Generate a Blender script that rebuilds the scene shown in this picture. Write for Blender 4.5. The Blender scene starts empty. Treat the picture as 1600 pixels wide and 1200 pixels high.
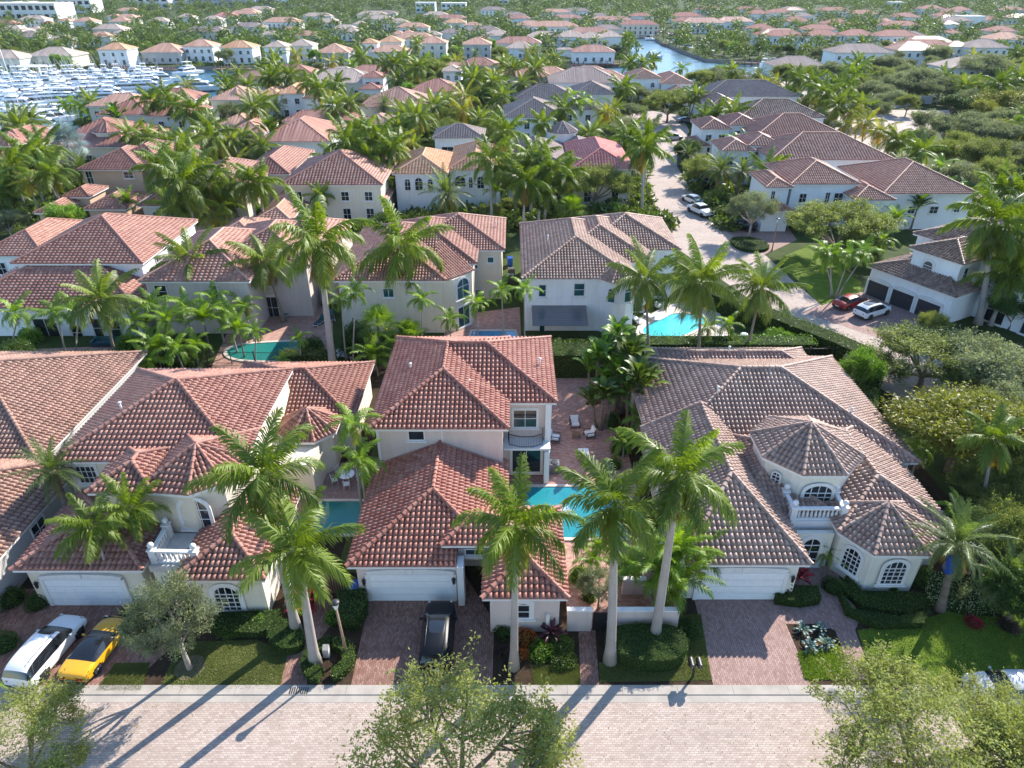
import bpy, bmesh, math, random
import numpy as np
from mathutils import Vector, Matrix, geometry
R = math.radians
rnd = random.Random(7)
sc = bpy.context.scene
col = sc.collection
# ------------------------------------------------------------------ camera, sky, sun, exposure
PITCH, FPX, CAMH = R(30.6), 1080.0, 34.0
SP, CP = math.sin(PITCH), math.cos(PITCH)
cam = bpy.data.cameras.new('camera'); camo = bpy.data.objects.new('camera', cam); col.objects.link(camo)
camo.location = (0, 0, CAMH); camo.rotation_euler = (R(90) - PITCH, 0, 0)
cam.sensor_width = 36; cam.lens = 36 * FPX / 1600; cam.clip_start = .5; cam.clip_end = 6000
sc.camera = camo
SUN_EL, SUN_AZ = R(33.5), R(41)          # azimuth clockwise from +Y
w = bpy.data.worlds.new('World'); sc.world = w; w.use_nodes = True
nt = w.node_tree; nt.nodes.clear()
so = nt.nodes.new('ShaderNodeOutputWorld'); bg = nt.nodes.new('ShaderNodeBackground'); sk = nt.nodes.new('ShaderNodeTexSky')
sk.sky_type = 'NISHITA'; sk.sun_disc = False; sk.sun_elevation = SUN_EL; sk.sun_rotation = SUN_AZ
sk.air_density = 1.0; sk.dust_density = .3; sk.ozone_density = 2.5
bg.inputs[1].default_value = .15
hs_ = nt.nodes.new('ShaderNodeHueSaturation'); hs_.inputs['Saturation'].default_value = 1.08; nt.links.new(sk.outputs[0], hs_.inputs['Color']); nt.links.new(hs_.outputs[0], bg.inputs[0]); nt.links.new(bg.outputs[0], so.inputs[0])
sl = bpy.data.lights.new('sun', 'SUN'); sl.energy = 4.3; sl.angle = R(.5); sl.color = (1, .94, .85)
slo = bpy.data.objects.new('sun', sl); col.objects.link(slo); slo.location = (60, 70, 90)
sd = Vector((math.sin(SUN_AZ) * math.cos(SUN_EL), math.cos(SUN_AZ) * math.cos(SUN_EL), math.sin(SUN_EL)))
slo.rotation_euler = (-sd).to_track_quat('-Z', 'Y').to_euler()
sc.view_settings.view_transform = 'Standard'; sc.view_settings.look = 'None'
sc.view_settings.exposure = 1.3; sc.view_settings.gamma = 1
sc.cycles.max_bounces = 6; sc.cycles.diffuse_bounces = 3; sc.cycles.glossy_bounces = 2; sc.cycles.transmission_bounces = 3
sc.cycles.transparent_max_bounces = 6; sc.cycles.volume_bounces = 0
sc.cycles.use_denoising = True
sc.cycles.sample_clamp_indirect = 6

def G(px, py, z=0.0):
    u = (px - 800) / FPX; v = (py - 600) / FPX
    t = (CAMH - z) / (SP + v * CP)
    return (u * t, t * (CP - v * SP))
def YP(py, z=0.0): return G(800, py, z)[1]
def XP(px, Y, z=0.0):
    t = Y * CP + (CAMH - z) * SP
    return (px - 800) / FPX * t
def ZY(py, Y):
    v = (py - 600) / FPX
    return CAMH - Y * (SP + v * CP) / (CP - v * SP)
def PX(x, y, z=0.0):
    t = y * CP + (CAMH - z) * SP
    return 800 + FPX * x / t, 600 + FPX * (-y * SP + (CAMH - z) * CP) / t

# ------------------------------------------------------------------ objects
def tag(o, label=None, cat=None, group=None, kind=None):
    if label: o['label'] = label
    if cat: o['category'] = cat
    if group: o['group'] = group
    if kind: o['kind'] = kind
    return o
def empty(name, loc=(0, 0, 0), rz=0, label=None, cat=None, group=None, kind=None):
    o = bpy.data.objects.new(name, None); col.objects.link(o)
    o.location = loc; o.rotation_euler = (0, 0, rz); o.empty_display_size = .3
    return tag(o, label, cat, group, kind)
def link(name, me, parent=None, loc=(0, 0, 0), rot=(0, 0, 0), scale=(1, 1, 1)):
    o = bpy.data.objects.new(name, me); col.objects.link(o)
    o.parent = parent; o.location = loc; o.rotation_euler = rot; o.scale = scale
    return o
def copy_tree(o, parent=None):
    c = o.copy(); col.objects.link(c); c.parent = parent
    for ch in o.children: copy_tree(ch, c)
    return c
def npmesh(name, V, F, mats, mi=None, uv=None, colr=None, smooth=False):
    """V (n,3); F (m,4) or (m,3) int"""
    V = np.asarray(V, np.float32); F = np.asarray(F, np.int32)
    me = bpy.data.meshes.new(name); k = F.shape[1]; m = len(F)
    me.vertices.add(len(V)); me.vertices.foreach_set('co', V.ravel())
    me.loops.add(m * k); me.loops.foreach_set('vertex_index', F.ravel())
    me.polygons.add(m); me.polygons.foreach_set('loop_start', np.arange(m, dtype=np.int32) * k)
    if mi is not None: me.polygons.foreach_set('material_index', np.asarray(mi, np.int32))
    if smooth: me.polygons.foreach_set('use_smooth', np.ones(m, dtype=bool))
    if uv is not None:      # per face uv
        l = me.uv_layers.new(name='UVMap'); l.data.foreach_set('uv', np.repeat(np.asarray(uv, np.float32), k, axis=0).ravel())
    if colr is not None:    # per vertex rgba
        a = me.color_attributes.new('Col', 'FLOAT_COLOR', 'POINT'); a.data.foreach_set('color', np.asarray(colr, np.float32).ravel())
    me.update(calc_edges=True); me.validate()
    for mm in (mats if isinstance(mats, (list, tuple)) else [mats]): me.materials.append(mm)
    return me

class MB:
    def __init__(s): s.V = []; s.F = []; s.M = []; s.S = []; s.mi = 0; s.sm = False
    def q(s, pts, flip=False):
        b = len(s.V); s.V += [tuple(p) for p in pts]; f = list(range(b, b + len(pts)))
        if flip: f.reverse()
        s.F.append(f); s.M.append(s.mi); s.S.append(s.sm)
    def idx(s, verts, faces):
        b = len(s.V); s.V += [tuple(p) for p in verts]
        for f in faces: s.F.append([b + i for i in f]); s.M.append(s.mi); s.S.append(s.sm)
    def box(s, x0, y0, z0, x1, y1, z1):
        v = [(x0, y0, z0), (x1, y0, z0), (x1, y1, z0), (x0, y1, z0), (x0, y0, z1), (x1, y0, z1), (x1, y1, z1), (x0, y1, z1)]
        s.idx(v, [(3, 2, 1, 0), (4, 5, 6, 7), (0, 1, 5, 4), (1, 2, 6, 5), (2, 3, 7, 6), (3, 0, 4, 7)])
    def obox(s, c, sx, sy, sz, rz=0, rx=0, ry=0):
        m = Matrix.Translation(c) @ Matrix.Rotation(rz, 4, 'Z') @ Matrix.Rotation(ry, 4, 'Y') @ Matrix.Rotation(rx, 4, 'X')
        v = [m @ Vector((a * sx / 2, b * sy / 2, d * sz / 2)) for d in (-1, 1) for a, b in ((-1, -1), (1, -1), (1, 1), (-1, 1))]
        s.idx(v, [(3, 2, 1, 0), (4, 5, 6, 7), (0, 1, 5, 4), (1, 2, 6, 5), (2, 3, 7, 6), (3, 0, 4, 7)])
    def prism(s, poly, z0, z1, bottom=False):
        n = len(poly)
        a = sum(poly[i][0] * poly[(i + 1) % n][1] - poly[(i + 1) % n][0] * poly[i][1] for i in range(n))
        if a < 0: poly = poly[::-1]
        v = [(x, y, z0) for x, y in poly] + [(x, y, z1) for x, y in poly]
        f = [[n + i for i in range(n)]] + [[i, (i + 1) % n, n + (i + 1) % n, n + i] for i in range(n)]
        if bottom: f.append([n - 1 - i for i in range(n)])
        s.idx(v, f)
    def tube(s, pts, rad, n=8, caps=True):
        pts = [Vector(p) for p in pts]
        if not hasattr(rad, '__len__'): rad = [rad] * len(pts)
        rings = []
        up = Vector((0, 0, 1))
        for i, p in enumerate(pts):
            d = (pts[min(i + 1, len(pts) - 1)] - pts[max(i - 1, 0)]).normalized()
            a = up if abs(d.z) < .95 else Vector((1, 0, 0))
            x = d.cross(a).normalized(); y = d.cross(x).normalized()
            rings.append([p + (x * math.cos(2 * math.pi * k / n) + y * math.sin(2 * math.pi * k / n)) * rad[i] for k in range(n)])
        f = []
        for i in range(len(pts) - 1):
            for k in range(n):
                f.append((i * n + k, i * n + (k + 1) % n, (i + 1) * n + (k + 1) % n, (i + 1) * n + k))
        if caps:
            f.append(list(range(n))[::-1]); f.append([(len(pts) - 1) * n + k for k in range(n)])
        sm = s.sm; s.sm = True; s.idx([v for r in rings for v in r], f); s.sm = sm
    def lathe(s, prof, c=(0, 0, 0), n=12, sx=1, sy=1):
        v = []; f = []
        for r, z in prof:
            for k in range(n):
                a = 2 * math.pi * k / n; v.append((c[0] + r * sx * math.cos(a), c[1] + r * sy * math.sin(a), c[2] + z))
        for i in range(len(prof) - 1):
            for k in range(n): f.append((i * n + k, i * n + (k + 1) % n, (i + 1) * n + (k + 1) % n, (i + 1) * n + k))
        f.append([(len(prof) - 1) * n + k for k in range(n)]); f.append(list(range(n))[::-1])
        sm = s.sm; s.sm = True; s.idx(v, f); s.sm = sm
    def mesh(s, name, mats):
        me = bpy.data.meshes.new(name); me.from_pydata(s.V, [], s.F)
        for m in (mats if isinstance(mats, (list, tuple)) else [mats]):
            if m: me.materials.append(m)
        me.polygons.foreach_set('material_index', s.M); me.polygons.foreach_set('use_smooth', s.S)
        me.update(); return me
    def build(s, name, mats, parent=None, **k): return link(name, s.mesh(name, mats), parent, **k)

# ------------------------------------------------------------------ materials
class NT:
    def __init__(s, name):
        s.m = bpy.data.materials.new(name); s.m.use_nodes = True; s.t = s.m.node_tree; s.t.nodes.clear()
        s.out = s.n('ShaderNodeOutputMaterial')
    def n(s, ty, **k):
        x = s.t.nodes.new(ty)
        for a, b in k.items(): setattr(x, a, b)
        return x
    def l(s, a, b): s.t.links.new(a, b)
    def ramp(s, fac, stops, interp='LINEAR'):
        r = s.n('ShaderNodeValToRGB'); r.color_ramp.interpolation = interp; e = r.color_ramp.elements
        while len(e) < len(stops): e.new(.5)
        for i, (p, c) in enumerate(stops): e[i].position = p; e[i].color = (*c, 1) if len(c) == 3 else c
        s.l(fac, r.inputs[0]); return r.outputs[0]
    def noise(s, scale, detail=4, vec=None, rough=.55):
        n = s.n('ShaderNodeTexNoise'); n.inputs['Scale'].default_value = scale; n.inputs['Detail'].default_value = detail
        n.inputs['Roughness'].default_value = rough
        if vec: s.l(vec, n.inputs['Vector'])
        return n.outputs[0]
    def mix(s, f, a, b, mode='MIX'):
        m = s.n('ShaderNodeMix', data_type='RGBA', blend_type=mode)
        for i, x in ((0, f), (6, a), (7, b)):
            if isinstance(x, (int, float)): m.inputs[i].default_value = x
            elif isinstance(x, tuple): m.inputs[i].default_value = (*x, 1)
            else: s.l(x, m.inputs[i])
        return m.outputs[2]
    def bsdf(s, colr, rough=.8, spec=.3, metal=0, bump=None, bs=.3, bd=.02, coat=0, out=True, trans=0):
        b = s.n('ShaderNodeBsdfPrincipled')
        if isinstance(colr, tuple): b.inputs['Base Color'].default_value = (*colr, 1)
        else: s.l(colr, b.inputs['Base Color'])
        if isinstance(rough, (int, float)): b.inputs['Roughness'].default_value = rough
        else: s.l(rough, b.inputs['Roughness'])
        b.inputs['Specular IOR Level'].default_value = spec; b.inputs['Metallic'].default_value = metal
        b.inputs['Coat Weight'].default_value = coat; b.inputs['Coat Roughness'].default_value = .05
        b.inputs['Transmission Weight'].default_value = trans
        if bump is not None:
            u = s.n('ShaderNodeBump'); u.inputs['Strength'].default_value = bs; u.inputs['Distance'].default_value = bd
            s.l(bump, u.inputs['Height']); s.l(u.outputs[0], b.inputs['Normal'])
        if out: s.l(b.outputs[0], s.out.inputs[0])
        return b
    def pos(s):
        return s.n('ShaderNodeNewGeometry').outputs['Position']
def simple(name, c, rough=.6, spec=.4, metal=0, coat=0, var=.12, sc_=3.0):
    t = NT(name)
    n = t.noise(sc_, 5, t.pos())
    c2 = tuple(max(0, x * (1 - var)) for x in c); c3 = tuple(min(1, x * (1 + var * .7)) for x in c)
    t.bsdf(t.ramp(n, [(.3, c2), (.7, c3)]), rough, spec, metal, coat=coat)
    return t.m
def stucco(name, c):
    t = NT(name); p = t.pos()
    big = t.noise(.35, 5, p); fine = t.noise(24, 3, p)
    mp = t.n('ShaderNodeMapping'); mp.inputs['Scale'].default_value = (1.2, 1.2, .12); t.l(p, mp.inputs[0])
    streak = t.noise(2.2, 5, mp.outputs[0])
    a = t.ramp(big, [(.3, tuple(x * .88 for x in c)), (.7, c)])
    b = t.mix(t.ramp(streak, [(.48, (0, 0, 0)), (.78, (.5, .5, .5))]), a, tuple(x * .72 for x in c))
    t.bsdf(b, .9, .2, bump=fine, bs=.25, bd=.01)
    return t.m
def roofmat(name, cols, weather=(.10, .075, .06), wamt=.5, rg=.55, sp=.3):
    t = NT(name)
    uv = t.n('ShaderNodeUVMap'); wn = t.n('ShaderNodeTexWhiteNoise', noise_dimensions='2D'); t.l(uv.outputs[0], wn.inputs['Vector'])
    p = t.pos()
    st = [(i / (len(cols) - 1), c) for i, c in enumerate(cols)]
    base = t.ramp(wn.outputs[0], st)
    big = t.noise(.45, 6, p, .65)
    fine = t.noise(9, 4, p)
    base = t.mix(t.ramp(big, [(.42, (0, 0, 0)), (.72, (wamt, wamt, wamt))]), base, weather)
    base = t.mix(t.ramp(fine, [(.35, (0, 0, 0)), (.7, (.3, .3, .3))]), base, tuple(min(1, x * 1.5) for x in cols[-1]))
    t.bsdf(base, rg, sp, bump=fine, bs=.3, bd=.01)
    return t.m
def leafmat(name, dark, light, old=(.35, .22, .05), oldamt=.0, trans=.42, rough=.45, spec=.35, tr=None):
    t = NT(name)
    a = t.n('ShaderNodeVertexColor', layer_name='Col'); sp = t.n('ShaderNodeSeparateColor'); t.l(a.outputs[0], sp.inputs[0])
    oi = t.n('ShaderNodeObjectInfo')
    f = t.n('ShaderNodeMath', operation='MULTIPLY_ADD'); t.l(oi.outputs['Random'], f.inputs[0]); f.inputs[1].default_value = .35
    t.l(sp.outputs[0], f.inputs[2])
    c = t.ramp(f.outputs[0], [(.15, dark), (.95, light)])
    if oldamt > 0:
        c = t.mix(t.ramp(sp.outputs[2], [(1 - oldamt, (0, 0, 0)), (1.0, (1, 1, 1))]), c, old)
    b = t.bsdf(c, rough, spec, out=False)
    tl = t.n('ShaderNodeBsdfTranslucent')
    c2 = t.mix(1.0, c, tr or (1.25, 1.3, .45), 'MULTIPLY')
    t.l(c2, tl.inputs[0])
    ms = t.n('ShaderNodeMixShader'); ms.inputs[0].default_value = trans
    t.l(b.outputs[0], ms.inputs[1]); t.l(tl.outputs[0], ms.inputs[2]); t.l(ms.outputs[0], t.out.inputs[0])
    return t.m
def paver(name, cols, mortar, bw=.22, bh=.11, rot=0.0, big=.35, rough=.85, msize=.012):
    t = NT(name); p = t.pos()
    mp = t.n('ShaderNodeMapping'); mp.inputs['Rotation'].default_value = (0, 0, rot); t.l(p, mp.inputs[0])
    b = t.n('ShaderNodeTexBrick'); t.l(mp.outputs[0], b.inputs['Vector'])
    b.inputs['Scale'].default_value = 1; b.inputs['Brick Width'].default_value = bw; b.inputs['Row Height'].default_value = bh
    b.inputs['Mortar Size'].default_value = msize; b.inputs['Mortar Smooth'].default_value = .2
    b.inputs['Color1'].default_value = (0, 0, 0, 1); b.inputs['Color2'].default_value = (1, 1, 1, 1); b.inputs['Mortar'].default_value = (.5, .5, .5, 1)
    br = t.ramp(b.outputs[0], [(i / (len(cols) - 1), c) for i, c in enumerate(cols)])
    n = t.noise(big, 6, p, .6); n2 = t.noise(big * 7, 5, p)
    br = t.mix(t.ramp(n, [(.35, (0, 0, 0)), (.75, (.35, .35, .35))]), br, tuple(x * .62 for x in cols[0]))
    br = t.mix(t.ramp(n2, [(.45, (0, 0, 0)), (.75, (.3, .3, .3))]), br, cols[-1])
    mp2 = t.n('ShaderNodeMapping'); mp2.inputs['Scale'].default_value = (.06, .9, 1); t.l(p, mp2.inputs[0])
    tr = t.noise(1.3, 4, mp2.outputs[0]); sp = t.noise(2.3, 2, p)
    br = t.mix(t.ramp(tr, [(.5, (0, 0, 0)), (.72, (.22, .22, .22))]), br, tuple(x * .5 for x in cols[0]))
    br = t.mix(t.ramp(sp, [(.70, (0, 0, 0)), (.76, (.45, .45, .45))]), br, tuple(x * .4 for x in cols[0]))
    c = t.mix(b.outputs['Fac'], br, mortar)
    t.bsdf(c, rough, .25, bump=t.mix(b.outputs['Fac'], (1, 1, 1), (0, 0, 0)), bs=.5, bd=.01)
    return t.m
def grassmat(name, a, b, c, s1=1.2):
    t = NT(name); p = t.pos()
    n1 = t.noise(s1, 6, p, .7); n2 = t.noise(18, 4, p)
    x = t.ramp(n1, [(.3, a), (.55, b), (.8, c)])
    x = t.mix(t.ramp(n2, [(.4, (0, 0, 0)), (.7, (.5, .5, .5))]), x, tuple(q * .45 for q in a))
    t.bsdf(x, .9, .1, bump=n2, bs=.9, bd=.05)
    return t.m
def watermat(name, c, rough=.04, bump=.15, sc_=3, deep=None, metal=0):
    t = NT(name); p = t.pos()
    n = t.noise(sc_, 3, p); m = t.noise(.12 * sc_, 3, p)
    t.bsdf(t.ramp(m, [(.3, deep or tuple(x * .7 for x in c)), (.7, c)]), rough, .5, bump=n, bs=bump, bd=.05)
    return t.m
M = {}
M['trim'] = stucco('white_trim', (.74, .72, .69))
M['wall_A'] = stucco('wall_blush_stucco', (.66, .55, .49)); M['wall_cream'] = stucco('wall_cream_stucco', (.70, .63, .50))
M['wall_white'] = stucco('wall_white_stucco', (.80, .80, .79)); M['wall_tan'] = stucco('wall_tan_stucco', (.55, .40, .29))
M['wall_ivory'] = stucco('wall_ivory_stucco', (.74, .70, .60)); M['wall_far'] = stucco('wall_far_stucco', (.80, .78, .74))
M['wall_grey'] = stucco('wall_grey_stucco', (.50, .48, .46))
M['roof_A'] = roofmat('roof_rose_terracotta', [(.215, .065, .043), (.282, .098, .069), (.331, .136, .098), (.397, .197, .144)], (.15, .060, .048), .287)
M['roof_B'] = roofmat('roof_B_tiles', [(.207, .077, .055), (.265, .112, .081), (.315, .150, .110), (.381, .201, .151)], (.17, .09, .07), 0.4)
M['roof_C'] = roofmat('roof_C_tiles', [(.205, .117, .087), (.279, .172, .130), (.354, .230, .178), (.437, .309, .247)], (.12, .08, .07), 0.45)
M['roof_L'] = roofmat('roof_L_tiles', [(.170, .090, .064), (.260, .140, .102), (.330, .184, .136), (.410, .252, .187)], (.10, .07, .055), 0.5)
M['roof_E'] = roofmat('roof_E_tiles', [(.216, .114, .080), (.294, .167, .120), (.372, .229, .168), (.470, .326, .248)], (.12, .08, .065), 0.45)
M['roof_D'] = roofmat('roof_D_tiles', [(.116, .060, .044), (.179, .101, .076), (.263, .161, .123), (.389, .267, .212)], (.07, .05, .042), 0.5)
M['roof_F'] = roofmat('roof_F_tiles', [(.239, .095, .061), (.313, .138, .094), (.377, .189, .135), (.451, .258, .197)], (.16, .08, .06), 0.4)
M['roof_salmon'] = roofmat('roof_salmon', [(.377, .197, .139), (.476, .271, .197), (.541, .344, .262)], (.328, .205, .148), .328, .85, .1)
M['roof_orange'] = roofmat('roof_orange', [(.410, .197, .107), (.508, .271, .156), (.590, .377, .246)], (.344, .230, .164), .328, .85, .1)
M['roof_beige'] = roofmat('roof_beige', [(.344, .254, .205), (.426, .328, .271), (.492, .402, .336)], (.262, .197, .164), .328, .85, .1)
M['roof_pink'] = roofmat('roof_pink', [(.394, .131, .123), (.476, .180, .164), (.525, .279, .246)], (.328, .180, .164), .246, .85, .1)
M['roof_grey'] = roofmat('roof_grey', [(.205, .156, .139), (.279, .221, .197), (.344, .279, .254)], (.148, .115, .107), .410, .85, .1)
M['roof_redrow'] = roofmat('roof_redrow', [(.279, .123, .098), (.344, .164, .131), (.394, .213, .172)], (.230, .123, .098), .328, .85, .1)
g = NT('window_glass'); g.bsdf(g.ramp(g.noise(.5, 2, g.pos()), [(.35, (.008, .010, .013)), (.7, (.035, .045, .055))]), .06, .6); M['glass'] = g.m
g = NT('teal_window_glass'); g.bsdf(g.ramp(g.noise(.5, 2, g.pos()), [(.35, (.01, .045, .055)), (.7, (.03, .12, .13))]), .06, .6); M['glass_teal'] = g.m
M['door_white'] = simple('garage_door_white', (.78, .78, .77), .5, .3, var=.04)
M['door_dark'] = simple('garage_door_dark', (.035, .035, .04), .5)
M['wood'] = simple('wood', (.20, .11, .06), .7); M['iron'] = simple('iron', (.02, .02, .022), .45, .5)
M['plain'] = simple('beige_panel', (.52, .45, .38), .8)
M['concrete'] = simple('concrete', (.50, .47, .43), .9, .2, sc_=1.5, var=.2)
M['dock'] = simple('dock_wood', (.22, .13, .09), .85, .2); M['seawall'] = simple('seawall', (.26, .23, .20), .9, .2)
M['road'] = paver('street_pavers', [(.36, .275, .23), (.44, .345, .295), (.50, .41, .355)], (.26, .21, .18), .24, .12, 0)
M['drive'] = paver('driveway_pavers', [(.20, .095, .07), (.29, .15, .115), (.36, .22, .175)], (.13, .08, .06), .24, .12, R(90))
M['drive2'] = paver('grey_rose_pavers', [(.26, .155, .13), (.34, .215, .185), (.40, .27, .235)], (.17, .115, .10), .24, .12, R(90))
M['patio'] = paver('patio_pavers', [(.34, .17, .13), (.44, .25, .20), (.52, .34, .28)], (.26, .16, .13), .3, .15, 0)
M['deck'] = simple('pool_deck_stone', (.58, .50, .43), .85, .2)
M['curb'] = simple('curb_concrete', (.37, .33, .29), .9, .2, sc_=1.2, var=.16)
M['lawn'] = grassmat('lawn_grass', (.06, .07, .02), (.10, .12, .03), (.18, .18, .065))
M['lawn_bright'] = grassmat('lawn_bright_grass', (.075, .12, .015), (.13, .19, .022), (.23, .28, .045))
M['ground'] = grassmat('ground_cover', (.03, .05, .014), (.06, .085, .022), (.12, .12, .05), .25)
M['mulch'] = grassmat('mulch', (.035, .022, .014), (.06, .04, .025), (.09, .065, .04), 2)
M['gravel'] = simple('river_gravel', (.27, .21, .16), .9, .2, sc_=30, var=.5)
M['pool'] = watermat('pool_water', (.025, .25, .28), .05, .3, 3, (.015, .19, .23))
M['pool_green'] = watermat('pool_water_green', (.02, .20, .17), .05, .2, 3, (.015, .16, .14))
M['pool_blue'] = watermat('pool_water_blue', (.03, .24, .42), .05, .2, 3)
M['pool_aqua'] = watermat('pool_water_aqua', (.07, .50, .53), .05, .5, 4, (.04, .40, .45))
M['canal'] = watermat('canal_water', (.03, .12, .17), .3, .8, .8, (.012, .06, .09))
M['white'] = simple('white_gelcoat', (.80, .80, .80), .3, .5, var=.03); M['rubber'] = simple('rubber', (.02, .02, .02), .8)
M['rim'] = simple('alloy', (.35, .35, .36), .3, .5, .8); M['blackrim'] = simple('black_alloy', (.03, .03, .03), .3)
M['carglass'] = simple('car_glass', (.012, .014, .017), .05, .7)
M['red_lens'] = simple('red_lens', (.35, .01, .01), .2); M['clear_lens'] = simple('clear_lens', (.6, .6, .6), .15)
for n_, c_ in dict(white=(.78, .78, .78), yellow=(.72, .36, .01), black=(.006, .007, .010), red=(.28, .008, .012), silver=(.42, .43, .45), grey=(.12, .12, .13), green=(.02, .16, .13)).items():
    M['paint_' + n_] = simple('paint_' + n_, c_, .28 if n_ != 'black' else .4, .5 if n_ != 'black' else .25, coat=.8 if n_ != 'black' else 0, var=.02)
M['bark_royal'] = None
def trunkmat(name, a, b, ring=9.0):
    t = NT(name); tc = t.n('ShaderNodeTexCoord'); p = t.pos()
    wv = t.n('ShaderNodeTexWave', wave_type='BANDS', bands_direction='Z'); wv.inputs['Scale'].default_value = ring / 6.28; wv.inputs['Distortion'].default_value = 1.2
    t.l(p, wv.inputs['Vector'])
    c = t.mix(t.noise(1.6, 5, p), a, b)
    c = t.mix(t.ramp(wv.outputs[0], [(0, (.35, .35, .35)), (.35, (0, 0, 0))]), c, tuple(x * .6 for x in a))
    t.bsdf(c, .85, .2, bump=wv.outputs[0], bs=.3, bd=.02)
    return t.m
M['bark_royal'] = trunkmat('royal_palm_bark', (.27, .235, .205), (.43, .385, .345), 12)
M['bark_coco'] = trunkmat('coconut_palm_bark', (.22, .17, .13), (.34, .28, .22), 26)
M['bark'] = trunkmat('tree_bark', (.14, .105, .08), (.25, .20, .16), 3)
M['bark_pale'] = trunkmat('pale_tree_bark', (.30, .25, .21), (.42, .36, .31), 3)
M['shaft'] = leafmat('crownshaft_green', (.10, .20, .03), (.18, .30, .05), trans=.0, rough=.35)
M['leaf_royal'] = leafmat('royal_palm_leaf', (.034, .066, .008), (.165, .23, .026), (.34, .20, .05), .12, trans=.38, tr=(1.6, 1.6, .3))
M['leaf_coco'] = leafmat('coconut_palm_leaf', (.055, .095, .014), (.20, .26, .045), (.42, .27, .06), .22, tr=(1.5, 1.45, .35))
M['leaf_adon'] = leafmat('small_palm_leaf', (.050, .105, .010), (.20, .31, .032), (.40, .30, .05), .10, tr=(1.5, 1.5, .3))
M['leaf_yellow'] = leafmat('yellowing_palm_leaf', (.08, .12, .015), (.26, .27, .04), (.55, .36, .03), .45, tr=(1.5, 1.4, .3))
M['leaf_date'] = leafmat('date_palm_leaf', (.045, .075, .025), (.14, .19, .06), (.42, .26, .05), .18)
M['leaf_blue'] = leafmat('blue_palm_leaf', (.16, .22, .21), (.34, .42, .40), (.4, .35, .2), .1, trans=.2, tr=(1, 1, .9))
M['leaf_oak'] = leafmat('oak_leaf', (.075, .095, .025), (.25, .29, .085), trans=.4, rough=.6, spec=.2, tr=(1.3, 1.3, .5))
M['leaf_feather'] = leafmat('feathery_olive_leaf', (.10, .125, .03), (.33, .36, .11), trans=.45, rough=.6, spec=.2, tr=(1.3, 1.3, .5))
M['leaf_grey'] = leafmat('grey_green_leaf', (.09, .11, .055), (.27, .30, .165), trans=.35, rough=.65, spec=.15, tr=(1.1, 1.1, .6))
M['leaf_olive'] = leafmat('olive_gold_leaf', (.09, .10, .02), (.26, .26, .05), trans=.35, spec=.15)
M['leaf_dark'] = leafmat('dark_leaf', (.025, .055, .012), (.09, .15, .035), trans=.3, spec=.2)
M['leaf_hedge'] = leafmat('hedge_leaf', (.035, .065, .010), (.13, .19, .025), trans=.3)
M['leaf_lime'] = leafmat('lime_leaf', (.06, .13, .012), (.20, .34, .035), trans=.35)
M['leaf_red'] = leafmat('red_leaf', (.10, .008, .015), (.42, .03, .05), trans=.3, tr=(1.3, .5, .5))
M['leaf_orange'] = leafmat('orange_leaf', (.22, .05, .01), (.55, .16, .03), trans=.3, tr=(1.3, .8, .4))
M['leaf_purple'] = leafmat('purple_leaf', (.03, .012, .02), (.10, .03, .045), trans=.2, tr=(1.2, .7, .7))
M['leaf_variegated'] = leafmat('variegated_leaf', (.12, .16, .06), (.42, .46, .24), trans=.2)
M['leaf_agave'] = leafmat('agave_leaf', (.05, .10, .09), (.12, .20, .18), trans=.1, tr=(1, 1, 1))
M['grass_blade'] = leafmat('grass_blade', (.07, .085, .02), (.20, .22, .06), trans=.3)
M['grass_blade_bright'] = leafmat('bright_grass_blade', (.09, .15, .015), (.24, .33, .04), trans=.3)
M['far_leaf'] = leafmat('far_leaf', (.022, .048, .014), (.14, .19, .045), trans=.3, spec=.15)
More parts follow.
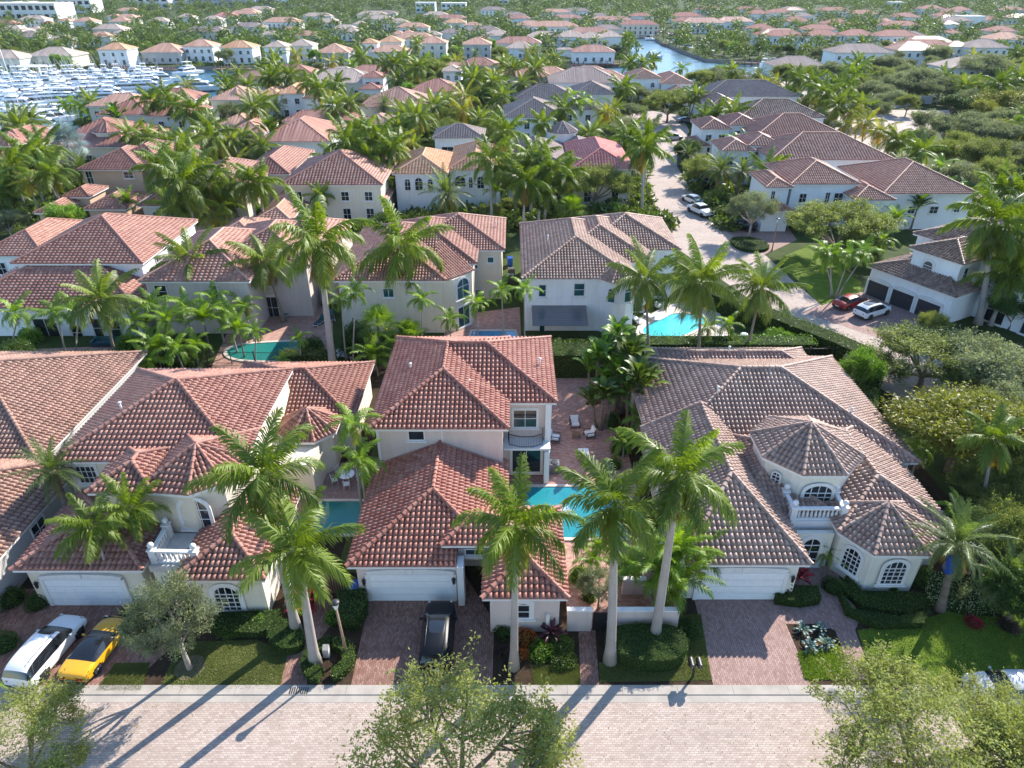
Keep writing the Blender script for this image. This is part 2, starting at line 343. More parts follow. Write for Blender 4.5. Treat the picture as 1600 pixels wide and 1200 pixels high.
# ------------------------------------------------------------------ tiled roofs
PIT = .416
def prof(fr, lod):
    if lod == 0: xs = [0, .10, .20, .36, .62, .80, .90, 1]; hs = [-.09, -.085, .015, .06, .06, .015, -.085, -.09]
    else: xs = [0, .2, .5, .8, 1]; hs = [-.08, .03, .08, .03, -.08]
    return np.interp(fr, xs, hs)
class Roof:
    def __init__(s, lod=0, tw=.33, tc=.42): s.V = []; s.F = []; s.UV = []; s.n = 0; s.lod = lod; s.tw = tw; s.tc = tc; s.caps = []; s.seed = rnd.random() * 99
    def add(s, V, F, UV): s.V.append(V); s.F.append(F + s.n); s.UV.append(UV); s.n += len(V)
    def face(s, P0, P1, T0, T1, clip=None):
        P0, P1, T0, T1 = [np.array(p, float) for p in (P0, P1, T0, T1)]
        U = P1 - P0; L = np.linalg.norm(U); U /= L
        d = T0 - P0; a = d @ U; Vd = d - a * U; H = np.linalg.norm(Vd)
        if H < .05 or L < .05: return
        Vd /= H; N = np.cross(U, Vd); b = L - (T1 - P0) @ U
        w = s.tw; nc = max(1, int(round(L / w))); w = L / nc
        fr = [0, .10, .20, .36, .62, .80, .90] if s.lod == 0 else ([0, .2, .5, .8] if s.lod == 1 else [0, .5])
        us = np.concatenate([(c + np.array(fr)) * w for c in range(nc)] + [[L]])
        c0, c1, vc = (tuple(clip) + (1e9,))[:3] if clip else (0, L, 1e9)
        K = len(us); s.seed += 7.3
        cid = np.minimum((np.arange(K - 1) // len(fr)), nc - 1)
        if s.lod >= 2:
            # long barrel courses running up the slope
            vt = np.ones(K) * H
            if a > 1e-6: vt = np.minimum(vt, us / a * H)
            if b > 1e-6: vt = np.minimum(vt, (L - us) / b * H)
            vt = np.maximum(vt, 0)
            h = np.where(np.isclose((us / w) % 1, .5, atol=.1), .2, 0)
            lo = P0 + us[:, None] * U + h[:, None] * N
            hi = P0 + us[:, None] * U + vt[:, None] * Vd + h[:, None] * N
            V = np.concatenate([lo, hi]); i = np.arange(K - 1)
            F = np.stack([i, i + 1, K + i + 1, K + i], 1)
            s.add(V, F, np.stack([cid + s.seed, cid * 0 + s.seed], 1)); return
        m = max(1, int(round(H / s.tc))); hc = H / m
        r = np.arange(m); v0 = r * hc; v1 = (r + 1) * hc
        def row(v, lift, flat=False, sc_=1.0):
            uL = np.maximum(a * v / H, np.where(v < vc, c0, 0))[:, None]; uR = np.minimum(L - b * v / H, np.where(v < vc, c1, L))[:, None]
            uR = np.maximum(uR, uL)
            u = np.clip(us[None, :], uL, uR)
            h = prof((u / w) % 1, s.lod) * (0 if flat else sc_) + lift
            return u, P0 + u[..., None] * U + v[:, None, None] * Vd + h[..., None] * N
        rs = np.random.RandomState(int(s.seed * 10) % 9999)
        jit = np.repeat(rs.rand(m, nc) * .016, len(fr), axis=1); jit = np.concatenate([jit, jit[:, -1:]], 1)
        uA, A = row(v0, .055 if s.lod == 0 else .08, False, 1.1); A = A + jit[..., None] * N
        uB, B = row(v1 + (0.0), -.07 if s.lod == 0 else -.04, False, .9)
        uM, Mi = row(v1 - hc * .16, 0.0, False, .95); Mi = Mi + (jit * .3)[..., None] * N
        B0u, B0 = row(v0[:1], -.06, True)
        V = np.concatenate([A.reshape(-1, 3), B.reshape(-1, 3), B0.reshape(-1, 3), Mi.reshape(-1, 3)])
        k = np.arange(K - 1)
        rr = r[:, None]
        Ai = rr * K + k; Bi = m * K + rr * K + k
        Ci = 2 * m * K + K + rr * K + k
        F1 = np.stack([Ai, Ai + 1, Ci + 1, Ci], -1).reshape(-1, 4); F3 = np.stack([Ci, Ci + 1, Bi + 1, Bi], -1).reshape(-1, 4)
        w1 = ((uA[:, 1:] - uA[:, :-1]) + (uB[:, 1:] - uB[:, :-1])).reshape(-1) > 1e-5
        prev = np.concatenate([(2 * m * K + k)[None], (m * K + (rr[1:] - 1) * K + k)], 0)
        F2 = np.stack([prev, prev + 1, Ai + 1, Ai], -1).reshape(-1, 4)
        w2 = (uA[:, 1:] - uA[:, :-1]).reshape(-1) > 1e-5
        UVt = np.stack([np.broadcast_to(cid + s.seed, (m, K - 1)), np.broadcast_to(rr + s.seed, (m, K - 1))], -1).reshape(-1, 2) + .5
        s.add(V, np.concatenate([F1[w1], F3[w1]]), np.concatenate([UVt[w1], UVt[w1]])); s.n -= len(V); s.V.pop()
        s.F.append(F2[w2] + s.n); s.UV.append(UVt[w2]); s.V.append(V); s.n += len(V)
    def cap(s, P, Q, r=.15):
        P, Q = np.array(P, float), np.array(Q, float); d = Q - P; L = np.linalg.norm(d)
        if L < .2: return
        d /= L; x = np.cross(d, [0, 0, 1.]); x /= (np.linalg.norm(x) + 1e-9); z = np.cross(x, d)
        n = 5 if s.lod == 0 else 4
        seg = max(1, int(L / .42)) if s.lod == 0 else 1
        ang = np.linspace(-.15 * math.pi, 1.15 * math.pi, n + 1)
        for i in range(seg):
            p0 = P + d * L * i / seg; p1 = P + d * L * (i + 1) / seg
            r0, r1 = (r * 1.12, r * .88) if s.lod == 0 else (r, r)
            ring = lambda p, rr: p + rr * (np.cos(ang)[:, None] * x + (np.sin(ang)[:, None] + .35) * z)
            V = np.concatenate([ring(p0, r0), ring(p1, r1), [p0]]); j = np.arange(n)
            F = np.stack([j, n + 1 + j, n + 2 + j, j + 1], 1)
            F = np.concatenate([F, np.stack([j, j + 1, j * 0 + 2 * n + 2, j * 0 + 2 * n + 2], 1)[:0]])
            s.add(V, F, np.tile([[s.seed + i * 3.7 + .5, s.seed + .5]], (len(F), 1)))
    def hip(s, x0, y0, x1, y1, z, p=PIT, ridge=None, clips={}, caps=True, gable=''):
        if ridge: (xa, ya), (xb, yb), zr = ridge
        else:
            wx, wy = x1 - x0, y1 - y0
            if wx >= wy: d = wy / 2; xa, ya, xb, yb = x0 + d, y0 + d, x1 - d, y0 + d
            else: d = wx / 2; xa, ya, xb, yb = x0 + d, y0 + d, x0 + d, y1 - d
            zr = z + p * d
        A = (xa, ya, zr); B = (xb, yb, zr)
        c = [(x0, y0, z), (x1, y0, z), (x1, y1, z), (x0, y1, z)]
        ew = abs(xb - xa) >= abs(yb - ya)
        if ew: T = [(A, B), (B, B), (B, A), (A, A)]
        else: T = [(A, A), (A, B), (B, B), (B, A)]
        for i, k in enumerate('SENW'):
            s.face(c[i], c[(i + 1) % 4], T[i][0], T[i][1], clips.get(k))
        if caps:
            ends = [A, B, B, A] if ew else [A, A, B, B]
            for i in range(4):
                if (clips.get('capskip') or '').find(str(i)) < 0: s.cap(c[i], ends[i])
            s.cap(A, B)
        return zr
    def poly(s, pts, z, apex, caps=True):
        a = sum(pts[i][0] * pts[(i + 1) % len(pts)][1] - pts[(i + 1) % len(pts)][0] * pts[i][1] for i in range(len(pts)))
        if a < 0: pts = pts[::-1]
        for i in range(len(pts)):
            p, q = pts[i], pts[(i + 1) % len(pts)]
            s.face((*p, z), (*q, z), apex, apex)
            if caps: s.cap((*p, z), apex, .12)
    def build(s, name, mat, parent):
        V = np.concatenate(s.V); F = np.concatenate(s.F); UV = np.concatenate(s.UV)
        return link(name, npmesh(name, V, F, mat, uv=UV), parent)

WCACHE = {}
def arch_outline(w, h, arch, n=10):
    if not arch: return [(-w / 2, 0), (w / 2, 0), (w / 2, h), (-w / 2, h)]
    r = w / 2; pts = [(-r, 0), (r, 0)]; rr = min(r, h * .5) * (arch if isinstance(arch, float) else 1)
    for i in range(n + 1):
        a = math.pi * i / n; pts.append((r * math.cos(a), h - rr + rr * math.sin(a)))
    return pts
def window_meshes(w, h, arch, nx, ny, glass, framew=.09, surround=0.0):
    key = (round(w, 2), round(h, 2), arch, nx, ny, glass, framew, surround)
    if key in WCACHE: return WCACHE[key]
    o = arch_outline(w, h, arch); n = len(o)
    f = MB(); cx, cz = 0, h * .45
    inn = [(x * (1 - 2 * framew / w), framew + (z) * (h - 2 * framew) / h) for x, z in o]
    def ring(out, inn, y):
        m = len(out)
        for i in range(m):
            j = (i + 1) % m
            a, b, c, d = out[i], out[j], inn[j], inn[i]
            f.q([(a[0], -y, a[1]), (b[0], -y, b[1]), (c[0], -y, c[1]), (d[0], -y, d[1])])
            f.q([(a[0], 0.02, a[1]), (b[0], 0.02, b[1]), (b[0], -y, b[1]), (a[0], -y, a[1])])
            f.q([(d[0], -y, d[1]), (c[0], -y, c[1]), (c[0], .02, c[1]), (d[0], .02, d[1])])
    ring(o, inn, .07)
    if surround > 0:
        big = [(x * (1 + 2 * surround / w), z + (surround if z > h * .4 else 0)) for x, z in o]
        ring(big, o, .05)
    f.box(-w / 2 - .1 - surround, -.16, -.12, w / 2 + .1 + surround, .02, .0)
    r = w / 2; rr = min(r, h * .5) * (arch if isinstance(arch, float) else 1) if arch else 0
    def top(x): return h if not arch else h - rr + rr * math.sqrt(max(0, 1 - (x / r) ** 2))
    for i in range(1, nx):
        x = -w / 2 + w * i / nx; f.box(x - .022, -.05, .03, x + .022, .0, top(x) - .04)
    for i in range(1, ny):
        z = (h - rr * .9) * i / ny if arch else h * i / ny; f.box(-w / 2 + .04, -.052, z - .022, w / 2 - .04, .0, z + .022)
    if arch:
        z = h - rr; f.box(-w / 2 + .04, -.056, z - .03, w / 2 - .04, .0, z + .03)
    p = MB(); p.q([(x, -.015, z) for x, z in o])
    WCACHE[key] = (f.mesh('window_frame', M['trim']), p.mesh('window_pane', M[glass])); return WCACHE[key]

class House:
    def __init__(s, label, name='house', ox=0, oy=0, rot=0, wall='wall_cream', roof='roof_B', lod=0, cat='house', group=None, glass='glass', tw=None):
        s.root = empty(name, (ox, oy, 0), rot, label, cat, group); s.ox, s.oy, s.rot = ox, oy, rot
        s.wm, s.rm, s.lod, s.glass = wall, roof, lod, glass
        s.w = MB(); s.t = MB(); s.r = Roof(lod, tw or (.33 if lod == 0 else .5 if lod == 1 else .7)); s.k = 0
    def L(s, x, y):
        dx, dy = x - s.ox, y - s.oy; c, n = math.cos(-s.rot), math.sin(-s.rot)
        return dx * c - dy * n, dx * n + dy * c
    def P(s, px, py, z=0.0): return s.L(*G(px, py, z))
    def slab(s, x0, y0, x1, y1, ze, k, th=.22):
        s.t.box(x0 + .04, y0 + .04, ze - th - k, x1 - .04, y1 - .04, ze - .02 - k)
    def block(s, x0, y0, x1, y1, ze, zb=0, ov=.45, ridge=None, p=PIT, clips={}, wall=True, roof=True, wclip=None):
        s.k += 1; k = s.k * .004
        ze = ze + k
        if roof: s.r.hip(x0, y0, x1, y1, ze, p, ridge, clips)
        if roof and 'S' not in clips: s.slab(x0, y0, x1, y1, ze, 0)
        if wall:
            o = ov + k; s.w.box(x0 + o, y0 + o, zb - .05, x1 - o, y1 - o, ze - .18)
    def turret(s, cx, cy, r, ze, za, n=8, zb=0, a0=None, ov=.4, pts=None, wall=True):
        s.k += 1; ze += s.k * .004
        a0 = math.pi / n if a0 is None else a0
        if pts is None: pts = [(cx + r * math.cos(a0 + 2 * math.pi * i / n), cy + r * math.sin(a0 + 2 * math.pi * i / n)) for i in range(n)]
        s.r.poly(pts, ze, (cx, cy, za))
        s.t.prism([(cx + (x - cx) * .99, cy + (y - cy) * .99) for x, y in pts], ze - .24, ze - .03, True)
        if wall:
            d = max(math.hypot(x - cx, y - cy) for x, y in pts); q = (d - ov) / d
            s.w.prism([(cx + (x - cx) * q, cy + (y - cy) * q) for x, y in pts], zb - .05, ze - .2)
    def window(s, x, y, z, w, h, side='S', arch=False, nx=2, ny=2, name='window', ang=None, surround=0.0, glass=None):
        f, p = window_meshes(w, h, arch, nx, ny, glass or s.glass, surround=surround)
        rz = {'S': 0, 'E': R(90), 'N': R(180), 'W': R(-90)}[side] if ang is None else ang
        o = link(name, f, s.root, (x, y, z), (0, 0, rz)); link('pane', p, o)
        return o
    def wpx(s, Y, pl, pr, pt, pb, **k):
        """south-facing window from its picture box on the wall plane Y (house not rotated)"""
        z0, z1 = ZY(pb, Y), ZY(pt, Y); zc = (z0 + z1) / 2
        xl, xr = XP(pl, Y, zc), XP(pr, Y, zc)
        return s.window((xl + xr) / 2, Y, z0, xr - xl, z1 - z0, **k)
    def garage(s, x, y, w=4.9, h=2.25, side='S', mat='door_white', arch=0.0, ang=None, z=0):
        m = MB(); n = 4; o = arch_outline(w, h + arch, .22) if arch else None
        for i in range(n):
            z0 = i * h / n; m.box(-w / 2, -.10, z0 + .012, w / 2, 0, z0 + h / n - .012)
            for j in range(8):
                x0 = -w / 2 + (j + .12) * w / 8; m.box(x0, -.115, z0 + .12, x0 + w / 8 * .76, -.10, z0 + h / n - .12)
        rz = {'S': 0, 'E': R(90), 'N': R(180), 'W': R(-90)}[side] if ang is None else ang
        d = m.build('garage_door', M[mat], s.root, loc=(x, y, z), rot=(0, 0, rz))
        f = MB(); f.box(-w / 2 - .25, -.14, 0, -w / 2, .0, h + .05); f.box(w / 2, -.14, 0, w / 2 + .25, .0, h + .05)
        K = 12
        for i in range(K):   # flat arched header
            a0, a1 = math.pi * i / K, math.pi * (i + 1) / K
            p = lambda a, r, e: (-(w / 2 + r) * math.cos(a), h + e + .28 * math.sin(a))
            A, B, C, D = p(a0, 0, 0), p(a1, 0, 0), p(a1, .2, .25), p(a0, .2, .25)
            f.idx([(A[0], -.17, A[1]), (B[0], -.17, B[1]), (C[0], -.17, C[1]), (D[0], -.17, D[1]), (A[0], 0, A[1]), (B[0], 0, B[1]), (C[0], 0, C[1]), (D[0], 0, D[1])], [(0, 1, 2, 3), (3, 2, 6, 7), (1, 0, 4, 5)])
        f.obox((0, -.2, h + .42), .3, .1, .36)
        f.box(-w / 2, -.09, h, w / 2, 0, h + .3)
        f.build('garage_surround', M['trim'], s.root, loc=(x, y, z), rot=(0, 0, rz)); return d
    def lantern(s, x, y, z, ang=0):
        m = MB(); m.lathe([(.02, -.32), (.09, -.22), (.11, .1), (.14, .12), (.03, .3)], (0, -.2, 0), 6); m.box(-.03, -.2, -.02, .03, 0, .03)
        m.build('wall_lantern', M['iron'], s.root, loc=(x, y, z), rot=(0, 0, ang))
    def vent(s, x, y, z):
        m = MB(); m.tube([(0, 0, -.3), (0, 0, .3)], .07, 8); m.lathe([(.13, .3), (.13, .38), (.02, .42)], n=8)
        m.build('roof_vent', M['trim'], s.root, loc=(x, y, z))
    def balustrade(s, pts, z, h=.95, posts=True, n=None, name='balustrade', finial=True):
        m = MB()
        for i in range(len(pts) - 1):
            a, b = Vector((*pts[i], z)), Vector((*pts[i + 1], z)); L = (b - a).length; d = (b - a) / L; ang = math.atan2(d.y, d.x)
            mid = (a + b) / 2
            m.obox(mid + Vector((0, 0, h - .07)), L, .24, .14, ang); m.obox(mid + Vector((0, 0, .06)), L, .22, .12, ang)
            k = n or max(2, int(L / .27))
            for j in range(k):
                p = a + d * L * (j + .5) / k
                m.lathe([(.05, .1), (.055, .18), (.095, .32), (.085, .45), (.045, .62), (.05, .8), (.07, .86)], p, 8)
        if posts:
            for x, y in pts:
                m.box(x - .2, y - .2, z - .1, x + .2, y + .2, z + h + .05); m.box(x - .25, y - .25, z + h + .052, x + .25, y + .25, z + h + .13)
                if finial: m.lathe([(.08, .13), (.06, .2), (.15, .27), (.2, .4), (.15, .53), (.02, .6)], (x, y, z + h), 12)
        return m.build(name, M['trim'], s.root)
    def railing(s, pts, z, h=1.0, name='railing', mat='iron'):
        m = MB()
        for i in range(len(pts) - 1):
            a, b = Vector((*pts[i], z)), Vector((*pts[i + 1], z)); L = (b - a).length; d = (b - a) / L; ang = math.atan2(d.y, d.x); mid = (a + b) / 2
            m.obox(mid + Vector((0, 0, h)), L, .05, .05, ang); m.obox(mid + Vector((0, 0, .08)), L, .03, .03, ang)
            k = max(2, int(L / .12))
            for j in range(k + 1): p = a + d * L * j / k; m.obox(p + Vector((0, 0, h / 2)), .018, .018, h)
        return m.build(name, M[mat], s.root)
    def done(s):
        if s.w.V: s.w.build('wall', M[s.wm], s.root)
        if s.t.V: s.t.build('eave_trim', M['trim'], s.root)
        if s.r.V: s.r.build('roof', M[s.rm], s.root)
        return s.root

class WHouse(House):
    """house placed straight in world axes: all coordinates given in the world"""
    def block(s, x0, y0, x1, y1, ze, **k):
        if k.get('ridge'):
            (a, b), (c, d), z = k['ridge']; k['ridge'] = ((a - s.ox, b - s.oy), (c - s.ox, d - s.oy), z)
        House.block(s, x0 - s.ox, y0 - s.oy, x1 - s.ox, y1 - s.oy, ze, **k)
    def turret(s, cx, cy, r, ze, za, **k):
        if k.get('pts'): k['pts'] = [(x - s.ox, y - s.oy) for x, y in k['pts']]
        House.turret(s, cx - s.ox, cy - s.oy, r, ze, za, **k)
    def window(s, x, y, z, w, h, *a, **k): return House.window(s, x - s.ox, y - s.oy, z, w, h, *a, **k)
    def garage(s, x, y, *a, **k): return House.garage(s, x - s.ox, y - s.oy, *a, **k)
    def lantern(s, x, y, z, **k): House.lantern(s, x - s.ox, y - s.oy, z, **k)
    def vent(s, x, y, z): House.vent(s, x - s.ox, y - s.oy, z)
    def balustrade(s, pts, z, **k): return House.balustrade(s, [(x - s.ox, y - s.oy) for x, y in pts], z, **k)
    def railing(s, pts, z, **k): return House.railing(s, [(x - s.ox, y - s.oy) for x, y in pts], z, **k)
    def wbox(s, x0, y0, z0, x1, y1, z1): s.w.box(x0 - s.ox, y0 - s.oy, z0, x1 - s.ox, y1 - s.oy, z1)
    def tbox(s, x0, y0, z0, x1, y1, z1): s.t.box(x0 - s.ox, y0 - s.oy, z0, x1 - s.ox, y1 - s.oy, z1)
    def part(s, name, mat, boxes):
        m = MB()
        for b in boxes: m.box(b[0] - s.ox, b[1] - s.oy, b[2], b[3] - s.ox, b[4] - s.oy, b[5])
        return m.build(name, M[mat], s.root)
    def pb(s, pl, pr, py, ze, depth, **k):
        """block from its front eave in the picture: left px, right px, row, eave height, depth"""
        Y = YP(py, ze); x0, x1 = XP(pl, Y, ze), XP(pr, Y, ze)
        s.block(x0, Y, x1, Y + depth, ze, **k); return x0, Y, x1, Y + depth
# ------------------------------------------------------------------ palms and trees
def frond_arrays(L, e0, az, droop, nl, ll, lw, plume, fold, age, rs, tint, twist=0.0, origin=(0, 0, 0)):
    n = 14; s = np.linspace(0, 1, n); e = e0 - droop * s ** 1.25
    dx = np.cos(e) * L / (n - 1); dz = np.sin(e) * L / (n - 1)
    r = np.concatenate([[0], np.cumsum((dx[1:] + dx[:-1]) / 2)]); z = np.concatenate([[0], np.cumsum((dz[1:] + dz[:-1]) / 2)])
    ca, sa = math.cos(az), math.sin(az)
    fwd0 = np.array([ca, sa, 0]); side = np.array([-sa, ca, 0])
    P = r[:, None] * fwd0 + z[:, None] * np.array([0, 0, 1.]) + np.array(origin)
    bend = (rs.rand() - .5) * .25 * L
    P = P + (s ** 2 * bend)[:, None] * side
    V = []; F = []; C = []; base = 0
    w = (.045 * (1 - s) + .012)[:, None] * (L / 3.5)
    V.append(P + w * side); V.append(P - w * side); i = np.arange(n - 1)
    F.append(np.stack([i, i + 1, n + i + 1, n + i], 1)); C.append(np.tile([tint * .9 + .1, 0, age, 1], (2 * n, 1))); base = 2 * n
    sl = np.linspace(.12, .985, nl)
    Pl = np.stack([np.interp(sl, s, P[:, k]) for k in range(3)], 1)
    el = np.interp(sl, s, e)
    fw = np.cos(el)[:, None] * fwd0 + np.sin(el)[:, None] * np.array([0, 0, 1.]); up = np.cross(fw, side) * -1
    up = np.where(up[:, 2:3] < 0, -up, up)
    for sg in (1, -1):
        phi = np.radians(28 + 38 * sl) + (rs.rand(nl) - .5) * .25
        tilt = (rs.rand(nl) - .5) * plume + fold
        lat = np.cos(tilt)[:, None] * side * sg + np.sin(tilt)[:, None] * up
        d = np.cos(phi)[:, None] * lat + np.sin(phi)[:, None] * fw
        ln = ll * (.42 + .58 * np.sin(np.pi * np.clip(sl * .86 + .1, 0, 1))) * (.85 + .3 * rs.rand(nl))
        g = np.array([0, 0, -1.])
        m = Pl + d * (ln * .55)[:, None] + g * (ln * .08)[:, None]
        t = m + (d * .75 + g * .75) * (ln * .42)[:, None]
        ws = fw * (lw / 2)
        wv = np.where((rs.rand(nl) > .5)[:, None], ws, ws)
        A = [Pl - ws * .7, Pl + ws * .7, m - ws, m + ws, t - ws * .18, t + ws * .18]
        V += A; k = np.arange(nl); b = base
        F.append(np.stack([b + k, b + nl + k, b + 3 * nl + k, b + 2 * nl + k], 1)); F.append(np.stack([b + 2 * nl + k, b + 3 * nl + k, b + 5 * nl + k, b + 4 * nl + k], 1))
        tt = np.clip(tint + (rs.rand(nl) - .5) * .25, 0, 1)
        c = np.stack([tt, sl, np.full(nl, age), np.ones(nl)], 1)
        C += [c] * 6; base += 6 * nl
    return np.concatenate(V), np.concatenate(F), np.concatenate(C)
def crown_mesh(name, mat, seed, nf=16, L=3.4, e_top=80, e_low=-25, droop=75, nl=42, ll=.85, lw=.07, plume=1.6, fold=0.0, pw=1.0, jit=8, asym=0.0):
    rs = np.random.RandomState(seed); Vs = []; Fs = []; Cs = []; b = 0
    for i in range(nf):
        q = (i + .5) / nf; az = i * 2.39996 + rs.rand() * .5
        e0 = R(e_top + (e_low - e_top) * q ** pw + (rs.rand() - .5) * 2 * jit)
        l = L * (.72 + .34 * math.sin(math.pi * min(1, .25 + q * .8))) * (.9 + .2 * rs.rand()) * (1 + asym * math.cos(az))
        V, F, C = frond_arrays(l, e0, az, R(droop * (.7 + .5 * rs.rand()) * (.55 + .6 * q)), nl, ll, lw, plume, fold, q * (.9 + .1 * rs.rand()), rs, .25 + .5 * rs.rand() + .15 * (1 - q))
        Vs.append(V); Fs.append(F + b); Cs.append(C); b += len(V)
    return npmesh(name, np.concatenate(Vs), np.concatenate(Fs), mat, colr=np.concatenate(Cs))
CR = {}
CR['royal'] = [crown_mesh('royal_crown', M['leaf_royal'], 10 + i, 17 + i % 3, 3.6, 84, -50, 85, 62, 1.0, .09, 1.5, -.35) for i in range(5)]
CR['coco'] = [crown_mesh('coconut_crown', M['leaf_coco'], 30 + i, 22 + i % 3, 3.5, 80, -50, 75, 52, .95, .075, .4, -.35) for i in range(5)]
CR['yellow'] = [crown_mesh('yellowing_crown', M['leaf_yellow'], 50 + i, 18, 3.2, 75, -50, 80, 40, .9, .07, .4, -.3) for i in range(2)]
CR['adon'] = [crown_mesh('small_palm_crown', M['leaf_adon'], 60 + i, 12, 2.0, 78, -15, 110, 30, .62, .075, .5, .25) for i in range(3)]
CR['date'] = [crown_mesh('date_crown', M['leaf_date'], 70 + i, 38, 2.6, 85, -50, 60, 40, .5, .045, .9, .3) for i in range(2)]
CR['areca'] = [crown_mesh('areca_crown', M['leaf_adon'], 80 + i, 18, 2.4, 88, 25, 95, 30, .6, .07, .4, .3) for i in range(3)]
def fan_mesh(name, mat, seed, nf=34, L=1.3, fr=1.15, nseg=26, e_low=-35):
    rs = np.random.RandomState(seed); V = []; F = []; C = []
    for i in range(nf):
        q = (i + .5) / nf; az = i * 2.39996; e = R(85 + (e_low - 85) * q)
        d = np.array([math.cos(e) * math.cos(az), math.cos(e) * math.sin(az), math.sin(e)]); sd_ = np.array([-math.sin(az), math.cos(az), 0]); up = np.cross(d, sd_)
        c = d * L * (.9 + .3 * rs.rand()); tint = rs.rand()
        b = len(V); V += [(0, 0, 0) + sd_ * .03, (0, 0, 0) - sd_ * .03, c - sd_ * .02, c + sd_ * .02]; C += [(tint, 0, q, 1)] * 4; F.append((b, b + 1, b + 2, b + 3))
        for k in range(nseg):
            a = R(-135 + 270 * k / (nseg - 1)); a2 = a + R(270 / nseg) * .42; a1 = a - R(270 / nseg) * .42
            cup = .25 * (k % 2)
            f = lambda an, r, h: c + (math.cos(an) * d + math.sin(an) * sd_) * r * fr + up * h * fr
            p = [c, f(a1, .55, .08 + cup * .2), f(a, 1.0, -.12 - .2 * rs.rand()), f(a2, .55, .08 + cup * .2)]
            b = len(V); V += p; C += [(min(1, max(0, tint + (rs.rand() - .5) * .3)), 0, q, 1)] * 4; F.append((b, b + 1, b + 2, b + 3))
    return npmesh(name, np.array(V), np.array(F), mat, colr=np.array(C))
CR['blue'] = [fan_mesh('blue_fan_crown', M['leaf_blue'], 5)]
CR['fan'] = [fan_mesh('fan_crown', M['leaf_adon'], 6, 26, 1.0, .8, 20), fan_mesh('fan_crown', M['leaf_dark'], 7, 26, 1.0, .8, 20)]
def banana_mesh(name, mat, seed, n=16, L=2.6, wd=.62, spread=1.0):
    rs = np.random.RandomState(seed); V = []; F = []; C = []
    for i in range(n):
        az = i * 2.4 + rs.rand(); e0 = R(88 - 45 * (i / n) * spread); l = L * (.75 + .4 * rs.rand()); k = 9; tint = rs.rand()
        p = np.array([0, 0, 0.]); e = e0; sd_ = np.array([-math.sin(az), math.cos(az), 0]); rows = []
        for j in range(k):
            t = j / (k - 1); w_ = (wd / 2) * (math.sin(math.pi * min(1, max(0, (t - .35) / .65))) ** .6 if t > .35 else .03) + .02
            f = np.array([math.cos(e) * math.cos(az), math.cos(e) * math.sin(az), math.sin(e)]); up = np.cross(f, sd_); up = up if up[2] > 0 else -up
            rows.append((p - sd_ * w_ + up * w_ * .35, p.copy(), p + sd_ * w_ + up * w_ * .35)); p = p + f * l / (k - 1); e -= R(14) * t * 1.6
        b = len(V)
        for r_ in rows: V += list(r_); C += [(min(1, max(0, tint + (rs.rand() - .5) * .2)), 0, i / n, 1)] * 3
        for j in range(k - 1):
            for m_ in (0, 1): F.append((b + j * 3 + m_, b + j * 3 + m_ + 1, b + j * 3 + 4 + m_, b + j * 3 + 3 + m_))
    return npmesh(name, np.array(V), np.array(F), mat, colr=np.array(C))
CR['banana'] = [banana_mesh('broad_leaf_crown', M['leaf_lime'], 1), banana_mesh('broad_leaf_crown', M['leaf_hedge'], 2, 18, 3.0, .7)]
CR['ti'] = [banana_mesh('ti_crown', M['leaf_red'], 3, 22, .75, .14, 1.3), banana_mesh('ti_crown', M['leaf_purple'], 4, 26, .8, .1, 1.6)]
CR['agave'] = [banana_mesh('agave_rosette', M['leaf_agave'], 5, 22, .6, .1, 1.7)]
CR['cycad'] = [crown_mesh('cycad_crown', M['leaf_adon'], 90, 26, 1.7, 70, 5, 55, 34, .3, .04, .2, .45)]
PKIND = {'royal': ('bark_royal', .21, 1.0), 'coco': ('bark_coco', .15, 1.0), 'yellow': ('bark_coco', .15, 1.0), 'adon': ('bark_royal', .09, 1.0),
         'date': ('bark', .28, 1.0), 'areca': ('bark', .08, 1.0), 'blue': ('bark', .22, 1.0), 'fan': ('bark', .15, 1.0), 'banana': ('bark', .16, 1.0)}
TCACHE = {}
def trunk_mesh(kind, h, dx, dy, r, n=10):
    key = (kind, round(h * 2), round(dx * 2), round(dy * 2), round(r, 2))
    if kind == 'scatter' and key in TCACHE: return TCACHE[key]
    m = MB(); pts = []; rad = []; K = 9
    for i in range(K):
        t = i / (K - 1); s_ = t ** 1.25
        sw = (.65 * math.exp(-t * 14) + 1.0) if kind != 'coco' else (1.8 * math.exp(-t * 12) + 1)
        bulge = 1 + .12 * math.sin(math.pi * min(1, t * 1.3)) if kind == 'royal' else 1
        pts.append((dx * s_, dy * s_, h * t)); rad.append(r * sw * bulge * (1 - .38 * t))
    pts[0] = (0, 0, -.08)
    m.tube(pts, rad, n); me = m.mesh('trunk', M[PKIND[kind][0]]); TCACHE[key] = me; return me
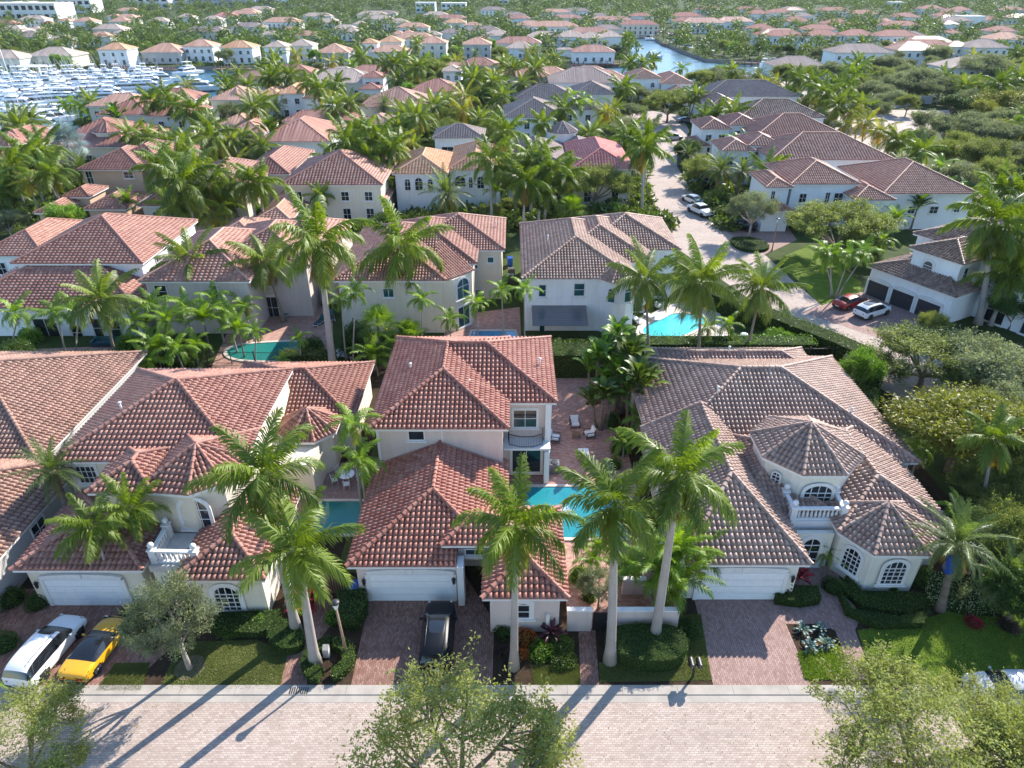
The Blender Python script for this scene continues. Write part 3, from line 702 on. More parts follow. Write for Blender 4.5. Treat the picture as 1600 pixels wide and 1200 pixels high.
def palm(x, y, h, kind='royal', label=None, s=1.0, dx=0.0, dy=0.0, r=None, name=None, group=None, cat='palm tree', cage=False, cluster=None, var=None, z=0.0):
    """h: height of the crown centre above the ground"""
    nm = name or {'royal': 'royal_palm', 'coco': 'coconut_palm', 'yellow': 'coconut_palm', 'adon': 'small_palm', 'date': 'date_palm', 'areca': 'areca_palm', 'blue': 'blue_fan_palm', 'fan': 'fan_palm', 'banana': 'bird_of_paradise_plant'}[kind]
    root = empty(nm, (x, y, z), 0, label, cat, group)
    r = r or PKIND[kind][1]
    cm = CR[kind][(var if var is not None else rnd.randrange(99)) % len(CR[kind])]
    stems = cluster or [(0, 0, dx, dy, h)]
    for (bx, by, ddx, ddy, hh) in stems:
        sh = .9 * s if kind in ('royal',) else (.5 * s if kind == 'adon' else 0)
        th = max(.2, hh - sh)
        if hh > .8:
            link('trunk', trunk_mesh(kind, th, ddx, ddy, r * s ** .3), root, (bx, by, 0))
        if sh:
            m = MB(); rr = r * .62 * s ** .3; m.tube([(0, 0, -.05), (0, 0, sh * .3), (0, 0, sh * 1.05)], [rr * 1.25, rr * 1.3, rr * .55], 8)
            me = m.mesh('crownshaft', M['shaft'])
            colr = me.color_attributes.new('Col', 'FLOAT_COLOR', 'POINT'); colr.data.foreach_set('color', np.tile([.5, 0, 0, 1], len(me.vertices)).astype(np.float32))
            link('crownshaft', me, root, (bx + ddx, by + ddy, th))
        link('crown', cm, root, (bx + ddx, by + ddy, hh), (rnd.uniform(-.14, .14), rnd.uniform(-.14, .14), rnd.random() * 6.28), (s, s, s * rnd.uniform(.88, 1.1)))
    return root
def palm_px(bx, by, cx, cy, kind='royal', label=None, s=1.0, **k):
    """base at picture point (bx,by) on the ground, crown centre seen at (cx,cy), standing in the plane of its base"""
    X, Y = G(bx, by); h = ZY(cy, Y); x2 = XP(cx, Y, h)
    return palm(X, Y, h, kind, label, s, dx=x2 - X, **k)
def palm_h(cx, cy, h, kind='royal', label=None, s=1.0, dx=0.0, **k):
    dx = dx or (rnd.random() - .5) * min(1.6, h * .2)
    X, Y = G(cx, cy, h); return palm(X - dx, Y, h, kind, label, s, dx=dx, **k)

def leaf_cloud(P, D, size, rs, tint, up=.35, aspect=.55):
    """P (n,3) leaf positions; random quads"""
    n = len(P)
    a = rs.randn(n, 3); a /= np.linalg.norm(a, axis=1)[:, None]; a = a + D * .6; a[:, 2] += 0; a /= np.linalg.norm(a, axis=1)[:, None]
    nrm = rs.randn(n, 3); nrm[:, 2] += up * 3; b = np.cross(nrm, a); b /= (np.linalg.norm(b, axis=1)[:, None] + 1e-9)
    sz = size * (.6 + .8 * rs.rand(n))[:, None]
    V = np.stack([P, P + a * sz * .55 + b * sz * aspect / 2, P + a * sz * 1.1, P + a * sz * .55 - b * sz * aspect / 2], 1).reshape(-1, 3)
    F = np.arange(4 * n).reshape(n, 4)
    C = np.repeat(np.stack([np.clip(tint + (rs.rand(n) - .5) * .35, 0, 1), rs.rand(n), rs.rand(n) * .6, np.ones(n)], 1), 4, axis=0)
    return V, F, C
def tree_meshes(name, mat, seed, H=6.0, Rr=3.2, trunk_h=1.8, limbs=6, sub=5, twig=6, nleaf=40, leaf=.14, flat=.6, bark='bark', r0=.16, vase=.5, gap=.0, limbvis=True, spread=.45):
    rs = np.random.RandomState(seed); m = MB(); LP = []; LD = []; LT = []
    top = np.array([0, 0, trunk_h])
    m.tube([(0, 0, -.1), (rs.randn() * .05, rs.randn() * .05, trunk_h * .5), tuple(top)], [r0 * 1.4, r0, r0 * .85], 8)
    for i in range(limbs):
        az = i * 2 * math.pi / limbs + rs.rand() * .8; rad = Rr * (.35 + .35 * rs.rand()); zz = trunk_h + (H - trunk_h) * (.35 + .35 * rs.rand())
        if i == 0: rad *= .3; zz = trunk_h + (H - trunk_h) * .7
        e = np.array([math.cos(az) * rad, math.sin(az) * rad, zz]); mid = top + (e - top) * .5 + np.array([math.cos(az), math.sin(az), -.2]) * rad * .12
        m.tube([tuple(top), tuple(mid), tuple(e)], [r0 * .6, r0 * .42, r0 * .26], 6, caps=False)
        for j in range(sub):
            a2 = az + (rs.rand() - .5) * 2.6; rr = Rr * spread * (.6 + .6 * rs.rand())
            st = mid + (e - mid) * (.3 + .7 * rs.rand())
            e2 = st + np.array([math.cos(a2) * rr, math.sin(a2) * rr, (H - trunk_h) * flat * (rs.rand() * .75 - .2)])
            # keep inside a rounded crown
            q = math.hypot(e2[0], e2[1]) / Rr
            if q > 1: e2[:2] /= q
            zt = trunk_h + (H - trunk_h) * math.sqrt(max(.05, 1 - .75 * min(1, q) ** 2)); e2[2] = min(e2[2], zt); e2[2] = max(e2[2], trunk_h * .8)
            m.tube([tuple(st), tuple((st + e2) / 2 + rs.randn(3) * .1), tuple(e2)], [r0 * .24, r0 * .16, r0 * .09], 4, caps=False)
            tint = .25 + .5 * rs.rand()
            for k in range(twig):
                d = rs.randn(3); d[2] = abs(d[2]) * .9 + .15; d /= np.linalg.norm(d); ln = Rr * .24 * (.5 + 1.0 * rs.rand())
                s3 = st + (e2 - st) * (.45 + .6 * rs.rand()); 
                if rs.rand() < gap: continue
                tt = rs.rand(nleaf) ** .8
                LP.append(s3 + d * ln * tt[:, None] + rs.randn(nleaf, 3) * leaf * .9); LD.append(np.tile(d, (nleaf, 1))); LT.append(np.full(nleaf, tint) + (rs.rand() - .5) * .3)
    for i in range(limbs * 5):      # leafy shoots over the heart of the crown
        a = rs.rand() * 6.28; q = rs.rand() ** .6 * .62; p = np.array([math.cos(a) * q * Rr, math.sin(a) * q * Rr, trunk_h + (H - trunk_h) * (math.sqrt(1 - .7 * q * q) * (.62 + .3 * rs.rand()))])
        d = np.array([rs.randn() * .4, rs.randn() * .4, 1.]); d /= np.linalg.norm(d); tt = rs.rand(nleaf * 2)
        LP.append(p + d * Rr * .22 * tt[:, None] + rs.randn(nleaf * 2, 3) * np.array([.28, .28, .12]) * Rr / 3.4); LD.append(np.tile(d, (nleaf * 2, 1))); LT.append(np.full(nleaf * 2, .2 + .6 * rs.rand()))
    V, F, C = leaf_cloud(np.concatenate(LP), np.concatenate(LD), leaf, rs, np.concatenate(LT), aspect=.42)
    return m.mesh(name + '_trunk', M[bark]), npmesh(name + '_crown', V, F, mat, colr=C)
TR = {}
TR['oak'] = [tree_meshes('oak', M['leaf_oak'], 100 + i, 6, 3.4, 1.5, 8, 8, 10, 60, .15) for i in range(3)]
TR['feather'] = [tree_meshes('feathery_oak', M['leaf_feather'], 170 + i, 6, 3.4, 1.3, 9, 8, 9, 40, .12, gap=.12, flat=.8) for i in range(3)]
TR['grey'] = [tree_meshes('grey_tree', M['leaf_grey'], 110 + i, 6, 3.6, 1.4, 7, 8, 9, 44, .21, bark='bark_pale') for i in range(3)]
TR['dark'] = [tree_meshes('dark_tree', M['leaf_dark'], 120 + i, 6, 3.2, 1.2, 8, 8, 9, 46, .21) for i in range(2)]
TR['olive'] = [tree_meshes('olive_tree', M['leaf_olive'], 130 + i, 6, 3.6, 1.4, 7, 7, 8, 36, .2) for i in range(1)]
TR['lime'] = [tree_meshes('lime_tree', M['leaf_lime'], 140 + i, 6, 3.0, 1.4, 6, 6, 8, 36, .22) for i in range(1)]
TR['sparse'] = [tree_meshes('airy_tree', M['leaf_grey'], 150 + i, 6, 3.0, 1.9, 7, 7, 8, 52, .13, bark='bark_pale', gap=.05) for i in range(2)]
def tree(x, y, kind='oak', label=None, s=1.0, sz=None, name=None, group=None, var=None, rot=None, cat='tree'):
    nm = name or {'oak': 'oak_tree', 'feather': 'oak_tree', 'grey': 'broadleaf_tree', 'dark': 'broadleaf_tree', 'olive': 'broadleaf_tree', 'lime': 'broadleaf_tree', 'sparse': 'young_tree'}[kind]
    root = empty(nm, (x, y, 0), rnd.random() * 6.28 if rot is None else rot, label, cat, group)
    t, c = TR[kind][(var if var is not None else rnd.randrange(99)) % len(TR[kind])]
    link('trunk', t, root, scale=(s, s, sz or s)); link('crown', c, root, scale=(s, s, sz or s)); return root
def tree_px(px, py, h, wpx, kind='oak', label=None, flat=.72, **k):
    """crown top-centre seen at (px,py) at height about .6 h; wpx crown width in picture pixels"""
    X, Y = G(px, py, h * .6); t = Y * CP + (CAMH - h * .6) * SP
    rad = wpx / FPX * t / 2
    base = 3.5
    return tree(X, Y, kind, label, s=rad / base, sz=max(h / 6.4, rad / base * flat), **k)

def shrub(x, y, r, h, mat='leaf_hedge', label=None, name='shrub', n=None, leaf=.09, cat='shrub', group=None, z=0, core=True, poly=None, flat=.35):
    """leafy mound; poly: footprint outline (world) for clipped hedges"""
    rs = np.random.RandomState(int(abs(x * 31 + y * 17) * 10) % 99999)
    if poly is None:
        n = n or int(2600 * r * max(r, h) / leaf * .055) + 200; n = min(n, 26000)
        th = rs.rand(n) * 2 * np.pi; ct = rs.rand(n); rr = np.sqrt(1 - ct ** 2); q = .82 + .22 * rs.rand(n) + .08 * np.sin(th * 3 + x) + .07 * np.sin(th * 7)
        P = np.stack([r * rr * np.cos(th) * q, r * rr * np.sin(th) * q, h * (ct ** .8) * q], 1); D = P / (np.linalg.norm(P, axis=1)[:, None] + 1e-6)
        cm = MB(); cm.lathe([(r * .8, -.02), (r * .82, h * .3), (r * .6, h * .62), (r * .25, h * .78)], n=10)
    else:
        pl = [(px - x, py - y) for px, py in poly]
        ar = abs(sum(pl[i][0] * pl[(i + 1) % len(pl)][1] - pl[(i + 1) % len(pl)][0] * pl[i][1] for i in range(len(pl)))) / 2
        per = sum(math.dist(pl[i], pl[(i + 1) % len(pl)]) for i in range(len(pl)))
        dens = n or (.9 / leaf ** 2); dens = min(dens, 30000 / max(1, ar + per * h))
        tris = geometry.tessellate_polygon([[Vector((a, b, 0)) for a, b in pl]]); P = []
        for t in tris:
            a, b, c = [np.array(pl[i]) for i in t]; A = abs((b[0] - a[0]) * (c[1] - a[1]) - (b[1] - a[1]) * (c[0] - a[0])) / 2; k = int(A * dens) + 1
            u, v = rs.rand(k), rs.rand(k); f = u + v > 1; u[f] = 1 - u[f]; v[f] = 1 - v[f]
            q = a + u[:, None] * (b - a) + v[:, None] * (c - a); P.append(np.column_stack([q, h * (.88 + .14 * rs.rand(k))]))
        nt_ = sum(map(len, P))
        for i in range(len(pl)):
            a, b = np.array(pl[i]), np.array(pl[(i + 1) % len(pl)]); k = int(np.linalg.norm(b - a) * h * dens) + 1
            u = rs.rand(k); q = a + u[:, None] * (b - a); P.append(np.column_stack([q + rs.randn(k, 2) * .04, h * rs.rand(k)]))
        P = np.concatenate(P); P += rs.randn(*P.shape) * leaf * .35
        D = rs.randn(*P.shape) * .3; D[:, 2] += .5
        cm = MB(); cxy = np.mean(pl, axis=0); cm.prism([tuple(p) for p in pl], -.02, h * .86)
        n = len(P)
    V, F, C = leaf_cloud(P, D, leaf, rs, np.full(n, .5) + .25 * np.sin(P[:, 0] * 2.1) * np.cos(P[:, 1] * 1.7), flat)
    me = npmesh(name, np.concatenate([V]), F, M[mat], colr=C)
    o = link(name, me, None, (x, y, z)); tag(o, label, cat, group)
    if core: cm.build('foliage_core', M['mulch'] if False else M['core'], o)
    return o
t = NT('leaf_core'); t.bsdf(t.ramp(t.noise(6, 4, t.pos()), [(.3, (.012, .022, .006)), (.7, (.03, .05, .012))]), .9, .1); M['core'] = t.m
# ------------------------------------------------------------------ vehicles (front towards +x, origin on the ground at the centre)
CARS = {}
SHAPES = {
 # station: x, half width, sill z, belt z, top z, top half width ; cabin = indices of stations bounding glass
 'suv': (4.85, [(-2.40, .74, .42, .80, .86, .60), (-2.34, .90, .30, .95, 1.05, .74), (-2.12, .94, .24, 1.02, 1.42, .66), (-1.72, .95, .22, 1.03, 1.64, .63), (-.85, .96, .21, 1.02, 1.70, .65), (.15, .96, .21, 1.00, 1.67, .64), (.55, .96, .21, .99, 1.55, .64), (1.18, .95, .22, .97, 1.07, .74), (1.9, .93, .24, .88, .96, .66), (2.28, .86, .28, .72, .80, .56), (2.40, .70, .34, .60, .66, .46)], (1, 7), .36, 1.46),
 'coupe': (4.56, [(-2.27, .78, .36, .72, .80, .66), (-2.2, .90, .26, .84, .90, .74), (-1.55, .95, .20, .90, .95, .74), (-1.35, .94, .18, .90, .97, .70), (-.75, .92, .17, .86, 1.14, .60), (-.25, .92, .17, .83, 1.20, .56), (.15, .92, .17, .80, 1.17, .56), (.82, .93, .17, .76, .82, .66), (1.5, .94, .2, .70, .78, .60), (2.05, .84, .22, .52, .58, .56), (2.26, .62, .24, .42, .46, .42)], (3, 7), .33, 1.35),
 'sedan': (4.8, [(-2.38, .74, .40, .78, .86, .64), (-2.28, .88, .28, .90, 1.02, .70), (-1.85, .92, .22, .95, 1.08, .70), (-1.15, .93, .20, .94, 1.36, .60), (-.5, .93, .20, .92, 1.44, .60), (.2, .93, .20, .90, 1.42, .60), (.45, .93, .20, .89, 1.36, .60), (1.2, .92, .21, .86, .96, .72), (1.95, .88, .23, .76, .84, .62), (2.3, .78, .27, .62, .68, .52), (2.40, .62, .32, .52, .56, .42)], (2, 7), .33, 1.42),
 'pickup': (5.6, [(-2.78, .90, .50, 1.0, 1.05, .86), (-2.72, .94, .40, 1.08, 1.14, .88), (-1.0, .96, .36, 1.10, 1.16, .88), (-.85, .96, .36, 1.12, 1.70, .70), (-.1, .97, .34, 1.12, 1.84, .68), (.5, .97, .34, 1.12, 1.82, .68), (.75, .97, .34, 1.12, 1.70, .68), (1.35, .96, .36, 1.10, 1.20, .78), (2.2, .95, .38, 1.04, 1.12, .74), (2.7, .90, .42, .86, .94, .68), (2.78, .84, .48, .76, .8, .6)], (2, 7), .40, 1.75),
}
def car_meshes(kind, colr, sunroof=None, deckroof=None):
    key = (kind, colr, sunroof, deckroof)
    if key in CARS: return CARS[key]
    L, st, (g0, g1), wr, wb = SHAPES[kind]
    bm = bmesh.new(); rows = []
    for x, hw, z0, zb, zt, tw in st:
        h = .5 * (zb - z0)
        ring = [(x, 0, z0), (x, -hw * .86, z0), (x, -hw * .985, z0 + .1), (x, -hw, z0 + h), (x, -hw * .965, zb), (x, -(tw + (hw - tw) * .12), zt - (zt - zb) * .14), (x, -tw * .72, zt), (x, 0, zt + .03),
                (x, tw * .72, zt), (x, (tw + (hw - tw) * .12), zt - (zt - zb) * .14), (x, hw * .965, zb), (x, hw, z0 + h), (x, hw * .985, z0 + .1), (x, hw * .86, z0)]
        rows.append([bm.verts.new(p) for p in ring])
    K = len(rows[0]); crease = []
    for i in range(len(rows) - 1):
        for k in range(K):
            f = bm.faces.new((rows[i][k], rows[i + 1][k], rows[i + 1][(k + 1) % K], rows[i][(k + 1) % K]))
            m = 0
            side = k in (4, 9)
            if g0 <= i < g1:
                if side: m = 1
                if k in (5, 6, 7, 8) and i == g1 - 1: m = 2
                if k in (5, 6, 7, 8) and i == g0 and kind != 'pickup': m = 3
                if kind == 'pickup' and k in (5, 6, 7, 8) and i == g0: m = 3
                if kind == 'coupe' and k in (5, 6, 7, 8) and i in (g0, g0 + 1, g0 + 2): m = 3
                if sunroof and k in (6, 7) and i in sunroof: m = 2
            f.material_index = m; f.smooth = True
    bm.faces.new(rows[0][::1]); bm.faces.new(rows[-1][::-1])
    bmesh.ops.recalc_face_normals(bm, faces=bm.faces[:])
    cl = bm.edges.layers.float.new('crease_edge')
    for e in bm.edges:
        ms = {f.material_index for f in e.link_faces}
        if len(ms) > 1: e[cl] = .85
    me = bpy.data.meshes.new('car_tmp'); bm.to_mesh(me); bm.free()
    o = bpy.data.objects.new('car_tmp', me); col.objects.link(o); md = o.modifiers.new('s', 'SUBSURF'); md.levels = md.render_levels = 2
    dg = bpy.context.evaluated_depsgraph_get(); ev = o.evaluated_get(dg); em = ev.to_mesh()
    V = np.empty(len(em.vertices) * 3, np.float32); em.vertices.foreach_get('co', V); V = V.reshape(-1, 3)
    F = np.array([list(p.vertices) for p in em.polygons]); mi = np.array([p.material_index for p in em.polygons])
    ev.to_mesh_clear(); bpy.data.objects.remove(o); bpy.data.meshes.remove(me)
    # wheel arches: paint body faces near the wheels black by leaving them out
    ctr = V[F].mean(axis=1)
    arch = np.zeros(len(F), bool)
    for wx in (-wb, wb): arch |= (np.hypot(ctr[:, 0] - wx, ctr[:, 2] - wr) < wr + .07) & (np.abs(ctr[:, 1]) > .80) & (ctr[:, 2] < wr + .34)
    parts = {}
    parts['body'] = npmesh('car_body', V, F[(mi == 0) & ~arch], M['paint_' + colr] if colr != 'twotone' else M['paint_white'], smooth=True)
    for n_, k in (('side_glass', 1), ('windscreen', 2), ('rear_glass', 3)):
        if (mi == k).any(): parts[n_] = npmesh('car_' + n_, V, F[mi == k], M['carglass'], smooth=True)
    m = MB(); m.box(-L / 2 + .25, -.80, .24, L / 2 - .25, .80, .62); parts['underbody'] = m.mesh('car_underbody', M['rubber'])
    m = MB(); m.sm = True
    pr = [(wr * .62, -.11), (wr * .93, -.11), (wr, -.06), (wr, .06), (wr * .93, .11), (wr * .62, .11)]
    m.lathe(pr, n=20); parts['tyre'] = m.mesh('tyre', M['rubber'])
    m = MB(); m.lathe([(wr * .64, -.1), (wr * .64, .085), (wr * .5, .085), (wr * .48, .04)], n=20)
    for i in range(5): a = i * 1.2566; m.obox((math.cos(a) * wr * .33, math.sin(a) * wr * .33, .09), wr * .6, .07, .03, a)
    m.lathe([(.07, 0), (.07, .11), (.02, .12)], n=10); parts['rim'] = m.mesh('rim', M['rim' if colr not in ('white', 'black') else 'blackrim'])
    CARS[key] = (parts, L, wr, wb, st); return CARS[key]
def car(x, y, head, kind, colr, label, sunroof=None, plate=True, name=None, cat='car', group=None):
    parts, L, wr, wb, st = car_meshes(kind, colr, sunroof)
    root = empty(name or 'parked_car', (x, y, 0), head, label, cat, group)
    for n_ in ('body', 'side_glass', 'windscreen', 'rear_glass', 'underbody'):
        if n_ in parts: link(n_, parts[n_], root)
    for wx in (-wb, wb):
        for sy in (-1, 1):
            t_ = link('tyre', parts['tyre'], root, (wx, sy * (st[5][1] - .12), wr), (R(-90) * sy, 0, 0)); link('rim', parts['rim'], t_)
    hw = st[-3][1]; z = st[-3][3]
    for sy in (-1, 1):
        m = MB(); m.sm = True; m.lathe([(.0, -.02), (.12, -.02), (.15, .03), (.1, .07)], n=10, sx=1.3, sy=.6)
        m.build('headlight', M['clear_lens'], root, loc=(st[-2][0] - .10, sy * hw * .72, z - .06), rot=(0, R(60), 0))
        zr = st[1][3] - .08
        if kind == 'coupe':
            for dy in (.42, .66):
                m = MB(); m.lathe([(.075, 0), (.075, .03), (.02, .035)], n=12, sy=1.5); m.build('tail_light', M['red_lens'], root, loc=(st[0][0] - .02, sy * dy, .63), rot=(0, R(-90), 0))
        else:
            m = MB(); m.box(-.03, -.17, -.06, .05, .17, .06); m.build('tail_light', M['red_lens'], root, loc=(st[0][0] + .06, sy * st[0][1] * .84, zr - .05), rot=(0, 0, -sy * .25))
        m = MB(); m.sm = True; m.lathe([(.03, -.07), (.09, -.05), (.1, .05), (.04, .08)], n=8, sx=.7); m.box(-.02, -.16 if sy > 0 else 0, -.03, .02, 0 if sy > 0 else .16, .0)
        m.build('wing_mirror', M['paint_' + colr], root, loc=(st[-4][0] - .42, sy * (st[-4][1] + .10), st[-4][3] + .08))
    m = MB(); m.box(-.015, -.26, -.06, .015, .26, .06); m.build('number_plate', M['paint_grey'] if colr == 'yellow' else M['clear_lens'], root, loc=(st[0][0] - .03, 0, st[0][2] + .12))
    m = MB(); m.box(-.05, -.72, -.05, .05, .72, .05); m.build('bumper_strip', M['rubber'], root, loc=(st[0][0] + .03, 0, st[0][2]))
    if kind == 'suv':
        for sy in (-1, 1): m = MB(); m.tube([(-1.7, 0, 0), (-1.6, 0, .06), (.2, 0, .06), (.35, 0, 0)], .02, 6); m.build('roof_rail', M['blackrim'], root, loc=(0, sy * .56, 1.66))
    return root

# ------------------------------------------------------------------ boats (bow towards +x)
BOATS = {}
def boat_meshes(L, Wd, kind):
    key = (L, Wd, kind)
    if key in BOATS: return BOATS[key]
    fr = L * .09; hb = .9 + L * .05
    m = MB(); K = 9; rows = []
    for i in range(K):
        t = i / (K - 1); x = -L / 2 + L * t; hw = Wd / 2 * (1 - max(0, (t - .45) / .55) ** 2.2) * (.92 + .08 * min(1, t * 4)); z = hb * (.78 + .42 * t ** 2)
        rows.append([(x + (0 if t < .99 else 0), -hw, z), (x, -hw * .78, z * .25), (x - (L * .05 if i == K - 1 else 0), 0, -.35), (x, hw * .78, z * .25), (x, hw, z)])
    V = [p for r_ in rows for p in r_]; F = []
    for i in range(K - 1):
        for k in range(4): F.append((i * 5 + k, (i + 1) * 5 + k, (i + 1) * 5 + k + 1, i * 5 + k + 1))
        F.append((i * 5 + 4, (i + 1) * 5 + 4, (i + 1) * 5, i * 5))
    F.append((0, 1, 2, 3, 4)); m.idx(V, [tuple(reversed(f)) for f in F])
    parts = {'hull': m.mesh('hull', M['white'])}
    c = MB(); w_ = MB(); d = MB()
    def cab(x0, x1, z0, z1, wd, rake=.8):
        c.idx([(x0, -wd, z0), (x1, -wd * .8, z0), (x1, wd * .8, z0), (x0, wd, z0), (x0 + .1, -wd * .86, z1), (x1 - rake, -wd * .7, z1), (x1 - rake, wd * .7, z1), (x0 + .1, wd * .86, z1)], [(0, 1, 5, 4), (1, 2, 6, 5), (2, 3, 7, 6), (3, 0, 4, 7), (4, 5, 6, 7)])
        zz0, zz1 = z0 + (z1 - z0) * .35, z0 + (z1 - z0) * .8
        for sg in (-1, 1):
            w_.q([(x0 + .5, sg * (wd * .955 + .01), zz0), (x1 - .35 * rake - .1, sg * (wd * .79 + .01), zz0), (x1 - .8 * rake - .1, sg * (wd * .76 + .01), zz1), (x0 + .5, sg * (wd * .90 + .01), zz1)], sg > 0)
        w_.q([(x1 - .35 * rake + .02, -wd * .7, zz0), (x1 - .35 * rake + .02, wd * .7, zz0), (x1 - .8 * rake + .02, wd * .66, zz1), (x1 - .8 * rake + .02, -wd * .66, zz1)])
    if kind == 'yacht':
        cab(-L * .22, L * .24, hb * .85, hb * .85 + 1.6, Wd * .42, 1.6); cab(-L * .18, L * .08, hb * .85 + 1.62, hb * .85 + 2.3, Wd * .34, .9)
        c.box(-L * .16, -Wd * .3, hb + 3.3, L * .02, Wd * .3, hb + 3.4)
        for sx_ in (-L * .15, 0):
            for sy in (-1, 1): c.tube([(sx_, sy * Wd * .27, hb + 2.2), (sx_, sy * Wd * .27, hb + 3.3)], .04, 5)
        d.box(-L * .47, -Wd * .38, hb * .55, -L * .23, Wd * .38, hb * .80)
        d.tube([(-L * .1, 0, hb + 3.3), (-L * .14, 0, hb + 5)], [.05, .02], 5)
        for sy in (-1, 1): d.tube([(-L * .05, sy * Wd * .35, hb + 2), (-L * .22, sy * Wd * 1.1, hb + 8)], [.035, .015], 4)
    elif kind == 'console':
        c.box(-L * .05, -.45, hb * .6, L * .1, .45, hb + .7); c.box(-L * .12, -Wd * .32, hb + 1.7, L * .14, Wd * .32, hb + 1.78)
        for sx_ in (-L * .08, L * .1):
            for sy in (-1, 1): c.tube([(sx_, sy * .5, hb * .6), (sx_, sy * .6, hb + 1.7)], .035, 5)
        w_.box(L * .1 - .02, -.4, hb + .3, L * .1 + .02, .4, hb + 1.0); d.box(-L * .45, -Wd * .36, hb * .62, L * .3, Wd * .36, hb * .79)
        for sy in (-.35, .35): d.box(-L / 2 - .4, sy - .18, 0, -L / 2 + .1, sy + .18, hb + .3)
    else:
        cab(-L * .15, L * .18, hb * .9, hb * .9 + .6, Wd * .33, .7); d.box(-L * .42, -Wd * .3, hb * .6, -L * .17, Wd * .3, hb * .85)
        c.tube([(L * .05, 0, hb), (L * .05, 0, hb + L * 1.25)], [.11, .06], 6); c.tube([(L * .05, 0, hb + 1.5), (-L * .4, 0, hb + 1.5)], .14, 6)
        for a in ((L * .49, 0), (-L * .47, 0), (L * .02, Wd * .45), (L * .02, -Wd * .45)): d.tube([(a[0], a[1], hb), (L * .05, 0, hb + L * 1.22)], .02, 3)
    parts['cabin'] = c.mesh('cabin', M['white']); parts['windows'] = w_.mesh('windows', M['carglass']) if w_.V else None; parts['deck'] = d.mesh('deck', M['white'])
    BOATS[key] = parts; return parts
def boat(px, py, ang, L, Wd, kind, label, group=None, xy=None):
    X, Y = xy or G(px, py, -1.0)
    root = empty({'yacht': 'motor_yacht', 'console': 'motor_boat', 'sail': 'sailing_boat'}[kind], (X, Y, -1.45), ang, label, 'boat', group)
    for n_, me in boat_meshes(L, Wd, kind).items():
        if me: link({'windows': 'cabin_glass'}.get(n_, n_), me, root)
    return root

# ------------------------------------------------------------------ furniture and small things
def armchair(x, y, a, label, group=None):
    r = empty('patio_armchair', (x, y, 0), a, label, 'armchair', group)
    f = MB()
    for sx_ in (-.38, .38):
        for sy in (-.36, .36): f.box(sx_ - .03, sy - .03, 0, sx_ + .03, sy + .03, .62 if sy < 0 else .85)
        f.box(sx_ - .04, -.40, .60, sx_ + .04, .38, .64)
    f.box(-.38, -.36, .22, .38, .38, .27); f.build('frame', M['iron'], r)
    c = MB(); c.box(-.35, -.36, .27, .35, .32, .43); c.build('seat_cushion', M['white'], r)
    b = MB(); b.obox((0, .34, .66), .70, .15, .55, 0, R(-12)); b.build('back_cushion', M['white'], r); return r
def lounger(x, y, a, colr, label, group=None):
    r = empty('sun_lounger', (x, y, 0), a, label, 'sun lounger', group)
    f = MB(); f.box(-.33, -.95, .22, .33, .95, .28)
    for sx_ in (-.3, .3):
        for sy in (-.85, .75): f.box(sx_ - .03, sy - .03, 0, sx_ + .03, sy + .03, .22)
    f.build('frame', M['white'], r)
    c = MB(); c.box(-.30, -.95, .28, .30, .25, .36); c.build('seat_pad', colr, r)
    b = MB(); b.obox((0, .58, .56), .60, .78, .08, 0, R(38)); b.build('backrest', colr, r); return r
def round_table(x, y, label, d=1.2, mat='white'):
    r = empty('round_table', (x, y, 0), 0, label, 'table')
    t_ = MB(); t_.lathe([(d / 2, .71), (d / 2, .74), (d / 2 - .03, .745)], n=24); t_.build('tabletop', M[mat], r)
    l_ = MB()
    for i in range(4): q = i * R(90) + .6; l_.tube([(math.cos(q) * d * .38, math.sin(q) * d * .38, 0), (math.cos(q) * d * .2, math.sin(q) * d * .2, .4), (math.cos(q) * d * .35, math.sin(q) * d * .35, .71)], .02, 6)
    l_.build('table_legs', M[mat], r); return r
def wire_chair(x, y, a, label, group=None):
    r = empty('garden_chair', (x, y, 0), a, label, 'chair', group)
    s_ = MB(); s_.box(-.22, -.22, .42, .22, .22, .46); s_.build('seat', M['white'], r)
    b = MB(); b.tube([(-.22, .22, .44), (-.22, .28, .9), (.22, .28, .9), (.22, .22, .44)], .018, 6)
    for i in range(5): b.tube([(-.16 + i * .08, .225, .46), (-.16 + i * .08, .275, .88)], .01, 4)
    b.build('backrest', M['white'], r)
    for sx_ in (-.2, .2):
        for sy in (-.2, .2): l_ = MB(); l_.tube([(sx_, sy, .43), (sx_ * 1.15, sy * 1.15, 0)], .016, 5); l_.build('leg', M['white'], r)
        l_ = MB(); l_.tube([(sx_ * 1.1, .24, .66), (sx_ * 1.15, -.2, .66), (sx_, -.22, .44)], .016, 5); l_.build('armrest', M['white'], r)
    return r
def lamp_post(x, y, h, label, lean=0.0):
    r = empty('street_lamp', (x, y, 0), 0, label, 'street lamp', 'street lamps')
    p = MB(); p.tube([(0, 0, -.05), (0, 0, .25)], .13, 12); p.tube([(0, 0, .25), (lean, 0, h)], [.085, .06], 12); p.build('pole', M['lamp_wood'], r)
    hd = MB(); hd.lathe([(.07, -.05), (.10, .02), (.14, .2), (.21, .42), (.23, .46)], (lean, 0, h), 16); hd.build('lamp_head', M['trim'], r)
    cp = MB(); cp.lathe([(.25, .46), (.26, .5), (.18, .56), (.03, .6)], (lean, 0, h), 16); cp.build('lamp_cap', M['iron'], r)
    return r
M['lamp_wood'] = simple('lamp_pole_tan', (.34, .22, .15), .7)
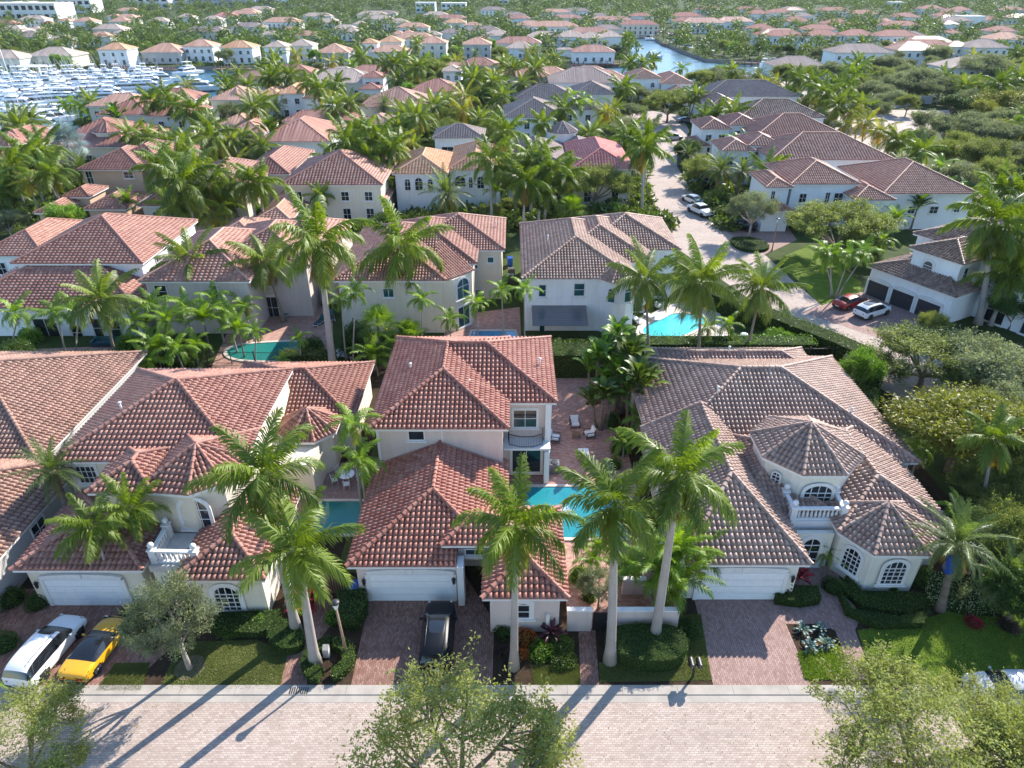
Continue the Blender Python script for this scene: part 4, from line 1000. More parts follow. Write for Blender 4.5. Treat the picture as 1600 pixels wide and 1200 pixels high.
def low_wall(label, pts, h, th=.22, mat='wall_A', name='garden_wall', cap=True, z=0):
    x0, y0 = pts[0]; r = empty(name, (x0, y0, z), 0, label, 'wall'); m = MB(); c = MB()
    for i in range(len(pts) - 1):
        a, b = pts[i], pts[i + 1]; L = math.dist(a, b); ang = math.atan2(b[1] - a[1], b[0] - a[0]); cx, cy = (a[0] + b[0]) / 2 - x0, (a[1] + b[1]) / 2 - y0
        m.obox((cx, cy, h / 2 - .03), L, th + i * .006, h, ang); c.obox((cx, cy, h + .02 + i * .003), L + .1, th + .1, .1, ang)
    m.build('wall_body', M[mat], r)
    if cap: c.build('coping', M['trim'], r)
    return r
def fence(label, pts, h=1.4, gap=.13, mat='iron', name='metal_fence', thick=.02, post=2.4):
    x0, y0 = pts[0]; r = empty(name, (x0, y0, 0), 0, label, 'fence'); m = MB(); pm = MB()
    for i in range(len(pts) - 1):
        a, b = Vector((*pts[i], 0)) - Vector((x0, y0, 0)), Vector((*pts[i + 1], 0)) - Vector((x0, y0, 0)); L = (b - a).length; d = (b - a) / L; ang = math.atan2(d.y, d.x); mid = (a + b) / 2
        for z in (h * .12, h * .92): m.obox(mid + Vector((0, 0, z)), L, .035, .035, ang)
        for j in range(int(L / gap) + 1): m.obox(a + d * min(L, j * gap) + Vector((0, 0, h / 2)), thick, thick, h, ang)
        for j in range(int(L / post) + 1): pm.obox(a + d * min(L, j * post) + Vector((0, 0, h / 2 + .03)), .07, .07, h + .1, ang)
    m.build('fence_bars', M[mat], r); pm.build('fence_posts', M[mat], r); return r
def sheet(name, poly, z, mat, kind='structure', label=None, cat=None):
    """flat polygon on the ground, world coordinates"""
    pl = [Vector((x, y, 0)) for x, y in poly]; tris = geometry.tessellate_polygon([pl])
    me = bpy.data.meshes.new(name)
    F = []
    for t_ in tris:
        a, b, c = [pl[i] for i in t_]
        F.append(t_ if (b - a).cross(c - a).z > 0 else t_[::-1])
    me.from_pydata([(p.x, p.y, 0) for p in pl], [], F); me.materials.append(M[mat]); me.update()
    o = link(name, me, None, (0, 0, z)); tag(o, label, cat, None, kind); return o
def gp(*pts): return [G(*p) for p in pts]
def smooth_poly(pts, n=3):
    for _ in range(n):
        q = []
        for i in range(len(pts)):
            a, b = pts[i], pts[(i + 1) % len(pts)]; q += [(a[0] * .75 + b[0] * .25, a[1] * .75 + b[1] * .25), (a[0] * .25 + b[0] * .75, a[1] * .25 + b[1] * .75)]
        pts = q
    return pts
def slab_with_coping(name, poly, z, mat): 
    m = MB(); m.prism([tuple(p) for p in poly], -.02, z); o = m.build(name, M[mat]); return o
def pool(label, pts, mat='pool', z=.06, cope='deck', smooth=True):
    pts = smooth_poly(pts) if smooth else pts
    cx, cy = sum(p[0] for p in pts) / len(pts), sum(p[1] for p in pts) / len(pts)
    r = empty('swimming_pool', (cx, cy, 0), 0, label, 'swimming pool')
    loc = [(x - cx, y - cy) for x, y in pts]; n = len(loc)
    w_ = MB(); w_.q([(x, y, z) for x, y in loc], sum(loc[i][0] * loc[(i + 1) % n][1] - loc[(i + 1) % n][0] * loc[i][1] for i in range(n)) < 0); w_.build('water', M[mat], r)
    c = MB(); out = []
    for i in range(n):
        a, b = Vector(loc[i - 1]), Vector(loc[(i + 1) % n]); d = (b - a).normalized(); nn = Vector((d.y, -d.x)); p = Vector(loc[i])
        if nn.dot(p) < 0: nn = -nn
        out.append(p + nn * .35)
    for i in range(n):
        j = (i + 1) % n; a, b, c2, d2 = loc[i], loc[j], out[j], out[i]
        c.q([(a[0], a[1], .12), (b[0], b[1], .12), (c2[0], c2[1], .12), (d2[0], d2[1], .12)]); c.q([(a[0], a[1], 0), (b[0], b[1], 0), (b[0], b[1], .12), (a[0], a[1], .12)]); c.q([(d2[0], d2[1], .12), (c2[0], c2[1], .12), (c2[0], c2[1], 0), (d2[0], d2[1], 0)])
    c.build('coping', M[cope], r); return r
# ------------------------------------------------------------------ ground, water, roads
basin = [(-300, 125), (100, 112), (200, 104), (450, 103), (700, 101), (870, 100), (985, 98), (984, 62), (966, 50), (966, 36), (1012, 36), (1012, 52), (1030, 64), (1070, 80), (1105, 92), (1200, 97), (1330, 104),
         (1330, 117), (1200, 117), (1100, 122), (1072, 129), (1000, 129), (900, 122), (860, 114), (560, 112), (470, 116), (400, 127), (345, 147), (325, 163), (150, 173), (110, 196), (0, 216), (-300, 262)]
basin_w = gp(*basin)
def ground_sheet():
    outer = [(-2500, -60), (2500, -60), (2500, 3500), (-2500, 3500)]
    loops = [[Vector((x, y, 0)) for x, y in outer], [Vector((x, y, 0)) for x, y in basin_w[::-1]]]
    flat = [v for l in loops for v in l]; tris = geometry.tessellate_polygon(loops); F = []
    for t_ in tris:
        a, b, c = [flat[i] for i in t_]; F.append(t_ if (b - a).cross(c - a).z > 0 else t_[::-1])
    me = bpy.data.meshes.new('ground'); me.from_pydata(flat, [], F); me.materials.append(M['ground']); me.update(); tag(link('ground', me), kind='structure')
    m = MB(); n = len(basin_w)
    for i in range(n):
        a, b = basin_w[i], basin_w[(i + 1) % n]; m.q([(a[0], a[1], -2.2), (b[0], b[1], -2.2), (b[0], b[1], .05), (a[0], a[1], .05)])
    m.V and tag(m.build('seawall', M['seawall']), kind='structure')
    xs = [p[0] for p in basin_w]; ys = [p[1] for p in basin_w]
    m = MB(); m.q([(min(xs) - 5, min(ys) - 5, -1.5), (max(xs) + 5, min(ys) - 5, -1.5), (max(xs) + 5, max(ys) + 5, -1.5), (min(xs) - 5, max(ys) + 5, -1.5)]); tag(m.build('canal_water', M['canal']), kind='structure')
ground_sheet()
sheet('street', [(-120, -40), (120, -40), (120, 23.5), (-120, 23.5)], .004, 'road')
m = MB(); m.box(-120, 23.5, -.1, 120, 23.95, .012); m.box(-120, 23.96, -.1, 120, 24.55, .05); tag(m.build('kerb', M['curb']), kind='structure')
# paved drives
sheet('driveway_left', [(-29.5, 24.55), (-22.4, 24.55), (-22.4, 31), (-29.5, 31)], .008, 'drive')
sheet('driveway_left_apron', [(-22.4, 24.55), (-21.2, 24.55), (-19.2, 29.0), (-22.4, 29.0)], .006, 'drive')
sheet('driveway_middle', [(-8.95, 24.55), (-1.1, 24.55), (-1.1, 29), (-3.2, 33), (-9.05, 31.0)], .008, 'drive')
sheet('front_walk', gp((907, 1071), (936, 1071), (930, 985), (904, 985)), .008, 'drive')
sheet('garden_walk', gp((437, 1078), (480, 1078), (478, 1030), (525, 965), (520, 930), (495, 930), (480, 975), (447, 1020)), .008, 'drive')
sheet('side_walk_left', gp((-40, 1060), (10, 1060), (60, 960), (75, 920), (40, 920), (-40, 985)), .007, 'drive')
sheet('driveway_right', [(11.2, 24.55), (16.6, 24.55), (17.4, 31.6), (11.6, 31.6)], .008, 'drive2')
sheet('right_front_walk', gp((1228, 975), (1200, 960), (1232, 900), (1262, 880), (1300, 880), (1345, 965), (1336, 985), (1365, 1062), (1334, 1062), (1305, 985), (1280, 975)), .010, 'drive2')
sheet('agave_bed', gp((1228, 975), (1282, 973), (1305, 985), (1312, 1010), (1248, 1022)), .009, 'mulch')
lawn_r = gp((1340, 985), (1365, 1064), (1700, 1075), (1800, 960), (1700, 900), (1560, 930), (1420, 975))
lawn_r = sheet('lawn_right', lawn_r, .010, 'lawn_bright')
sheet('lawn_bright_strip', gp((1246, 1020), (1312, 1010), (1333, 1062), (1258, 1062)), .012, 'lawn_bright')
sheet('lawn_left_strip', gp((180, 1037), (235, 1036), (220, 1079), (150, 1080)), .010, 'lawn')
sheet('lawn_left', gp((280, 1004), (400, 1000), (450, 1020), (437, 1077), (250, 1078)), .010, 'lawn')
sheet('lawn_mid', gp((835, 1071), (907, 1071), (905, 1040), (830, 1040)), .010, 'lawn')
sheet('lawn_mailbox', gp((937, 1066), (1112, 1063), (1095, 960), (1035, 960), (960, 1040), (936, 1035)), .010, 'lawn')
sheet('garden_soil', [(-60, 24.56), (33, 24.56), (33, 61.5), (-60, 61.5)], .003, 'mulch')
sheet('gravel_bed', gp((185, 985), (262, 985), (268, 1004), (225, 1014), (182, 1008)), .012, 'gravel')
for lb, cx_, cy_ in (('ring', 297, 1043),):
    X, Y = G(cx_, cy_); sheet('gravel_ring', [(X + .85 * math.cos(a * .5236), Y + .85 * math.sin(a * .5236)) for a in range(12)], .014, 'gravel')
sheet('patio', [(-.4, 35.9), (9.6, 35.9), (9.6, 58.3), (-.4, 58.3)], .010, 'patio')
sheet('courtyard', [(3.4, 28.4), (9.6, 28.4), (9.6, 35.9), (3.4, 35.9)], .009, 'patio')
sheet('left_patio', [(-17.5, 36.5), (-10.4, 36.5), (-10.4, 45), (-17.5, 45)], .010, 'drive2')
sheet('side_passage', [(-11.6, 33), (-10.2, 33), (-10.2, 60), (-11.6, 60)], .011, 'lawn')
# grass blades on the near lawns
def blades(name, polys, n, mat, hmax=.07, label=None):
    P = []
    for poly in polys:
        pl = [Vector((x, y, 0)) for x, y in poly]; tr = geometry.tessellate_polygon([pl]); A = []
        for t_ in tr: a, b, c = [pl[i] for i in t_]; A.append((b - a).cross(c - a).length)
        for t_, ar in zip(tr, A):
            a, b, c = [np.array(pl[i]) for i in t_]; k = int(n * ar / sum(A)); rs = np.random.RandomState(len(P) + 3); u, v = rs.rand(k), rs.rand(k); f = u + v > 1; u[f] = 1 - u[f]; v[f] = 1 - v[f]
            P.append(a + u[:, None] * (b - a) + v[:, None] * (c - a))
    P = np.concatenate(P); rs = np.random.RandomState(5); k = len(P); D = rs.randn(k, 3) * .35; D[:, 2] = 1
    V, F, C = leaf_cloud(P, D * 2, hmax, rs, np.full(k, .5) + .35 * np.sin(P[:, 0] * .9) * np.cos(P[:, 1] * 1.3), -.3, .35)
    V[:, 2] = np.abs(V[:, 2]) * .7 + .012
    tag(link(name, npmesh(name, V, F, M[mat], colr=C)), label, None, None, 'stuff')
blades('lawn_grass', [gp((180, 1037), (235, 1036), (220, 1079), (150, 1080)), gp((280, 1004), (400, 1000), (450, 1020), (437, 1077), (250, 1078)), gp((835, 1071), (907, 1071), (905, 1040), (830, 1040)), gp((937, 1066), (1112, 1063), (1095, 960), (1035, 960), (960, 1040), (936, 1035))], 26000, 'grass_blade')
blades('bright_lawn_grass', [gp((1246, 1020), (1312, 1010), (1333, 1062), (1258, 1062))], 9000, 'grass_blade_bright', .12)
blades('front_lawn_grass', [gp((1340, 985), (1365, 1064), (1700, 1075), (1700, 920), (1560, 930), (1420, 975))], 26000, 'grass_blade_bright', .09)

# ------------------------------------------------------------------ house A (middle, the subject)
A = WHouse('cream two storey house with rose tiled roofs, middle of front row', ox=-3.4, oy=40, wall='wall_A', roof='roof_A')
A.block(-10.0, 30.2, -.25, 40.9, 3.35, clips={'S': (0, 6.62, 1.2), 'E': (1.1, 11), 'capskip': '123'}, wall=False, ridge=((-5.12, 35.07), (-5.12, 40.9), 5.39))
A.r.cap((-1.45 + 3.4, 31.4 - 40, 3.86), (-5.12 + 3.4, 35.07 - 40, 5.38))
A.wbox(-9.55, 30.7, 0, -3.35, 41.3, 3.15); A.wbox(-3.35, 33.6, 0, -.7, 41, 3.15)
A.tbox(-9.97, 30.24, 3.12, -3.4, 30.42, 3.33); A.tbox(-9.97, 30.44, 3.12, -9.8, 41, 3.33); A.tbox(-9.7, 30.42, 3.10, -3.4, 30.7, 3.16)
A.garage(-6.25, 30.7, 5.1, 2.25)
A.lantern(-9.15, 30.7, 1.75); A.lantern(-3.6, 30.7, 1.85)
A.tbox(-3.35, 30.2, -.05, -2.95, 31.2, 3.3)      # pillar beside the entry
A.wbox(-3.34, 31.65, 2.5, -1.4, 33.6, 3.9)      # wall over the entry
A.window(-2.3, 31.64, 2.9, 1.3, .6, nx=2, ny=1, name='entry_window')
A.block(-4.35, 31.2, .8, 34.7, 4.1, wall=False); A.wbox(-3.34, 31.66, 3.9, .7, 34.2, 3.95)
A.block(-1.75, 27.75, 3.25, 35.7, 3.3)
A.wpx(28.2, 806, 829, 941, 966, arch=.5, nx=1, ny=2, surround=.22); 
A.part('column', 'trim', [(2.0, 28.0, .05, 2.22, 28.2, 1.7)])
A.block(-10.0, 39.8, -.2, 53.9, 6.8); A.block(-10.0, 43.3, 3.35, 54.0, 6.76, clips={'capskip': '0'})
A.wbox(-9.5, 40.3, 0, -.7, 43.9, 6.6)
A.tbox(-9.6, 40.22, 3.2, -9.4, 40.5, 6.6)
A.wpx(40.28, 637, 664, 672, 688, nx=1, ny=1)
A.part('downpipe', 'trim', [(-5.0, 40.2, 3.9, -4.9, 40.3, 6.6)])
A.wbox(-.7, 43.4, 0, 2.85, 44.3, 3.1); A.tbox(-.72, 43.36, 2.95, 2.9, 43.8, 3.15); A.tbox(2.45, 42.2, 0, 2.85, 43.36, 3.05)
A.wpx(43.34, 799, 846, 701, 738, nx=2, ny=1, name='sliding_door', surround=.12)
A.part('balcony_floor', 'trim', [(-.6, 42.3, 3.15, 2.9, 43.8, 3.32)])
A.railing([(-.3, 43.6), (-.2, 42.75), (.7, 42.45), (1.5, 42.45), (2.3, 42.8), (2.35, 43.6)], 3.32, name='balcony_railing')
A.wpx(43.75, 801, 840, 639, 668, nx=2, ny=2, name='balcony_door', surround=.08)
A.part('tower_pillar', 'trim', [(2.5, 43.3, 3.32, 2.95, 43.8, 6.6)])
for x, y, z in ((-7.9, 47, 7.7), (-3.2, 44.5, 7.7), (2.2, 48, 7.6)): A.vent(x, y, z)
A.done()

# ------------------------------------------------------------------ house B (left)
B = WHouse('two storey house with rose roofs, round turret and balcony behind the yellow car', ox=-22, oy=38, wall='wall_cream', roof='roof_B')
B.block(-30.4, 36.6, -17.8, 49.0, 6.4); B.block(-26.4, 33.4, -22.2, 38.4, 6.38)
B.turret(-20.4, 36.4, 3.2, 6.36, 8.0, pts=[(-23.4, 33.6), (-20.0, 33.2), (-18.2, 34.4), (-17.5, 37), (-17.8, 40.5), (-23.4, 40.5)])
B.block(-30.0, 29.9, -22.1, 37.4, 3.35); B.block(-20.0, 29.1, -14.5, 37.5, 3.35); B.block(-24.5, 45.9, -12.6, 55.6, 3.4); B.block(-24, 40, -14.2, 46.6, 3.36, roof=False)
B.turret(-15.9, 45.0, 2.5, 3.6, 5.2)
B.garage(-26.3, 30.33, 4.7, 2.2); B.lantern(-29.1, 30.33, 1.9)
B.wpx(37.05, 121, 153, 727, 755, nx=4, ny=3, surround=.12)
B.wpx(33.82, 203, 237, 807, 834, nx=4, ny=3)
B.window(-20.1, 33.58, 3.3, 1.9, 2.5, arch=.95, nx=3, ny=2, surround=.14)
B.wpx(29.52, 335, 376, 915, 954, arch=.9, nx=4, ny=4, surround=.2)
B.part('balcony_floor', 'concrete', [(-22.1, 30.5, 2.6, -18.3, 33.4, 3.1)]); B.part('balcony_wall', 'wall_cream', [(-22.0, 30.6, 0, -19.9, 33.3, 2.6)])
B.balustrade([(-21.9, 33.1), (-21.8, 30.9), (-19.2, 30.8)], 3.1)
B.wpx(42.9, 468, 496, 708, 740, nx=1, ny=2); B.window(-14.7, 43.7, .6, .95, 2.1, ang=R(38), arch=True, nx=1, ny=2)
B.vent(-27.5, 41, 7.9); B.done()
# ------------------------------------------------------------------ house L (far left)
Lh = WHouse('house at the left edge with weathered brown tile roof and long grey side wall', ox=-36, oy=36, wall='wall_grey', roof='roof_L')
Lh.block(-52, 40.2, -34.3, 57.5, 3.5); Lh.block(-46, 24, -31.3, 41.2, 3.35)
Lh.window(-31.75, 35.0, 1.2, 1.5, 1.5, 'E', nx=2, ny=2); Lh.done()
# ------------------------------------------------------------------ house C (right)
C = WHouse('large ivory house with brown buff tiles, octagonal turret and white balcony', ox=20, oy=42, wall='wall_ivory', roof='roof_C')
C.block(10.3, 40.4, 29.7, 56.6, 3.45); C.block(12.5, 52, 27.5, 58.4, 3.4)
C.block(10.15, 30.35, 18.1, 45, 3.35, ridge=((14.5, 36.3), (14.5, 44.9), 5.75)); C.block(14, 34.6, 21.5, 45, 3.30)
C.block(20.9, 33.2, 28.4, 46, 3.42)
C.turret(24.1, 34.2, 3, 3.38, 4.95, pts=[(20.8, 33.2), (22.2, 31.1), (25.6, 31.05), (27.3, 33.0), (27.3, 36), (20.8, 36)])
C.turret(20.4, 39.2, 3.75, 5.9, 7.75)
C.garage(14.25, 30.8, 5.2, 2.3); C.lantern(17.35, 30.8, 1.9)
C.window(20.4, 35.98, 3.5, 2.0, 1.5, arch=.95, nx=4, ny=2, surround=.12); C.window(17.9, 37.1, 3.9, .7, 1.3, ang=R(-45), arch=True, nx=2, ny=3)
C.window(23.95, 31.29, .75, 1.5, 2.05, arch=.9, nx=4, ny=4, surround=.12); C.window(21.75, 32.35, .75, 1.25, 2.0, ang=R(-56), arch=.9, nx=4, ny=4, surround=.1)
C.part('balcony_floor', 'trim', [(18.1, 34.3, 2.5, 21.9, 36.4, 3.3)]); C.balustrade([(18.35, 36.2), (18.35, 34.55), (21.6, 34.55), (21.7, 36.2)], 3.3)
C.part('entry_wall', 'wall_ivory', [(18.3, 33.6, 0, 20.9, 33.9, 2.9)]); C.window(19.6, 33.58, .05, 1.3, 2.5, arch=True, nx=2, ny=3, name='entry_door', surround=.18)
for x, y, z in ((16, 46, 6.2), (26, 44.5, 5.2), (19.5, 55, 5.0), (13, 40, 4.9)): C.vent(x, y, z)
C.done()

# ------------------------------------------------------------------ second row
E_ = WHouse('white two storey house with dark umber tile roof beside the bright turquoise pool', ox=10, oy=75, wall='wall_white', roof='roof_E', lod=0, glass='glass_teal')
E_.block(1.0, 68.7, 13.2, 87.5, 6.3); E_.block(4.5, 73.6, 16.0, 88.5, 6.32); E_.block(8.0, 77.5, 19.75, 89.6, 6.34)
E_.turret(11.4, 69.9, 2.4, 6.2, 7.7, n=8)
E_.wpx(69.13, 841, 854, 444, 464, nx=1, ny=2); E_.wpx(69.13, 896, 914, 442, 463, nx=1, ny=2)
E_.window(10.55, 67.9, 3.9, .9, 1.7, arch=True, nx=1, ny=1, ang=R(-22)); E_.window(12.3, 68.05, 3.9, .95, 1.7, arch=True, nx=1, ny=1, ang=R(24))
E_.wpx(77.93, 1036, 1047, 398, 409, nx=1, ny=2); E_.wpx(69.13, 842, 852, 497, 520, nx=1, ny=2)
E_.window(13.0, 72, .1, 2.4, 2.3, 'E', nx=3, ny=1, name='patio_door'); E_.window(13.0, 71.6, 3.9, 1.8, 1.5, 'E', arch=.6); E_.window(15.8, 75.9, 3.8, 2.0, 1.9, 'E', arch=.9, nx=2)
E_.window(14.4, 73.98, .1, 1.8, 2.3, 'S', nx=2, ny=1, name='patio_door'); E_.window(17.7, 77.93, .3, 1.8, 2.2, 'S', nx=2, ny=1)
m = MB(); 
for i in range(8): m.obox((0, -i * .44, -i * .10), 5.9, .43, .05, 0, R(12.5))
m.tube([(-2.9, 0, .1), (-2.9, -3.3, -.75)], .04, 5); m.tube([(2.9, 0, .1), (2.9, -3.3, -.75)], .04, 5); m.build('awning', M['paint_grey'], E_.root, loc=(5.1 - 10, 69.0 - 75, 3.0))
E_.vent(4, 75, 8.6); E_.done()
F_ = WHouse('cream two storey house with red brown roof and tall arched glass bay, second row centre', ox=-10, oy=76, wall='wall_cream', roof='roof_F', lod=0, glass='glass_teal')
F_.block(-18.9, 68.2, -7.0, 86, 6.3); F_.block(-15.5, 73.2, -3.9, 88, 6.32); F_.block(-12.5, 77.5, -.8, 89.5, 6.34)
F_.w.prism([(x + 10, y - 76) for x, y in ((-7.5, 68.9), (-6.3, 68.9), (-4.4, 71.2), (-4.4, 75), (-7.5, 75))], -.05, 6.1)
F_.r.face((-7.2 + 10, 68.3 - 76, 6.2), (-4.0 + 10, 71.6 - 76, 6.2), (-8.6 + 10, 74.4 - 76, 8.4), (-8.0 + 10, 75.0 - 76, 8.4))
a45 = R(49)
F_.window(-5.36, 70.03, 3.5, 2.0, 2.4, ang=a45, arch=.95, nx=2, ny=1, surround=.1); F_.window(-5.36, 70.03, .15, 1.9, 2.5, ang=a45, nx=2, ny=1, surround=.1, name='patio_door')
F_.wpx(77.93, 729, 747, 401, 420, nx=2, ny=1); F_.wpx(77.93, 761, 772, 401, 411, nx=1, ny=1); F_.wpx(68.63, 598, 616, 450, 465, nx=2, ny=1); F_.wpx(77.93, 735, 757, 452, 478, nx=2, ny=1, name='patio_door')
F_.vent(-14, 76, 8.3); F_.vent(-2, 84, 7.3); F_.done()
Gh = WHouse('beige two storey house with white french doors behind the tall pale palm', ox=-31, oy=74, wall='wall_A', roof='roof_F', lod=1)
Gh.block(-39.3, 68.0, -27.6, 84, 6.3); Gh.block(-34, 72.5, -22.5, 87, 6.32); Gh.block(-30, 76, -20.6, 88.5, 6.34)
Gh.wpx(68.43, 242, 262, 445, 466, nx=1, ny=2); Gh.wpx(68.43, 330, 341, 445, 465, nx=1, ny=1); Gh.wpx(72.93, 407, 424, 430, 447, nx=2, ny=1); Gh.wpx(72.93, 415, 436, 463, 498, nx=2, ny=2, name='french_door', surround=.15)
Gh.wpx(76.43, 457, 478, 452, 477, nx=2, ny=1, name='patio_door', surround=.15); Gh.wpx(76.43, 462, 478, 420, 435, nx=2, ny=1)
Gh.part('sofa_terrace_wall', 'wall_A', [(-22.3, 75.2, 0, -21.9, 76.4, 2.6)]); Gh.done()
H_ = WHouse('low white house with broad red brown roof and shaded terrace, second row left', ox=-47, oy=74, wall='wall_white', roof='roof_B', lod=1)
H_.block(-60, 67.4, -40.0, 84, 3.5); H_.block(-56, 73.2, -41.2, 89, 6.3)
H_.wpx(67.83, 112, 130, 507, 532, nx=1, ny=2); H_.wpx(67.83, 145, 161, 497, 528, nx=1, ny=2); H_.wpx(67.83, 172, 190, 500, 528, nx=1, ny=2); H_.wpx(67.83, 55, 92, 497, 530, nx=2, ny=1, name='patio_door')
H_.window(-41.63, 77.5, 4.2, 1.4, 1.5, 'E', nx=2, ny=2); H_.window(-41.63, 81, 4.2, 1.4, 1.5, 'E', nx=2, ny=2); H_.done()
M['roof_J'] = M['roof_D']
# ------------------------------------------------------------------ house D (right, turned towards its street)
ang = R(-61)
D = House('white two storey house with three dark arched garage doors and chocolate tile roof, right edge', ox=44.0, oy=79.5, rot=ang, wall='wall_white', roof='roof_D', lod=0)
# local x runs along the garage front, local y goes into the plot
D.block(-.6, -.6, 10.6, 7.5, 3.6, p=.36); D.block(2.6, 1.5, 9.2, 9.5, 6.5); D.block(.2, 5.5, 14, 20, 6.9); D.block(9.5, 4.5, 20, 16, 3.5, roof=False)
for i, x in enumerate((1.35, 4.6, 7.85)): D.garage(x, -.15, 2.7, 1.9, mat='door_dark')
D.window(5.2, 1.93, 3.95, 1.3, 1.7, arch=.95, nx=1, ny=3, surround=.2, glass='glass_teal'); D.window(8.78, 3.2, 4.2, .9, 1.6, 'E', nx=1, ny=2, glass='glass_teal')
D.window(11.3, 5.93, 4.0, 1.2, 2.2, nx=1, ny=2, name='balcony_door'); D.window(13.0, 5.93, 4.0, 1.0, 2.2, nx=1, ny=2, name='balcony_door')
D.balustrade([(9.4, 4.4), (14.5, 4.4), (19.5, 4.4)], 3.5, finial=False); D.window(12.5, 4.93, .1, 2.2, 2.5, arch=.9, nx=1, ny=1, name='arched_opening'); D.window(16.5, 4.93, .1, 2.2, 2.5, arch=.9, nx=1, ny=1, name='arched_opening')
D.done()

# ------------------------------------------------------------------ pools, patios, walls and fences near
pool('rectangular turquoise pool beside the middle house and red patio', [(.4, 36.2), (8.0, 36.2), (8.0, 41.8), (.4, 41.8)], 'pool', smooth=False)
pool('narrow green pool between the two left front houses', [(-14.2, 36.6), (-10.9, 36.6), (-10.9, 40.1), (-14.2, 40.1)], 'pool_green', smooth=False)
pool('bright turquoise kidney shaped pool beside the white house', gp((1001, 522), (1010, 508), (1036, 500), (1050, 490), (1088, 492), (1104, 500), (1096, 512), (1076, 522), (1060, 528), (1035, 532)), 'pool_aqua')
pool('green free form pool on the left behind the palm clump', gp((352, 548), (372, 540), (420, 536), (470, 534), (500, 545), (478, 560), (420, 566), (360, 562)), 'pool_green')
pool('narrow blue pool behind the middle house roof', gp((738, 518), (804, 518), (812, 540), (730, 540)), 'pool_blue', smooth=False)
sheet('pool_terrace', gp((988, 535), (1000, 500), (1040, 478), (1075, 470), (1125, 490), (1135, 515), (1150, 540), (1185, 540), (1235, 548), (1000, 552)), .010, 'deck')
sheet('pool_terrace_left', gp((330, 575), (355, 520), (400, 500), (415, 480), (500, 470), (520, 500), (520, 530), (510, 575)), .010, 'patio')
sheet('pool_terrace_middle', gp((690, 545), (695, 515), (730, 490), (812, 480), (815, 545)), .010, 'patio')
sheet('terrace_far_left', gp((0, 548), (60, 545), (200, 540), (215, 555), (0, 575)), .010, 'patio')
sheet('side_path', gp((860, 600), (930, 600), (930, 590), (862, 590)), .012, 'patio')
low_wall('cream garden wall with gate gap beside the middle house, in front of the courtyard', [(3.3, 28.35), (4.75, 28.35)], 1.75)
low_wall('cream garden wall behind the round clipped hedge', [(5.9, 28.35), (9.9, 28.35)], 1.75)
low_wall('cream side wall of the courtyard running back from the hedge', [(9.9, 28.6), (9.9, 34)], 1.7)
low_wall('short white screen wall inside the courtyard', [(7.0, 31.2), (8.4, 31.2)], 1.3)
r = empty('garden_gate', (5.32, 28.35, 0), 0, 'dark metal gate at the end of the brick walk', 'gate'); m = MB(); m.box(-.5, -.03, 0, .5, .03, 1.5); m.build('gate_leaf', M['iron'], r); m = MB(); m.box(.3, -.08, .75, .42, -.03, .85); m.build('handle', M['rim'], r)
fence('black metal fence across the back of the right front house', [(13.5, 62.2), (34, 62.2)], 1.5)
fence('black metal fence behind the left front houses', [(-50, 61.6), (-12, 61.2)], 1.5)
fence('brown slatted gate fence between the two left houses', [(-14.2, 31.2), (-10.2, 31.2)], 1.7, .16, 'wood', 'slatted_gate', .09, 1.3)
def hedge(label, poly, h, mat='leaf_hedge', leaf=.09, **k):
    cx, cy = sum(p[0] for p in poly) / len(poly), sum(p[1] for p in poly) / len(poly)
    return shrub(cx, cy, 1, h, mat, label, 'hedge', leaf=leaf, cat='hedge', poly=poly, **k)
hedge('long clipped hedge along the side street', [(22.5, 79.5), (34.2, 64.4), (36.8, 60.0), (35.2, 58.5), (32.8, 62.5), (21.0, 78)], 2.2, 'leaf_hedge', .14)
hedge('bright green hedge behind the right front house below the pool', [(12.5, 62.6), (31, 62.6), (31, 64.6), (12.5, 64.6)], 1.9, 'leaf_lime', .17)
hedge('tall hedge at the end of the red patio', [(3.6, 58.6), (9.2, 58.6), (9.2, 61.4), (3.6, 61.4)], 2.9, 'leaf_hedge', .12)
hedge('uneven hedge behind the left edge house', [(-52, 58.8), (-31, 58.8), (-31, 61), (-52, 61)], 1.9, 'leaf_hedge', .13)
hedge('dark side hedge along the right edge of the brown roofed house', [(30.5, 57), (33, 60), (35.5, 57.5), (31.2, 50)], 2.2, 'leaf_dark', .12)
hedge('low brownish hedge beside the green pool', [(-23, 60.4), (-17.8, 60.4), (-17.8, 61.8), (-23, 61.8)], 1.7, 'leaf_olive', .12)
# lamp island hedges
def arc(cx, cy, r0, r1, a0, a1, n=14, sx=1.0, sy=1.0):
    o = [(cx + r1 * sx * math.cos(R(a0 + (a1 - a0) * i / n)), cy + r1 * sy * math.sin(R(a0 + (a1 - a0) * i / n))) for i in range(n + 1)]
    return o + [(cx + r0 * sx * math.cos(R(a1 + (a0 - a1) * i / n)), cy + r0 * sy * math.sin(R(a1 + (a0 - a1) * i / n))) for i in range(n + 1)]
ix, iy = G(513, 1035)
hedge('curved clipped hedge left of the lamp post', arc(ix, iy, .75, 1.55, 95, 262, sx=.95, sy=.95), .55)
hedge('curved clipped hedge right of the lamp post', arc(ix + .1, iy, .8, 1.5, -68, 88, sx=.95, sy=.95), .55)
hedge('large dark clipped hedge between two royal palms by the garden wall', smooth_poly([(5.6, 27.9), (5.4, 26.6), (6.5, 25.6), (8.3, 25.3), (9.9, 25.8), (10.2, 27.2), (9.4, 28.1)]), 1.15, 'leaf_dark', .07)
hedge('variegated ground cover hedge under the bay window', gp((1320, 905), (1345, 930), (1440, 935), (1455, 920), (1460, 945), (1420, 965), (1345, 955), (1318, 930)), .5, 'leaf_hedge', .09)
